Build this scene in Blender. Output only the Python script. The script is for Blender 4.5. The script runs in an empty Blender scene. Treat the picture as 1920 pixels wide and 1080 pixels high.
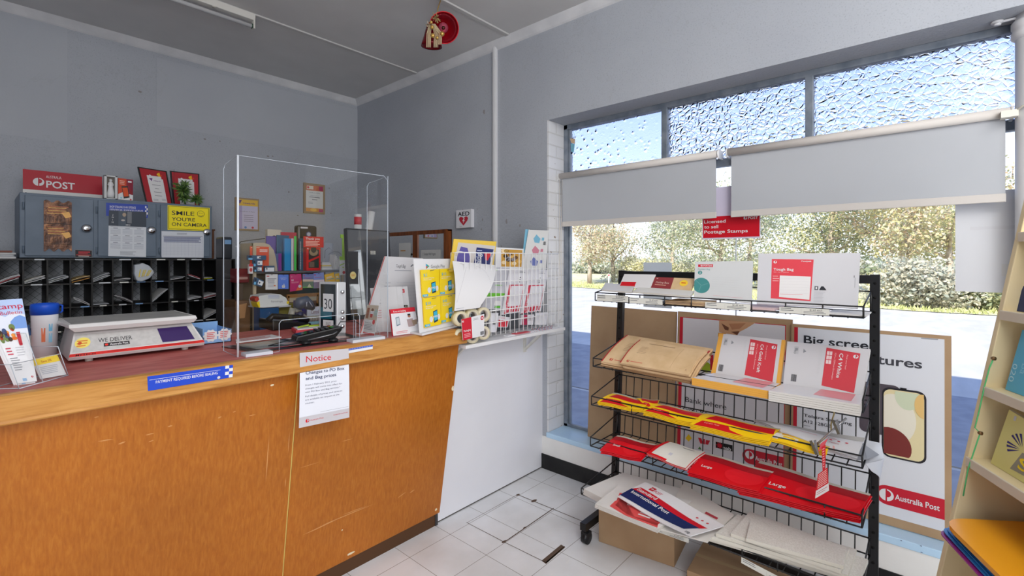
import bpy, bmesh, math, random
from mathutils import Vector as V, Matrix
R = random.Random(7)
SC = bpy.context.scene
COL = SC.collection
pi = math.pi

# ------------------------------------------------------------------ camera
H = 1.5; F = 893.25; CX = 960.0; HY = 487.0; YAW = math.radians(41.4898)
FW = (0.74907, 0.66249); RT = (0.66249, -0.74907)
cam_d = bpy.data.cameras.new('camera'); cam = bpy.data.objects.new('camera', cam_d)
COL.objects.link(cam); SC.camera = cam
cam.location = (0, 0, H); cam.rotation_euler = (pi/2, 0, YAW - pi/2)
cam_d.sensor_width = 36; cam_d.lens = F/1920*36; cam_d.shift_y = -(540-HY)/1920
cam_d.clip_start = 0.02; cam_d.clip_end = 300

# ------------------------------------------------------------------ view, world, sun, lamps
SC.view_settings.view_transform = 'Standard'; SC.view_settings.look = 'None'
SC.view_settings.gamma = 1; SC.view_settings.use_curve_mapping = False
SC.view_settings.exposure = 0.0
try:
    SC.cycles.max_bounces = 10; SC.cycles.diffuse_bounces = 5; SC.cycles.transparent_max_bounces = 24
    SC.cycles.glossy_bounces = 4; SC.cycles.transmission_bounces = 8
    SC.cycles.sample_clamp_indirect = 6.0; SC.cycles.use_denoising = True
except Exception: pass
W = bpy.data.worlds.new('sky'); SC.world = W; W.use_nodes = True
nt = W.node_tree; nt.nodes.clear()
wo = nt.nodes.new('ShaderNodeOutputWorld'); wb = nt.nodes.new('ShaderNodeBackground')
tc = nt.nodes.new('ShaderNodeTexCoord'); sx = nt.nodes.new('ShaderNodeSeparateXYZ')
cr = nt.nodes.new('ShaderNodeValToRGB')
e = cr.color_ramp.elements
e[0].position = 0.0; e[0].color = (0.60, 0.62, 0.62, 1)
e[1].position = 1.0; e[1].color = (0.13, 0.24, 0.60, 1)
for p, c in ((0.02, (0.92, 0.96, 1.0, 1)), (0.15, (0.80, 0.88, 1.0, 1)), (0.24, (0.46, 0.58, 0.94, 1)), (0.36, (0.34, 0.46, 0.86, 1))):
    q = e.new(p); q.color = c
nt.links.new(tc.outputs['Generated'], sx.inputs[0]); nt.links.new(sx.outputs['Z'], cr.inputs[0])
nt.links.new(cr.outputs[0], wb.inputs['Color']); nt.links.new(wb.outputs[0], wo.inputs[0])
wb.inputs['Strength'].default_value = 1.9

def lamp(name, kind, loc, aim, energy, size=None, color=(1, 1, 1)):
    d = bpy.data.lights.new(name, kind); o = bpy.data.objects.new(name, d); COL.objects.link(o)
    o.location = loc; o.rotation_euler = (V(aim)-V(loc)).to_track_quat('-Z', 'Y').to_euler()
    d.energy = energy; d.color = color
    if size: d.shape = 'RECTANGLE'; d.size, d.size_y = size
    return o
sun = lamp('sun', 'SUN', (-10, -2, 9), (1.5, 0.5, 0), 8.0, color=(1.0, 0.95, 0.86)); sun.data.angle = 0.01
# added area lights behind the camera brighten the room
lamp('side_fill', 'AREA', (-1.35, -1.6, 1.9), (2.6, 0.6, 2.1), 125, (2.6, 2.3), (0.97, 0.98, 1.0))
lamp('rear_fill', 'AREA', (0.0, -2.85, 1.9), (1.9, 1.0, 1.6), 45, (2.2, 2.0), (0.96, 0.98, 1.0))
lamp('overhead_fill', 'AREA', (0.7, -0.7, 3.12), (1.5, 0.7, 0), 80, (2.4, 1.4), (1.0, 0.98, 0.95))  # unseen fill in place of bounce off the ceiling

# ------------------------------------------------------------------ pixel -> place
def ray(u, v):
    a = (u-CX)/F
    return V((FW[0]+RT[0]*a, FW[1]+RT[1]*a, (HY-v)/F))
def at(u, v, x=None, y=None, z=None):
    d = ray(u, v)
    t = x/d.x if x is not None else y/d.y if y is not None else (z-H)/d.z
    return V((0, 0, H))+d*t
def atp(u, v, P, N):
    d = ray(u, v); o = V((0, 0, H)); return o+d*((V(P)-o).dot(N)/d.dot(N))

# ------------------------------------------------------------------ materials
def lin(c):
    return tuple(((x/255)/12.92 if x/255 <= 0.04045 else ((x/255+0.055)/1.055)**2.4) for x in c)
MC = {}
def mat(name):
    m = bpy.data.materials.new(name); m.use_nodes = True; n = m.node_tree
    b = n.nodes['Principled BSDF']; return m, n, b
def C(r, g, b, rough=0.6, metal=0.0, spec=0.35, alpha=1):
    k = (r, g, b, rough, metal, spec, alpha)
    if k in MC: return MC[k]
    m, n, p = mat('paint_%02x%02x%02x' % (int(r), int(g), int(b)))
    p.inputs['Base Color'].default_value = (*lin((r, g, b)), 1)
    p.inputs['Roughness'].default_value = rough; p.inputs['Metallic'].default_value = metal
    p.inputs['Specular IOR Level'].default_value = spec
    MC[k] = m; return m
def nd(n, t, **kw):
    x = n.nodes.new('ShaderNode'+t)
    for k, v in kw.items():
        if k in x.inputs: x.inputs[k].default_value = v
        else: setattr(x, k, v)
    return x
def coords(n, scale=(1, 1, 1), rot=(0, 0, 0), kind='Object'):
    t = nd(n, 'TexCoord'); mp = nd(n, 'Mapping'); mp.inputs['Scale'].default_value = scale
    mp.inputs['Rotation'].default_value = rot
    n.links.new(t.outputs[kind], mp.inputs[0]); return mp.outputs[0]
def ramp(n, fac, stops):
    r = nd(n, 'ValToRGB'); el = r.color_ramp.elements
    while len(el) < len(stops): el.new(0.5)
    for q, (p, c) in zip(el, stops): q.position = p; q.color = (*lin(c), 1) if len(c) == 3 else c
    n.links.new(fac, r.inputs[0]); return r.outputs[0]
def bump(n, p, h, strength=0.2, dist=0.01):
    b = nd(n, 'Bump'); b.inputs['Strength'].default_value = strength; b.inputs['Distance'].default_value = dist
    n.links.new(h, b.inputs['Height']); n.links.new(b.outputs[0], p.inputs['Normal']); return b
def noisy(name, c1, c2, scale=8, rough=0.7, bs=0.0, bscale=60, stretch=(1, 1, 1), detail=4, spec=0.3, lo=0.35, hi=0.65, metal=0):
    m, n, p = mat(name); co = coords(n, stretch)
    t = nd(n, 'TexNoise', Scale=scale, Detail=detail); n.links.new(co, t.inputs['Vector'])
    n.links.new(ramp(n, t.outputs[0], [(lo, c1), (hi, c2)]), p.inputs['Base Color'])
    p.inputs['Roughness'].default_value = rough; p.inputs['Specular IOR Level'].default_value = spec
    p.inputs['Metallic'].default_value = metal
    if bs:
        t2 = nd(n, 'TexNoise', Scale=bscale, Detail=3); n.links.new(co, t2.inputs['Vector'])
        bump(n, p, t2.outputs[0], bs, 0.01)
    return m
def plaster(name, c1, c2, speck=(118, 122, 128), amount=0.62, bs=0.25):
    m, n, p = mat(name); co = coords(n)
    big = nd(n, 'TexNoise', Scale=1.3, Detail=5); n.links.new(co, big.inputs['Vector'])
    base = ramp(n, big.outputs[0], [(0.3, c1), (0.7, c2)])
    sp = nd(n, 'TexNoise', Scale=140, Detail=2); n.links.new(co, sp.inputs['Vector'])
    f = ramp(n, sp.outputs[0], [(amount-.06, (0, 0, 0)), (amount+0.16, (190, 190, 190))])
    # fine cracks: thin contour of a warped noise
    wn = nd(n, 'TexNoise', Scale=0.9, Detail=6, Roughness=0.6); n.links.new(co, wn.inputs['Vector'])
    ck = ramp(n, wn.outputs[0], [(0.497, (0, 0, 0)), (0.4995, (90, 90, 90)), (0.502, (0, 0, 0))])
    mx = nd(n, 'MixRGB'); mx.inputs[2].default_value = (*lin(speck), 1)
    n.links.new(f, mx.inputs[0]); n.links.new(base, mx.inputs[1])
    mx2 = nd(n, 'MixRGB'); mx2.inputs[2].default_value = (*lin((120, 112, 102)), 1)
    n.links.new(ck, mx2.inputs[0]); n.links.new(mx.outputs[0], mx2.inputs[1])
    n.links.new(mx2.outputs[0], p.inputs['Base Color'])
    p.inputs['Roughness'].default_value = 0.75; p.inputs['Specular IOR Level'].default_value = 0.25
    b2 = nd(n, 'TexNoise', Scale=60, Detail=4); n.links.new(co, b2.inputs['Vector'])
    bump(n, p, b2.outputs[0], bs, 0.01)
    return m
def woodmat(name, dark, mid, light, grain=(1, 1, 1), rough=0.45, scale=6, spec=0.35):
    m, n, p = mat(name); co = coords(n, grain)
    t = nd(n, 'TexNoise', Scale=scale, Detail=8, Roughness=0.6, Distortion=0.4); n.links.new(co, t.inputs['Vector'])
    a = ramp(n, t.outputs[0], [(0.3, dark), (0.5, mid), (0.72, light)])
    co2 = coords(n); t2 = nd(n, 'TexNoise', Scale=2.2, Detail=3); n.links.new(co2, t2.inputs['Vector'])
    b = ramp(n, t2.outputs[0], [(0.3, (236, 236, 236)), (0.7, (255, 255, 255))])
    mx = nd(n, 'MixRGB', blend_type='MULTIPLY'); mx.inputs[0].default_value = 1
    n.links.new(a, mx.inputs[1]); n.links.new(b, mx.inputs[2])
    # worn pale scuffs
    co3 = coords(n, (1, 1, 6)); t3 = nd(n, 'TexNoise', Scale=5, Detail=6, Roughness=0.7); n.links.new(co3, t3.inputs['Vector'])
    s = ramp(n, t3.outputs[0], [(0.66, (0, 0, 0)), (0.8, (90, 90, 90))])
    m2 = nd(n, 'MixRGB'); m2.inputs[2].default_value = (*lin((225, 190, 140)), 1)
    n.links.new(s, m2.inputs[0]); n.links.new(mx.outputs[0], m2.inputs[1])
    n.links.new(m2.outputs[0], p.inputs['Base Color'])
    p.inputs['Roughness'].default_value = rough; p.inputs['Specular IOR Level'].default_value = spec
    return m
def thin_glass(name, tint=(1, 1, 1), refl=0.06, fres=True, ior=1.45):
    m, n, p = mat(name); n.nodes.remove(p); out = n.nodes['Material Output']
    tr = nd(n, 'BsdfTransparent'); tr.inputs[0].default_value = (*tint, 1)
    gl = nd(n, 'BsdfGlossy'); gl.inputs['Roughness'].default_value = 0.02
    mx = nd(n, 'MixShader')
    if fres:
        fr = nd(n, 'Fresnel', IOR=ior); n.links.new(fr.outputs[0], mx.inputs[0])
    else: mx.inputs[0].default_value = refl
    n.links.new(tr.outputs[0], mx.inputs[1]); n.links.new(gl.outputs[0], mx.inputs[2])
    n.links.new(mx.outputs[0], out.inputs[0]); return m
def frosted(name, scale, dots=False):
    """cast pattern glass: the relief bends what is seen through it"""
    m, n, p = mat(name); n.nodes.remove(p); out = n.nodes['Material Output']
    rf = nd(n, 'BsdfRefraction', IOR=1.3, Roughness=0.12); rf.inputs['Color'].default_value = (0.985, 0.99, 1, 1)
    co = coords(n, (1, 1, 1))
    ns = nd(n, 'TexNoise', Scale=scale*.6, Detail=2); n.links.new(co, ns.inputs['Vector'])
    wp = nd(n, 'MixRGB', blend_type='LINEAR_LIGHT'); wp.inputs[0].default_value = 0.018 if not dots else 0.004
    n.links.new(co, wp.inputs[1]); n.links.new(ns.outputs['Color'], wp.inputs[2])
    v = nd(n, 'TexVoronoi', Scale=scale); n.links.new(wp.outputs[0], v.inputs['Vector'])
    if dots:
        v.feature = 'F1'; h = ramp(n, v.outputs['Distance'], [(0.0, (255, 255, 255)), (0.25, (150, 150, 150)), (0.42, (0, 0, 0))])
        v2 = nd(n, 'TexVoronoi', Scale=scale*2.6); n.links.new(wp.outputs[0], v2.inputs['Vector'])
        h2 = ramp(n, v2.outputs['Distance'], [(0.0, (120, 120, 120)), (0.25, (60, 60, 60)), (0.45, (0, 0, 0))])
        ad = nd(n, 'MixRGB', blend_type='ADD'); ad.inputs[0].default_value = 1; n.links.new(h, ad.inputs[1]); n.links.new(h2, ad.inputs[2]); h = ad.outputs[0]
    else:
        v.feature = 'DISTANCE_TO_EDGE'; h = ramp(n, v.outputs['Distance'], [(0.0, (0, 0, 0)), (0.06, (150, 150, 150)), (0.3, (255, 255, 255))])
    b = nd(n, 'Bump'); b.inputs['Strength'].default_value = 0.8; b.inputs['Distance'].default_value = 0.008 if dots else 0.0085
    n.links.new(h, b.inputs['Height']); n.links.new(b.outputs[0], rf.inputs['Normal'])
    gl = nd(n, 'BsdfGlossy'); gl.inputs['Roughness'].default_value = 0.2
    mx = nd(n, 'MixShader'); mx.inputs[0].default_value = 0.05
    n.links.new(rf.outputs[0], mx.inputs[1]); n.links.new(gl.outputs[0], mx.inputs[2])
    n.links.new(mx.outputs[0], out.inputs[0]); return m
def gradient(name, stops, axis=2, lo=0, hi=1, rough=0.5, noise=0):
    """colours printed along one object axis from lo to hi (metres)"""
    m, n, p = mat(name); t = nd(n, 'TexCoord'); s = nd(n, 'SeparateXYZ'); n.links.new(t.outputs['Object'], s.inputs[0])
    mr = nd(n, 'MapRange'); mr.inputs[1].default_value = lo; mr.inputs[2].default_value = hi
    n.links.new(s.outputs[axis], mr.inputs[0])
    n.links.new(ramp(n, mr.outputs[0], stops), p.inputs['Base Color']); p.inputs['Roughness'].default_value = rough
    return m

WHITE = C(226, 226, 227, 0.55); PAPER = C(220, 220, 221, 0.6); CREAM = C(222, 214, 196)
BLACK = C(22, 22, 24, 0.4); INK = C(38, 40, 48); GREYT = C(150, 152, 158); RED = C(206, 22, 40, 0.45)
PRED = C(214, 62, 72, 0.5); NAVY = C(24, 42, 88, 0.4); BLUE = C(28, 66, 178, 0.4); YEL = C(246, 214, 20, 0.45)
CARD = noisy('cardboard', (168, 138, 106), (178, 149, 116), 6, 0.85, 0.04, 220)
CARDE = C(150, 118, 84, 0.85)
KRAFT = noisy('kraft_paper', (206, 174, 132), (220, 190, 150), 12, 0.7, 0.05, 150)
GOLD = C(232, 172, 74, 0.6)
CHROME = C(210, 212, 216, 0.18, 1.0)
STEEL = C(150, 152, 156, 0.35, 0.9)
WIRE = C(18, 18, 20, 0.35, 0.0, 0.5)
WWIRE = C(232, 232, 232, 0.4)
ACRY = thin_glass('clear_acrylic', (0.985, 0.99, 0.99), refl=0.08, fres=False)
ACRE = C(196, 206, 216, 0.25, 0, 0.5)
PLASTIC = C(70, 72, 78, 0.35)

# ------------------------------------------------------------------ mesh building
TXT = {}
def text_mesh(s, bold=0.0):
    k = (s, bold)
    if k in TXT: return TXT[k]
    cu = bpy.data.curves.new('t', 'FONT'); cu.body = s; cu.size = 1; cu.offset = bold*.6; cu.resolution_u = 3
    o = bpy.data.objects.new('t', cu); COL.objects.link(o)
    dg = bpy.context.evaluated_depsgraph_get(); me = bpy.data.meshes.new_from_object(o.evaluated_get(dg))
    vs = [(v.co.x, v.co.y) for v in me.vertices]; fs = [tuple(p.vertices) for p in me.polygons]
    bpy.data.objects.remove(o); bpy.data.curves.remove(cu); bpy.data.meshes.remove(me)
    x0 = min(v[0] for v in vs); x1 = max(v[0] for v in vs)
    TXT[k] = ([(x-x0, y) for x, y in vs], fs, x1-x0); return TXT[k]
CAP = 0.70

class MB:
    def __init__(s): s.v = []; s.f = []; s.i = []; s.m = []; s.sm = []
    def mi(s, m):
        if m not in s.m: s.m.append(m)
        return s.m.index(m)
    def add(s, vs, fs, m, smooth=False):
        o = len(s.v); s.v += [V(v) for v in vs]; k = s.mi(m)
        for f in fs: s.f.append([o+i for i in f]); s.i.append(k); s.sm.append(smooth)
        return s
    def hexa(s, p, m):   # 8 points: bottom loop 0-3, top loop 4-7
        return s.add(p, [(3, 2, 1, 0), (4, 5, 6, 7), (0, 1, 5, 4), (1, 2, 6, 5), (2, 3, 7, 6), (3, 0, 4, 7)], m)
    def box(s, a, b, m):
        x0, x1 = sorted((a[0], b[0])); y0, y1 = sorted((a[1], b[1])); z0, z1 = sorted((a[2], b[2]))
        return s.hexa([(x0, y0, z0), (x1, y0, z0), (x1, y1, z0), (x0, y1, z0), (x0, y0, z1), (x1, y0, z1), (x1, y1, z1), (x0, y1, z1)], m)
    def obox(s, o, a, b, c, m):   # corner + three edge vectors
        o, a, b, c = V(o), V(a), V(b), V(c)
        if a.cross(b).dot(c) < 0: a, b = b, a
        return s.hexa([o, o+a, o+a+b, o+b, o+c, o+a+c, o+a+b+c, o+b+c], m)
    def prism(s, pts, d, m):
        pts = [V(p) for p in pts]; d = V(d); n = len(pts)
        nr = V((0, 0, 0))
        for i in range(n): nr += (pts[i]-pts[0]).cross(pts[(i+1) % n]-pts[0])
        if nr.dot(d) < 0: pts.reverse()
        fs = [tuple(reversed(range(n))), tuple(range(n, 2*n))]+[(i, (i+1) % n, n+(i+1) % n, n+i) for i in range(n)]
        return s.add(pts+[p+d for p in pts], fs, m)
    def tube(s, path, r, m, n=6, closed=False, cap=True):
        path = [V(p) for p in path]; k = len(path); vs = []; fs = []; up = None
        for i, p in enumerate(path):
            if closed: t = path[(i+1) % k]-path[i-1]
            else: t = path[min(i+1, k-1)]-path[max(i-1, 0)]
            t.normalize()
            if up is None:
                up = V((0, 0, 1)) if abs(t.z) < 0.9 else V((1, 0, 0))
            b = t.cross(up)
            if b.length < 1e-5: b = t.cross(V((0, 1, 0.1)))
            b.normalize(); up = b.cross(t).normalized()
            rr = r[i] if isinstance(r, (list, tuple)) else r
            for j in range(n):
                a = 2*pi*j/n; vs.append(p+b*math.cos(a)*rr+up*math.sin(a)*rr)
        for i in range(k if closed else k-1):
            i2 = (i+1) % k
            for j in range(n): fs.append((i*n+j, i*n+(j+1) % n, i2*n+(j+1) % n, i2*n+j))
        if cap and not closed: fs += [tuple(reversed(range(n))), tuple(range((k-1)*n, k*n))]
        return s.add(vs, fs, m, True)
    def lathe(s, prof, c, m, n=24, axis=(0, 0, 1), smooth=True, cap=True):
        c = V(c); ax = V(axis).normalized(); u = ax.orthogonal().normalized(); w = ax.cross(u); k = len(prof)
        vs = [c+ax*z+(u*math.cos(2*pi*j/n)+w*math.sin(2*pi*j/n))*r for r, z in prof for j in range(n)]
        fs = [(i*n+j, i*n+(j+1) % n, (i+1)*n+(j+1) % n, (i+1)*n+j) for i in range(k-1) for j in range(n)]
        if cap: fs += [tuple(reversed(range(n))), tuple(range((k-1)*n, k*n))]
        return s.add(vs, fs, m, smooth)
    def ball(s, c, r, m, n=12, sq=(1, 1, 1)):
        vs = []; k = n//2
        for i in range(k+1):
            th = pi*i/k
            for j in range(n):
                a = 2*pi*j/n; vs.append(V(c)+V((math.sin(th)*math.cos(a)*sq[0], math.sin(th)*math.sin(a)*sq[1], math.cos(th)*sq[2]))*r)
        fs = [((i+1)*n+j, (i+1)*n+(j+1) % n, i*n+(j+1) % n, i*n+j) for i in range(k) for j in range(n)]
        return s.add(vs, fs, m, True)
    def build(s, name, parent=None, bevel=0, origin=None):
        if origin is None:
            if parent is not None: origin = V(parent['o3'])
            else:
                lo = V((min(v[i] for v in s.v) for i in range(3))); hi = V((max(v[i] for v in s.v) for i in range(3)))
                origin = V(((lo.x+hi.x)/2, (lo.y+hi.y)/2, lo.z))
        me = bpy.data.meshes.new(name); me.from_pydata([v-origin for v in s.v], [], s.f)
        for m in s.m: me.materials.append(m)
        me.polygons.foreach_set('material_index', s.i); me.polygons.foreach_set('use_smooth', s.sm); me.update()
        o = bpy.data.objects.new(name, me); COL.objects.link(o)
        if parent is not None: o.parent = parent; o.location = origin-V(parent['o3'])
        else: o.location = origin
        o['o3'] = tuple(origin)
        if bevel:
            b = o.modifiers.new('b', 'BEVEL'); b.width = bevel; b.segments = 2; b.limit_method = 'ANGLE'; b.angle_limit = 0.7
        return o

def thing(name, loc, label, cat, group=None):
    o = bpy.data.objects.new(name, None); COL.objects.link(o); o.location = V(loc); o['o3'] = tuple(V(loc)); o.empty_display_size = 0.05
    o['label'] = label; o['category'] = cat
    if group: o['group'] = group
    return o
def tag(o, label, cat, group=None):
    o['label'] = label; o['category'] = cat
    if group: o['group'] = group
    return o
def struct(o): o['kind'] = 'structure'; return o

class Sheet:
    """printed sheet: s runs to the viewer's right, t runs down; P0 top left, P1 top right, P2 bottom left, P3 bottom right"""
    def __init__(s, mb, P0, P1, P2, P3=None, bend=None, th=0.0012, lay=0.0005):
        s.mb = mb; s.P0, s.P1, s.P2 = V(P0), V(P1), V(P2); s.P3 = V(P3) if P3 is not None else s.P1+s.P2-s.P0
        s.W = ((s.P1-s.P0).length+(s.P3-s.P2).length)/2; s.Hh = ((s.P2-s.P0).length+(s.P3-s.P1).length)/2
        s.N = -(s.P1+s.P3-s.P0-s.P2).cross(s.P2+s.P3-s.P0-s.P1).normalized(); s.bend = bend; s.th = th; s.lay = lay if not bend else max(lay, .0009)
        s.nx = s.ny = 1
    def p(s, a, t, k=0):
        q = s.P0*(1-a)*(1-t)+s.P1*a*(1-t)+s.P2*(1-a)*t+s.P3*a*t
        if s.bend: q = q+s.N*s.bend(a, t)
        return q+s.N*(k*s.lay)
    def base(s, m, edge=None, nx=1, ny=1, back=None):
        s.nx, s.ny = nx, ny; vs = []; n = (nx+1)*(ny+1)
        for z in (0, -1):
            for j in range(ny+1):
                for i in range(nx+1): vs.append(s.p(i/nx, j/ny)+s.N*(z*s.th))
        q = lambda i, j: j*(nx+1)+i
        s.mb.add(vs, [(q(i, j), q(i, j+1), q(i+1, j+1), q(i+1, j)) for j in range(ny) for i in range(nx)], m, bool(s.bend))
        s.mb.add(vs, [(n+q(i, j), n+q(i+1, j), n+q(i+1, j+1), n+q(i, j+1)) for j in range(ny) for i in range(nx)], back or m, bool(s.bend))
        rim = [q(i, 0) for i in range(nx+1)]+[q(nx, j) for j in range(1, ny+1)]+[q(i, ny) for i in range(nx-1, -1, -1)]+[q(0, j) for j in range(ny-1, 0, -1)]
        s.mb.add(vs, [(rim[i], rim[(i+1) % len(rim)], n+rim[(i+1) % len(rim)], n+rim[i]) for i in range(len(rim))], edge or m)
        return s
    def rect(s, a0, t0, a1, t1, m, k=1):
        if s.bend and s.nx*s.ny > 1: return s.poly([(a0, t0), (a1, t0), (a1, t1), (a0, t1)], m, k)
        nx = max(1, math.ceil(abs(a1-a0)*s.nx*2)) if s.nx > 1 else 1; ny = max(1, math.ceil(abs(t1-t0)*s.ny*2)) if s.ny > 1 else 1
        vs = [s.p(a0+(a1-a0)*i/nx, t0+(t1-t0)*j/ny, k) for j in range(ny+1) for i in range(nx+1)]
        q = lambda i, j: j*(nx+1)+i
        s.mb.add(vs, [(q(i, j), q(i, j+1), q(i+1, j+1), q(i+1, j)) for j in range(ny) for i in range(nx)], m, bool(s.bend)); return s
    def poly(s, pts, m, k=1):
        ar = sum(pts[i][0]*pts[(i+1) % len(pts)][1]-pts[(i+1) % len(pts)][0]*pts[i][1] for i in range(len(pts)))
        if ar > 0: pts = list(reversed(pts))
        if s.bend and s.nx*s.ny > 1:
            def clip(P, ax, lim, keep):
                o = []
                for i in range(len(P)):
                    p, q = P[i-1], P[i]; a, c = (p[ax]-lim)*keep, (q[ax]-lim)*keep
                    if (a < 0) != (c < 0): f = a/(a-c); o.append((p[0]+(q[0]-p[0])*f, p[1]+(q[1]-p[1])*f))
                    if c >= 0: o.append(q)
                return o
            for i in range(s.nx):
                col = clip(clip(pts, 0, i/s.nx, 1), 0, (i+1)/s.nx, -1) if i not in (0, s.nx-1) else clip(pts, 0, 1/s.nx, -1) if i == 0 else clip(pts, 0, i/s.nx, 1)
                if len(col) < 3: continue
                for j in range(s.ny):
                    c2 = col
                    if j > 0: c2 = clip(c2, 1, j/s.ny, 1)
                    if j < s.ny-1 and c2: c2 = clip(c2, 1, (j+1)/s.ny, -1)
                    c3 = [p for n_, p in enumerate(c2) if abs(p[0]-c2[n_-1][0])+abs(p[1]-c2[n_-1][1]) > 1e-6]
                    if len(c3) > 2: s.mb.add([s.p(a, t, k) for a, t in c3], [tuple(range(len(c3)))], m, True)
            return s
        s.mb.add([s.p(a, t, k) for a, t in pts], [tuple(range(len(pts)))], m); return s
    def ell(s, a, t, ra, rt, m, k=1, n=28, a0=0, a1=2*pi):
        """ra as a share of the width; rt None = round"""
        if rt is None: rt = ra*s.W/s.Hh
        return s.poly([(a+ra*math.cos(a0+(a1-a0)*i/n), t+rt*math.sin(a0+(a1-a0)*i/n)) for i in range(n)], m, k)
    def text(s, body, a, t, cap, m, k=2, w=None, bold=0.0, al='l', rot=0):
        """cap: capital height as a share of the sheet's height, t: baseline"""
        vs, fs, tw = text_mesh(body, bold); sc = cap*s.Hh/CAP
        sxx = sc if w is None else w*s.W/tw
        if rot: sxx = sc if w is None else w*s.Hh/tw; sc = cap*s.W/CAP; sxx = sxx if w else sc
        off = 0 if al == 'l' else -tw*sxx/2 if al == 'c' else -tw*sxx
        out = []
        for x, y in vs:
            X = off+x*sxx; Y = y*sc
            if rot == 0: out.append((a+X/s.W, t-Y/s.Hh))
            elif rot == 90: out.append((a+Y/s.W, t+X/s.Hh))     # reads downward
            elif rot == 180: out.append((a-X/s.W, t+Y/s.Hh))
            else: out.append((a-Y/s.W, t-X/s.Hh))
        s.mb.add([s.p(x, y, k) for x, y in out], [tuple(f) for f in fs], m); return s
    def lines(s, a0, t0, a1, n, dt, m=None, h=0.35, k=1, rnd=True):
        """rows too small to read"""
        for i in range(n):
            e = a1-(R.random()*0.25*(a1-a0) if rnd else 0)
            s.rect(a0, t0+dt*i, e, t0+dt*i+dt*h, m or GREYT, k)
        return s
    def logo(s, a, t, r, m1, m2, k=2):
        """round post mark: disc split by a stem, with a bowl"""
        q = s.W/s.Hh; s.ell(a, t, r, None, m1, k)
        s.rect(a-0.10*r, t-0.99*r*q, a+0.10*r, t+0.99*r*q, m2, k+1)
        s.poly([(a+0.08*r, t-0.78*r*q)]+[(a+0.08*r+0.55*r*math.sin(pi*i/12), t+(-0.22-0.56*math.cos(pi*i/12))*r*q) for i in range(13)]+[(a+0.08*r, t+0.34*r*q)], m2, k+1)
        return s
    def barcode(s, a0, t0, a1, t1, k=2, vert=False):
        x = 0.0
        while x < 1:
            w = R.choice((0.02, 0.035, 0.05))
            if vert: s.rect(a0, t0+(t1-t0)*x, a1, t0+(t1-t0)*min(1, x+w), INK, k)
            else: s.rect(a0+(a1-a0)*x, t0, a0+(a1-a0)*min(1, x+w), t1, INK, k)
            x += w+R.choice((0.025, 0.04))
        return s
def facing_y(u0, v0, u1, v1, y):   # upright quad facing -Y from two photo corners
    a = at(u0, v0, y=y); b = at(u1, v1, y=y)
    return V((a.x, y, a.z)), V((b.x, y, a.z)), V((a.x, y, b.z)), V((b.x, y, b.z))
def facing_x(u0, v0, u1, v1, x):   # upright quad facing -X; left is larger Y
    a = at(u0, v0, x=x); b = at(u1, v1, x=x)
    return V((x, a.y, a.z)), V((x, b.y, a.z)), V((x, a.y, b.z)), V((x, b.y, b.z))
# ================================================================== THE SETTING
XW = 2.726; YB = 4.623; ZC = 3.2; XL = -1.5; YF = -3.0
WALLM = plaster('grey_plaster_wall', (168, 172, 180), (178, 182, 189), speck=(134, 138, 146))
WALLS = plaster('smooth_patch_wall', (172, 176, 184), (181, 185, 191), speck=(150, 154, 160), amount=0.7, bs=0.1)
WALLW = plaster('pale_plaster_wall', (192, 195, 200), (206, 208, 212), amount=0.74)
CEILM = noisy('ceiling_paint', (210, 209, 208), (216, 215, 214), 3, 0.8)
TRIMW = noisy('trim_paint', (206, 207, 210), (222, 222, 224), 6, 0.5)

# floor tiles
fm, fn, fp = mat('vinyl_floor_tiles'); co = coords(fn)
mpn = co.node; mpn.inputs['Location'].default_value = (-0.153, -0.065, 0)
br = nd(fn, 'TexBrick', offset=0.0, squash=1.0); br.inputs['Scale'].default_value = 1; br.inputs['Brick Width'].default_value = 0.27
br.inputs['Row Height'].default_value = 0.275; br.inputs['Mortar Size'].default_value = 0.0012; br.inputs['Mortar Smooth'].default_value = 0
br.inputs['Color1'].default_value = (*lin((234, 236, 240)), 1); br.inputs['Color2'].default_value = (*lin((229, 231, 235)), 1)
br.inputs['Mortar'].default_value = (*lin((120, 112, 104)), 1)
fn.links.new(co, br.inputs['Vector'])
c2 = coords(fn, (9, 30, 1), (0, 0, 0.6)); st = nd(fn, 'TexNoise', Scale=1.6, Detail=5, Roughness=0.65); fn.links.new(c2, st.inputs['Vector'])
sf = ramp(fn, st.outputs[0], [(0.62, (0, 0, 0)), (0.72, (150, 150, 150))])
mx = nd(fn, 'MixRGB'); mx.inputs[2].default_value = (*lin((243, 243, 242)), 1)
fn.links.new(sf, mx.inputs[0]); fn.links.new(br.outputs[0], mx.inputs[1])
dn = nd(fn, 'TexNoise', Scale=3, Detail=5); fn.links.new(coords(fn), dn.inputs['Vector'])
df = ramp(fn, dn.outputs[0], [(0.35, (238, 237, 235)), (0.6, (255, 255, 255))])
m3 = nd(fn, 'MixRGB', blend_type='MULTIPLY'); m3.inputs[0].default_value = 1
fn.links.new(mx.outputs[0], m3.inputs[1]); fn.links.new(df, m3.inputs[2]); fn.links.new(m3.outputs[0], fp.inputs['Base Color'])
fp.inputs['Roughness'].default_value = 0.38; fp.inputs['Specular IOR Level'].default_value = 0.3
b = MB(); b.box((XL, YF, -0.1), (XW+0.3, YB, 0), fm)
CRK = C(92, 74, 62, 0.9)
def crack(p, q, w0, w1):
    p, q = V((p[0], p[1], 0.0008)), V((q[0], q[1], 0.0008)); n = (q-p).cross(V((0, 0, 1))).normalized()
    b.add([p-n*w0, q-n*w1, q+n*w1, p+n*w0], [(0, 1, 2, 3)], CRK)
crack((1.865, 1.995), (1.868, 1.70), 0.0015, 0.002); crack((1.868, 1.705), (1.878, 1.436), 0.0015, 0.002)
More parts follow.
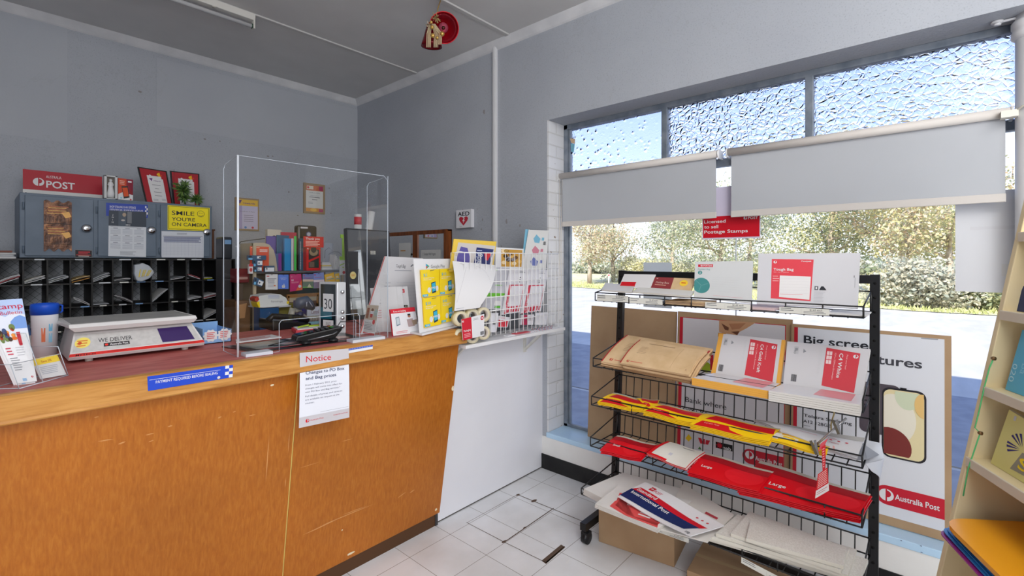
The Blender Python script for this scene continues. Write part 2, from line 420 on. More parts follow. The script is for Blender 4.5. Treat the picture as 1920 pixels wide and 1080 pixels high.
crack((2.302, 1.995), (2.316, 1.43), 0.003, 0.002); crack((1.86, 1.992), (2.31, 1.988), 0.001, 0.0015)
crack((1.868, 1.706), (2.32, 1.716), 0.003, 0.003); crack((1.878, 1.436), (2.05, 1.445), 0.004, 0.002)
b.add([(1.87, 1.43, 0.0008), (2.045, 1.438, 0.0008), (2.05, 1.468, 0.0008), (1.875, 1.462, 0.0008)], [(0, 1, 2, 3)], CRK)
for x, y, r in ((2.302, 1.985, 0.014), (2.31, 1.86, 0.02), (2.044, 1.713, 0.01), (1.87, 1.71, 0.014)):
    b.add([(x+r*math.cos(a)*(1+0.4*R.random()), y+0.6*r*math.sin(a), 0.001) for a in [2*pi*i/9 for i in range(9)]], [tuple(range(9))], CRK)
struct(b.build('floor'))
b = MB(); b.box((XL, YF, ZC), (XW+0.3, YB+0.2, ZC+0.12), CEILM); struct(b.build('ceiling'))

# back wall with two smoother repaired patches
b = MB(); b.box((XL-0.2, YB, 0), (XW+0.3, YB+0.2, ZC), WALLM)
for u0, v0, u1, v1 in ((-200, -100, 126, 268), (294, 108, 672, 300)):
    p = at(u0, v0, y=YB); q = at(u1, v1, y=YB)
    b.box((max(p.x, XL), YB-0.003, q.z), (min(q.x, XW), YB, min(p.z, ZC)), WALLS)
for u, v, r in ((262, 172, .012), (384, 261, .01), (412, 265, .007), (502, 293, .01), (511, 293, .007), (541, 360, .01), (617, 353, .008), (620, 400, .008), (446, 350, .012), (558, 404, .009)):
    p = at(u, v, y=YB); b.add([(p.x+r*math.cos(a)*(0.7+0.6*R.random()), YB-0.004, p.z+r*0.7*math.sin(a)) for a in [2*pi*i/8 for i in range(8)]], [tuple(range(8))], C(140, 136, 134, 0.9))
struct(b.build('wall_back'))

# window wall: opening runs past the column
YO = 2.075; YO2 = -2.6; ZS = 0.265; ZL = 2.50; XO = 2.99
EXTW = C(196, 190, 178, 0.8)
b = MB()
b.box((XW, YO, 0), (XO, YB+0.2, ZC), WALLM)
b.box((XW, YO2, ZL), (XO, YO, ZC), WALLM)
b.box((XW, YO2, 0), (XO, YO, ZS-0.03), WALLM)
b.box((XW, YF-0.2, 0), (XO, YO2, ZC), WALLW)
b.box((XO-0.02, -16, ZC), (XO+0.25, 20, 4.35), EXTW)
b.box((XO, YO+0.05, -0.3), (XO+0.05, 20, ZC), EXTW); b.box((XO, -16, -0.3), (XO+0.05, YO2, ZC), EXTW)
for u, v, r in ((868, 393, .008), (895, 392, .008), (905, 412, .012), (903, 430, .01), (950, 415, .02), (975, 423, .012), (940, 462, .01), (908, 210, .02)):
    p = at(u, v, x=XW); b.add([(XW-0.002, p.y+r*0.6*math.cos(a)*(0.6+0.8*R.random()), p.z+r*math.sin(a)) for a in [2*pi*i/8 for i in range(8)]], [tuple(range(8))], C(150, 146, 146, 0.9))
struct(b.build('wall_right'))
# painted brick reveal
bm_, bn, bp = mat('painted_brick'); t = nd(bn, 'TexCoord'); s_ = nd(bn, 'SeparateXYZ'); cxyz = nd(bn, 'CombineXYZ')
bn.links.new(t.outputs['Object'], s_.inputs[0]); bn.links.new(s_.outputs['X'], cxyz.inputs['X']); bn.links.new(s_.outputs['Z'], cxyz.inputs['Y'])
bk = nd(bn, 'TexBrick'); bk.inputs['Scale'].default_value = 1; bk.inputs['Brick Width'].default_value = 0.23; bk.inputs['Row Height'].default_value = 0.086
bk.inputs['Mortar Size'].default_value = 0.006; bk.inputs['Mortar Smooth'].default_value = 0.6
bk.inputs['Color1'].default_value = (*lin((222, 222, 224)), 1); bk.inputs['Color2'].default_value = (*lin((214, 214, 216)), 1); bk.inputs['Mortar'].default_value = (*lin((206, 205, 204)), 1)
dv = nd(bn, 'TexNoise', Scale=5, Detail=1); nv = nd(bn, 'TexNoise', Scale=26, Detail=5)
bn.links.new(t.outputs['Object'], nv.inputs['Vector']); bn.links.new(cxyz.outputs[0], bk.inputs['Vector'])
ch = ramp(bn, nv.outputs[0], [(0.70, (0, 0, 0)), (0.74, (255, 255, 255))]); m4 = nd(bn, 'MixRGB'); m4.inputs[2].default_value = (*lin((140, 120, 104)), 1)
bn.links.new(ch, m4.inputs[0]); bn.links.new(bk.outputs[0], m4.inputs[1]); bn.links.new(m4.outputs[0], bp.inputs['Base Color'])
iv = nd(bn, 'MixRGB', blend_type='SUBTRACT'); iv.inputs[0].default_value = 1; iv.inputs[1].default_value = (1, 1, 1, 1)
bn.links.new(bk.outputs['Fac'], iv.inputs[2]); bump(bn, bp, iv.outputs[0], 0.5, 0.006); bp.inputs['Roughness'].default_value = 0.6
b = MB(); b.box((XW+0.002, YO-0.012, ZS), (2.915, YO, ZL), bm_); struct(b.build('trim_3'))
b = MB(); b.box((XL-0.2, YF-0.2, 0), (XL, YB, ZC), C(176, 179, 186, .8)); struct(b.build('wall_left'))
b = MB(); b.box((XL-0.2, YF-0.2, 0), (XW, YF, ZC), C(176, 179, 186, .8)); struct(b.build('wall_front'))

# cornices, ceiling cover strips, wall pipe cover
c_ = 0.055
b = MB(); b.prism([(XL, YB, ZC), (XL, YB-c_, ZC), (XL, YB-c_*0.8, ZC-0.012), (XL, YB-0.012, ZC-c_*0.85), (XL, YB, ZC-c_)], (XW-XL, 0, 0), TRIMW); struct(b.build('trim_1'))
b = MB(); b.prism([(XW, YF, ZC), (XW-c_, YF, ZC), (XW-c_*0.8, YF, ZC-0.012), (XW-0.012, YF, ZC-c_*0.85), (XW, YF, ZC-c_)], (0, YB-YF, 0), TRIMW); struct(b.build('trim_2'))
for i, y in enumerate((3.53, 2.41, 1.2)):
    b = MB(); b.prism([(XL, y-0.022, ZC), (XL, y-0.016, ZC-0.008), (XL, y+0.016, ZC-0.008), (XL, y+0.022, ZC)], (XW-c_-XL, 0, 0), C(200, 199, 197)); struct(b.build('trim_%d' % (4+i)))
b = MB(); b.box((XW-0.022, 2.561, 1.03), (XW, 2.598, 3.17), C(214, 214, 216, 0.4)); b.box((XW-0.026, 2.567, 1.03), (XW-0.02, 2.592, 3.17), C(220, 220, 222, 0.4)); struct(b.build('trim_7', bevel=0.002))

# sill, apron, black skirting
SILL = noisy('blue_sill_paint', (186, 218, 244), (194, 224, 248), 4, 0.42)
b = MB(); b.box((XW-0.012, YO2, ZS-0.035), (2.975, YO, ZS), SILL)
for u, v in ((1690, 1014), (1727, 1024), (1728, 1036)):
    p = at(u, v, z=ZS); b.add([(p.x+0.004*math.cos(a), p.y+0.004*math.sin(a), ZS+0.0008) for a in [2*pi*i/8 for i in range(8)]], [tuple(range(8))], C(90, 110, 140))
struct(b.build('trim_8', bevel=0.004))
APR = noisy('cream_apron_paint', (232, 231, 228), (238, 237, 234), 5, 0.6, 0.04, 80)
b = MB(); b.box((XW-0.006, YO2, 0.10), (XW, 2.12, ZS-0.035), APR); struct(b.build('trim_9'))
b = MB(); b.box((XW-0.012, YF, 0), (XW, 2.12, 0.105), noisy('black_skirting', (26, 26, 27), (40, 40, 40), 9, 0.45)); struct(b.build('baseboard_right'))
# white panel closing the gap beside the counter
b = MB(); b.box((1.70, 2.117, 0.004), (XW, 2.135, 1.0), noisy('white_board', (226, 227, 234), (232, 233, 239), 2, 0.45))
b.box((1.70, 2.116, 0.002), (XW, 2.118, 0.008), C(90, 86, 82))
struct(b.build('wall_partition'))

# ---------------------------------------------------------------- window
ALU = noisy('grey_window_metal', (112, 122, 134), (138, 146, 156), 14, 0.45, 0, 60, (1, 1, 1), 4, 0.5, 0.35, 0.65, 0.3)
w = thing('window_1', (2.94, 0.0, ZS), 'wide steel shop window with frosted top panes over a large clear pane', 'window'); w['kind'] = 'structure'
x0, x1 = 2.915, 2.965
b = MB()
b.box((x0, YO-0.045, ZS), (x1, YO-0.012, ZL), ALU); b.box((x0+0.012, YO-0.06, ZS), (x1-0.01, YO-0.045, ZL), ALU)
b.box((x0, YO2, ZL-0.035), (x1, YO-0.012, ZL), ALU); b.box((x0, YO2, ZS), (x1, YO-0.012, ZS+0.022), ALU)
b.box((x0, YO2, 2.05), (x1, YO-0.012, 2.095), ALU)
for y in (1.285, 0.49, -0.36, -1.2): b.box((x0, y-0.019, 2.09), (x1, y+0.019, ZL-0.03), ALU)
b.build('window_frame', w, 0.003)
FB = frosted('bubble_glass', 27, True); FH = frosted('hammered_glass', 34)
for (ya, yb, m) in ((1.3, YO-0.06, FB), (0.505, 1.268, FH), (-0.345, 0.475, FH), (-1.185, -0.375, FH), (YO2, -1.215, FH)):
    b = MB(); b.add([(2.94, ya, 2.095), (2.94, yb, 2.095), (2.94, yb, ZL-0.035), (2.94, ya, ZL-0.035)], [(0, 1, 2, 3)], m); b.build('frosted_pane', w)
GL = thin_glass('window_glass', (0.97, 0.985, 0.98))
for ya, yb in ((0.862, YO-0.06), (YO2, 0.858)):
    b = MB(); b.add([(2.94, ya, ZS+0.022), (2.94, yb, ZS+0.022), (2.94, yb, 2.05), (2.94, ya, 2.05)], [(0, 1, 2, 3)], GL); b.build('clear_pane', w)
b = MB(); b.box((2.936, 0.8575, ZS+0.02), (2.944, 0.8625, 2.05), C(190, 196, 200, 0.3)); b.build('glass_joint', w)

# white steel column at the window
b = MB(); cc = V((2.85, -0.318, 0)); CW = C(224, 224, 226, 0.4)
b.lathe([(0.066, ZS), (0.066, 2.44)], cc, CW, 32)
b.lathe([(0.066, 2.40), (0.078, 2.41), (0.078, 2.43), (0.072, 2.44), (0.078, 2.45), (0.078, 2.47), (0.07, 2.48)], cc, CW, 32)
b.lathe([(0.066, 2.44), (0.066, ZL)], cc, CW, 32)
b.lathe([(.012, 2.486), (.020, 2.490), (.020, 2.498)], (2.84, -.20, 0), CW, 16); b.box((2.835, -.26, 2.488), (2.845, -.20, 2.496), CW); b.tube([(2.83, -0.20, 2.478), (2.83, -0.20, 2.486)], 0.012, CW, 10)
o = struct(b.build('column')); tag(o, 'round white steel column with a collar at the end of the blinds', 'column')

# ---------------------------------------------------------------- outside
rm = noisy('pale_gravel_road', (184, 181, 174), (200, 197, 190), 3, 0.9, 0.05, 40, (0.3, 1, 1))
b = MB(); b.box((XO+0.04, -60, -0.3), (60, 90, -0.1), rm); struct(b.build('road_ground'))
vm = noisy('dry_verge', (186, 186, 140), (214, 206, 172), 1.6, 0.95)
b = MB(); pts = [(19.0, -30), (19.3, 0.6), (21.0, 5), (22.8, 14.9), (24, 30), (26, 60)]
for (xa, ya), (xb, yb) in zip(pts, pts[1:]): b.add([(xa, ya, -0.08), (60, ya, 0.15), (60, yb, 0.15), (xb, yb, -0.08)], [(0, 1, 2, 3)], vm)
struct(b.build('verge_ground'))
b = MB(); path_m = noisy('asphalt_footpath', (140, 142, 146), (156, 157, 160), 5, 0.9, 0.1, 120)
b.box((XO+0.05, -20, -0.1), (4.9, 30, -0.085), path_m); b.box((5.0, -20, -0.1), (7.6, 30, -0.09), path_m); struct(b.build('footpath_ground'))
# grass tufts along the verge
gm = noisy('verge_grass', (160, 170, 104), (204, 202, 146), 2, 0.9)
b = MB(); rr = random.Random(3)
for i in range(9000):
    y = rr.uniform(-6, 26); xe = 19.2 if y < 1 else 19.3+(y-0.6)*0.25
    x = xe+abs(rr.gauss(0, 2.2)); h = rr.uniform(0.02, 0.12); a = rr.uniform(0, pi); w_ = 0.03
    dx, dy = w_*math.cos(a), w_*math.sin(a)
    b.add([(x-dx, y-dy, -0.08), (x+dx, y+dy, -0.08), (x+rr.uniform(-.08, .08), y+rr.uniform(-.08, .08), h-0.05)], [(0, 1, 2)], gm)
o = b.build('verge_grass'); tag(o, 'green and straw coloured grass along the far edge of the road', 'grass'); o['kind'] = 'stuff'

def foliage(b, clumps, n, m, rr, size=0.13, droop=0.5):
    for i in range(n):
        c, r = clumps[rr.randrange(len(clumps))]
        while True:
            d = V((rr.uniform(-1, 1), rr.uniform(-1, 1), rr.uniform(-1, 1)))
            if 0.3 < d.length < 1: break
        p = V(c)+V((d.x*r[0], d.y*r[1], d.z*r[2]))
        t = V((rr.gauss(0, 1), rr.gauss(0, 1), rr.gauss(-droop, 0.8))).normalized(); q = t.cross(V((rr.gauss(0, 1), rr.gauss(0, 1), rr.gauss(0, 1)))).normalized()
        l = size*rr.uniform(0.6, 1.4); w_ = l*0.28
        b.add([p, p+t*l*0.5+q*w_, p+t*l, p+t*l*0.5-q*w_], [(0, 1, 2, 3)], m[rr.randrange(len(m))])
def leafm(name, c1, c2):
    m, n, p = mat(name); t = nd(n, 'TexNoise', Scale=0.8, Detail=3); n.links.new(coords(n), t.inputs['Vector'])
    cc_ = ramp(n, t.outputs[0], [(0.35, c1), (0.65, c2)]); n.links.new(cc_, p.inputs['Base Color']); p.inputs['Roughness'].default_value = 0.6
    tl = nd(n, 'BsdfTranslucent'); n.links.new(cc_, tl.inputs[0]); mx_ = nd(n, 'MixShader'); mx_.inputs[0].default_value = 0.35
    n.links.new(p.outputs[0], mx_.inputs[1]); n.links.new(tl.outputs[0], mx_.inputs[2]); n.links.new(mx_.outputs[0], n.nodes['Material Output'].inputs[0]); return m
LF = [leafm('leaf_olive', (176, 178, 136), (204, 202, 160)), leafm('leaf_grey', (178, 184, 168), (202, 206, 188)), leafm('leaf_yellow', (206, 196, 138), (222, 212, 160)), leafm('leaf_rust', (204, 176, 142), (216, 192, 158)), leafm('leaf_dark', (134, 146, 114), (160, 168, 136)), leafm('leaf_tan', (196, 190, 168), (214, 208, 186))]
BARK = noisy('gum_bark', (150, 132, 112), (196, 182, 164), 6, 0.9, 0.2, 30, (1, 1, 0.3))
def tree(u, X, h, wid, mats, label, seed, n=6500, lean=0.0, low=0.28, trunk=0.16, nb=7, clump=(0.16, 0.24)):
    rr = random.Random(seed); d = ray(u, 487); P = V((X, d.y/d.x*X, -0.02))
    t = thing('gum_tree', P, label, 'tree', None)
    b = MB(); top = P+V((lean*h*0.5, -lean*h, h*0.72)); cl = []
    def limb(a, e, r0, r1):
        k = [a+(e-a)*q+V((rr.gauss(0, .03), rr.gauss(0, .03), rr.gauss(0, .02)))*h*0.35*math.sin(pi*q) for q in (0, .25, .5, .75, 1)]
        b.tube(k, [r0+(r1-r0)*q for q in (0, .25, .5, .75, 1)], BARK, 7); return k
    mainl = limb(P, top, trunk, trunk*0.3)
    for i in range(nb):
        a0 = mainl[0]+(mainl[-1]-mainl[0])*rr.uniform(low, 0.95); an = rr.uniform(0, 2*pi); ln = wid*rr.uniform(0.45, 1.0)
        e_ = a0+V((math.cos(an)*ln*0.8, math.sin(an)*ln, h*rr.uniform(0.04, 0.26))); kk = limb(a0, e_, trunk*0.4, 0.02)
        for q in (kk[2], kk[3], kk[4]):
            r = h*rr.uniform(*clump); cl.append((q+V((rr.gauss(0, .2), rr.gauss(0, .2), rr.uniform(0, .3))), (r, r*1.1, r*0.8)))
            e2 = q+V((rr.gauss(0, .5), rr.gauss(0, .5), rr.uniform(0, .7)))*r; b.tube([q, e2], [0.03, 0.01], BARK, 5)
    cl.append((top, (wid*.5, wid*.6, h*.2)))
    b.build('trunk', t); f = MB(); foliage(f, cl, int(n*1.25), mats, rr, 0.13); f.build('foliage', t); return t
tree(1105, 26, 5.2, 1.9, [LF[3], LF[5], LF[0]], 'rust tinged gum tree by the grass seen at the clear pane edge beside the brick', 11, 5200)
tree(1150, 30, 6.2, 2.2, [LF[0], LF[3], LF[1]], 'slender gum tree with bare twisting trunk behind the roadside guide post', 12, 5500)
tree(1262, 33, 7.0, 2.6, [LF[1], LF[4], LF[0]], 'grey green gum tree behind the top of the wire rack, thin canopy', 13, 5500)
tree(1350, 27, 6.6, 2.6, [LF[0], LF[5], LF[4]], 'dense olive gum tree directly behind the red licensed stamp sign', 14, 7500, clump=(0.2, 0.3))
tree(1405, 31, 7.2, 1.8, [LF[1], LF[4]], 'blue grey gum tree between the stamp sign and the orange topped tree', 15, 5000)
tree(1560, 27, 6.4, 2.5, [LF[2], LF[0], LF[4]], 'broad rounded gum tree with orange topped crown above the tough bag card', 16, 9000, clump=(0.22, 0.3), low=0.2)
tree(1690, 23.5, 6.3, 3.0, [LF[2], LF[3], LF[0], LF[5]], 'spreading gum tree with open branching crown over the pale bush', 17, 6500, lean=0.03, clump=(0.1, 0.17), nb=9)
tree(1780, 27, 5.0, 2.0, [LF[2], LF[0]], 'yellow green tree half hidden behind the white paper on the glass', 18, 4500)
tree(1820, 31, 6.5, 3, [LF[4], LF[0]], 'dark green tree wholly behind the white paper on the glass', 19, 4500)
def bush(u, X, wid, h, mats, label, seed, n=4500, size=0.14):
    rr = random.Random(seed); d = ray(u, 487); P = V((X, d.y/d.x*X, -0.05))
    t = thing('bush', P, label, 'bush'); b = MB(); cl = []
    for i in range(12):
        an = rr.uniform(0, 2*pi); q = rr.uniform(0, 0.7)*wid; c = P+V((math.cos(an)*q*0.5, math.sin(an)*q, rr.uniform(0.25, 0.62)*h)); cl.append((c, (wid*.28, wid*.36, h*.36)))
        b.tube([P, c], [0.04, 0.015], BARK, 5)
    b.build('stem', t); f = MB(); foliage(f, cl, n, mats, rr, size, 0.0); f.build('foliage', t)
bush(1730, 20.6, 2.0, 1.75, [LF[5], LF[1], LF[5]], 'large pale khaki bush beside the road under the spreading gum', 31, 8000, 0.13)
bush(1655, 22.5, 1.0, 1.3, [LF[2], LF[0]], 'low yellow green bush beside the rack upright', 32, 2500)
bush(1840, 21, 1.5, 0.8, [LF[4], LF[0]], 'low dark green bush under the white paper', 33, 2500)
bush(1240, 27, 2.6, 1.8, [LF[0], LF[2], LF[5]], 'wide yellow green bush behind the small pale card on the glass', 34, 4500)
bush(1180, 30, 2.2, 2.0, [LF[0], LF[5]], 'olive bush among the trunks behind the guide post', 35, 3500)
bush(1330, 27, 3.0, 1.6, [LF[5], LF[0]], 'tan green bush under the olive gum tree behind the rack top', 36, 4000)
bush(1480, 27, 3.0, 1.8, [LF[4], LF[0], LF[2]], 'green bush behind the tough bag card', 37, 4500)
for i, (u, X, wid, h) in enumerate(((1120, 44, 6, 1.6), (1215, 46, 7, 1.8), (1320, 46, 8, 2.4), (1450, 44, 8, 2.6), (1600, 44, 8, 2.2), (1720, 42, 8, 1.8), (1850, 40, 8, 2.0))):
    bush(u, X, wid, h, [LF[1], LF[5], LF[4]], ['hazy grey scrub far behind the rust tinged gum', 'hazy grey scrub far behind the slender gum', 'hazy scrub far behind the red stamp sign', 'hazy scrub far behind the blue grey gum', 'hazy scrub far behind the orange topped gum', 'hazy scrub far behind the spreading gum', 'hazy scrub far behind the white paper on the glass'][i], 50+i, 2600, 0.34)
b = MB(); p = at(1141.5, 536, z=-0.1); b.tube([p, p+V((0, 0, 0.75))], 0.045, WHITE, 8); b.tube([p+V((0, 0, .62)), p+V((0, 0, .7))], 0.047, RED, 8)
tag(b.build('guide_post'), 'thin white roadside guide post on the grass edge', 'post')
# ================================================================== helpers for leaning things
def lean(tl, tr, bl, br, z, tilt=8, zr=None):
    A = at(*bl, z=z); B = at(*br, z=z if zr is None else zr); d = (B-A).normalized(); n = d.cross(V((0, 0, 1))).normalized(); t = math.radians(tilt)
    N = n*math.cos(t)+V((0, 0, 1))*math.sin(t)
    return atp(*tl, A, N), atp(*tr, A, N), A, B
def leany(tl, tr, bl, br, y0, z, tilt=6):
    P = V((0, y0, z)); t = math.radians(tilt); N = V((0, -math.cos(t), math.sin(t))); q = [atp(*k, P, N) for k in (tl, tr, bl, br)]
    for i in (2, 3):
        d = q[i]-q[i-2]; q[i] = q[i-2]+d*((z-q[i-2].z)/d.z)
    return q
def quad(tl, tr, bl, br, **k): return at(*tl, **k), at(*tr, **k), at(*bl, **k), at(*br, **k)
def card(name, q, label, cat, m=PAPER, group=None, th=0.0015, parent=None, edge=None, draw=None, bend=None, nx=1, ny=1, back=None):
    b = MB(); s = Sheet(b, *q, th=th, bend=bend); s.base(m, edge, nx, ny, back)
    if draw: draw(s)
    o = b.build(name, parent)
    if label: tag(o, label, cat, group)
    return o
def z1(x, y): return (x/4.463, 290+y/4.463)
def z2(x, y): return (x/4.463, 480+y/4.463)
def z4(x, y): return (400+x/5.486, 470+y/5.486)
def z5(x, y): return (660+x/4.8, 380+y/4.8)
def z6(x, y): return (660+x/4.8, 470+y/4.8)
def zd(x, y): return (440+x/8.709, 420+y/8.709)
def ze(x, y): return (440+x/8.709, 500+y/8.709)
def zf(x, y): return (520+x/7.714, 520+y/7.714)

# ================================================================== COUNTER
XE = 1.7535; XC0 = -0.7; ZT = 1.122
WOOD = woodmat('orange_veneer', (168, 94, 24), (180, 105, 30), (192, 119, 42), (26, 26, 0.8), 0.36, 5)
NOSE = woodmat('counter_edge_timber', (176, 116, 50), (202, 142, 70), (216, 160, 88), (1.2, 14, 14), 0.4, 5)
LINO = noisy('worn_red_lino', (172, 84, 80), (200, 116, 108), 7, 0.5, 0.02, 60, (1, 3, 1), 6)
cn = thing('counter', (0.5, 2.2, 0), 'long orange timber veneer service counter with a sloping front and red worktop', 'counter')
seam = at(551, 740, y=1.98).x
def cpanel(xa, xb):
    b = MB(); b.prism([(xa, 1.935, 1.05), (xa, 2.100, 0.065), (xa, 2.118, 0.065), (xa, 1.953, 1.05)], (xb-xa, 0, 0), WOOD); return b
cpanel(XC0, seam-0.0025).build('front_panel', cn, 0.001); cpanel(seam+0.0025, XE).build('front_panel', cn, 0.001)
b = MB(); b.prism([(seam-0.003, 1.934, 1.05), (seam-0.003, 2.099, 0.066), (seam-0.003, 2.106, 0.066), (seam-0.003, 1.941, 1.05)], (0.004, 0, 0), C(206, 178, 96, 0.4)); b.build('joint_strip', cn)
b = MB(); b.box((XC0, 2.118, 0), (XE-0.01, 2.70, 1.09), C(116, 74, 36)); b.build('carcass', cn)
b = MB(); b.box((XC0, 2.104, 0), (XE-0.02, 2.119, 0.066), C(82, 54, 32, 0.7)); b.box((XE-0.03, 2.100, 0), (XE-0.012, 2.118, 0.075), C(60, 60, 62, 0.4)); b.build('kick_board', cn)
b = MB()
prof = [(1.968, 1.09), (1.968, 1.1225), (1.945, 1.1235), (1.932, 1.121), (1.922, 1.114), (1.884, 1.062), (1.882, 1.054), (1.888, 1.049), (1.955, 1.045), (1.968, 1.05)]
b.prism([(XC0, y, z) for y, z in prof], (XE+0.012-XC0, 0, 0), NOSE)
b.build('edge_timber', cn, 0.002)
b = MB(); b.box((XC0, 1.968, 1.09), (XE, 2.72, ZT), LINO); b.build('worktop', cn, 0.002)
# chips of lost veneer
CHP = C(232, 218, 186, 0.8)
def sl(x, z, r, rz):
    b = MB(); y = 1.935+(1.05-z)*(0.165/0.985)-0.0006
    b.add([(x+r*math.cos(a)*(0.7+0.6*R.random()), y-rz*math.sin(a)*0.1675*-1*-1, z+rz*math.sin(a)) for a in [2*pi*i/8 for i in range(8)]], [tuple(range(8))], CHP); b.build('veneer_chip', cn)
for u, v, r, rz in ((853, 725, .008, .016), (822, 958, .008, .008), (656, 1044, .02, .006), (388, 715, .006, .003), (500, 718, .008, .004), (639, 992, .004, .004)):
    p = at(u, v, y=1.97+(v-650)/330*0.11); sl(min(p.x, XE-r), max(0.09, p.z), r, rz)

SCF = C(204, 146, 88, .5)
def scuff(u0, v0, u1, v1, w):
    P = V((0, 1.9348, 1.05)); N = V((0, -.985, -.165)).normalized(); a, c = atp(u0, v0, P, N), atp(u1, v1, P, N); n = (c-a).cross(N).normalized()*w; b = MB()
    k = [a, a+(c-a)*.3+n, a+(c-a)*.7+n*.6, c, a+(c-a)*.6-n, a+(c-a)*.25-n*.5]; b.add(k, [tuple(range(6))], SCF); b.build('scuff_mark', cn)
for q in ((566, 1004, 640, 970, .003), (600, 986, 704, 944, .0025), (640, 966, 690, 948, .002), (745, 934, 762, 922, .003), (768, 924, 778, 918, .004), (182, 828, 214, 823, .002), (221, 833, 236, 828, .003), (272, 816, 290, 812, .002), (278, 829, 289, 825, .002), (314, 800, 324, 798, .003), (498, 906, 505, 812, .002), (540, 850, 543, 808, .0015), (534, 915, 536, 895, .0015), (408, 784, 416, 781, .003), (436, 773, 443, 771, .002), (176, 783, 186, 781, .002), (466, 780, 480, 777, .002), (640, 828, 662, 822, .0015), (560, 878, 600, 866, .0012)): scuff(*q)

# printed signs fixed on the counter
def dr(s):
    s.rect(0.02, 0.26, 0.84, 0.285, WHITE, 1); s.text('PAYMENT REQUIRED BEFORE SEALING', 0.085, 0.58, 0.2, WHITE, 1, w=0.72, bold=0.012)
    for i in range(2):
        for j in range(4):
            if (i+j) % 2 == 0: s.rect(0.9+0.05*i, 0.0+0.25*j, 0.95+0.05*i, 0.25+0.25*j, WHITE, 1)
    s.ell(0.82, 0.86, 0.02, 0.1, C(210, 205, 200), 1)
yn = lambda z: 1.884-0.0025+(z-1.062)*(0.038/0.052)
def nose(u, v):
    P = V((0, 1.8815, 1.062)); N = V((0, -0.052, 0.038)).normalized(); return atp(u, v, P, N)
q = [nose(276.5, 706), nose(437, 684), nose(277.5, 733), nose(436, 707)]
card('counter_sign', q, 'blue payment required before sealing strip sign on the counter edge', 'sign', C(34, 72, 196, 0.35), draw=dr)
def dr(s):
    s.rect(0, 0, 1, 0.42, C(70, 90, 180), 1)
    for i in range(9): s.rect(0.03+0.1*i, 0.1, 0.1+0.1*i, 0.3, C(120, 140, 210), 2)
card('edge_sticker', [nose(*z4(1385, 1010)), nose(*z4(1640, 968)), nose(*z4(1392, 1055)), nose(*z4(1640, 1010))], 'small blue and white sticker on the counter edge beside the notice', 'sticker', WHITE, draw=dr)
def zn(x, y): return (540+x/5.647, 630+y/5.647)
def dr(s):
    NB = C(196, 192, 196, 0.6)
    s.rect(0, 0, 1, 0.205, NB, 1); s.rect(0, 0.865, 1, 1, NB, 1)
    s.text('Notice', 0.115, 0.135, 0.085, RED, 2, w=0.5)
    s.text('Changes to PO Box', 0.105, 0.30, 0.042, NAVY, 2, w=0.79, bold=0.012); s.text('and Bag prices', 0.105, 0.375, 0.042, NAVY, 2, w=0.61, bold=0.012)
    for i, (tx, w_) in enumerate((('From 1 February 2021, price', .62), ('changes will come into effect for', .74), ('new PO Box and Bag services.*', .70))): s.text(tx, 0.1, 0.455+0.047*i, 0.022, C(110, 112, 130), 2, w=w_)
    for i, (tx, w_) in enumerate((('Full details of prices and services', .74), ('are available on request at the', .68), ('counter.', .18))): s.text(tx, 0.1, 0.605+0.047*i, 0.022, C(110, 112, 130), 2, w=w_)
    s.rect(0.4, 0.838, 0.98, 0.841, GREYT, 1); s.logo(0.15, 0.925, 0.034, RED, NB, 2)
    s.text('Australia Post', 0.205, 0.935, 0.018, RED, 2, w=0.26); s.text('auspost.com.au', 0.66, 0.925, 0.017, RED, 2, w=0.3)
q = [nose(*zn(125, 180)), nose(*zn(640, 125)), at(*zn(116, 975), y=1.868), at(*zn(648, 862), y=1.868)]
q[1] = at(*zn(640, 132), y=1.9); q[0] = at(*zn(125, 180), y=1.9)
card('notice_sheet', q, 'white notice sheet about post box prices taped to the counter front', 'notice', C(226, 228, 236, 0.5), draw=dr, bend=lambda a, t: 0.004*math.sin(pi*t), nx=4, ny=8)

# ================================================================== PIGEONHOLES AND MAIL
PB = C(30, 29, 30, 0.5)
YP = 4.12; YPB = 4.45; CWD = 0.105; PX0 = 0.2-2*CWD; NCOL = 13; RH = 0.1505; ZPT = 1.497
mm, mn, mp_ = mat('wire_lattice_back'); t = nd(mn, 'TexCoord'); sp = nd(mn, 'SeparateXYZ'); mn.links.new(t.outputs['Object'], sp.inputs[0])
def mth(op, a, c=None, v=None):
    x = nd(mn, 'Math', operation=op)
    if hasattr(a, 'links'): mn.links.new(a, x.inputs[0])
    else: x.inputs[0].default_value = a
    if c is not None: mn.links.new(c, x.inputs[1])
    if v is not None: x.inputs[1].default_value = v
    return x.outputs[0]
ws = []
for sgn in ('ADD', 'SUBTRACT'):
    a = mth('MULTIPLY', mth(sgn, sp.outputs['X'], sp.outputs['Z']), v=22.0); fr = mth('FRACT', mth('ADD', a, v=50.0)); ws.append(mth('LESS_THAN', fr, v=0.055))
wv = mth('MAXIMUM', ws[0], ws[1]); mxx = nd(mn, 'MixRGB'); mxx.inputs[1].default_value = (*lin((186, 190, 196)), 1); mxx.inputs[2].default_value = (*lin((60, 60, 62)), 1)
mn.links.new(wv, mxx.inputs[0]); mn.links.new(mxx.outputs[0], mp_.inputs['Base Color']); mp_.inputs['Roughness'].default_value = 0.6
pg = thing('pigeonhole_rack', (0.7, 4.3, 0), 'black mail sorting pigeonhole rack with lattice backs under the grey cabinet', 'pigeonholes')
XR = PX0+NCOL*CWD
b = MB(); b.box((PX0, YPB, 0), (XR, YPB+0.012, ZPT), mm); b.build('back_panel', pg)
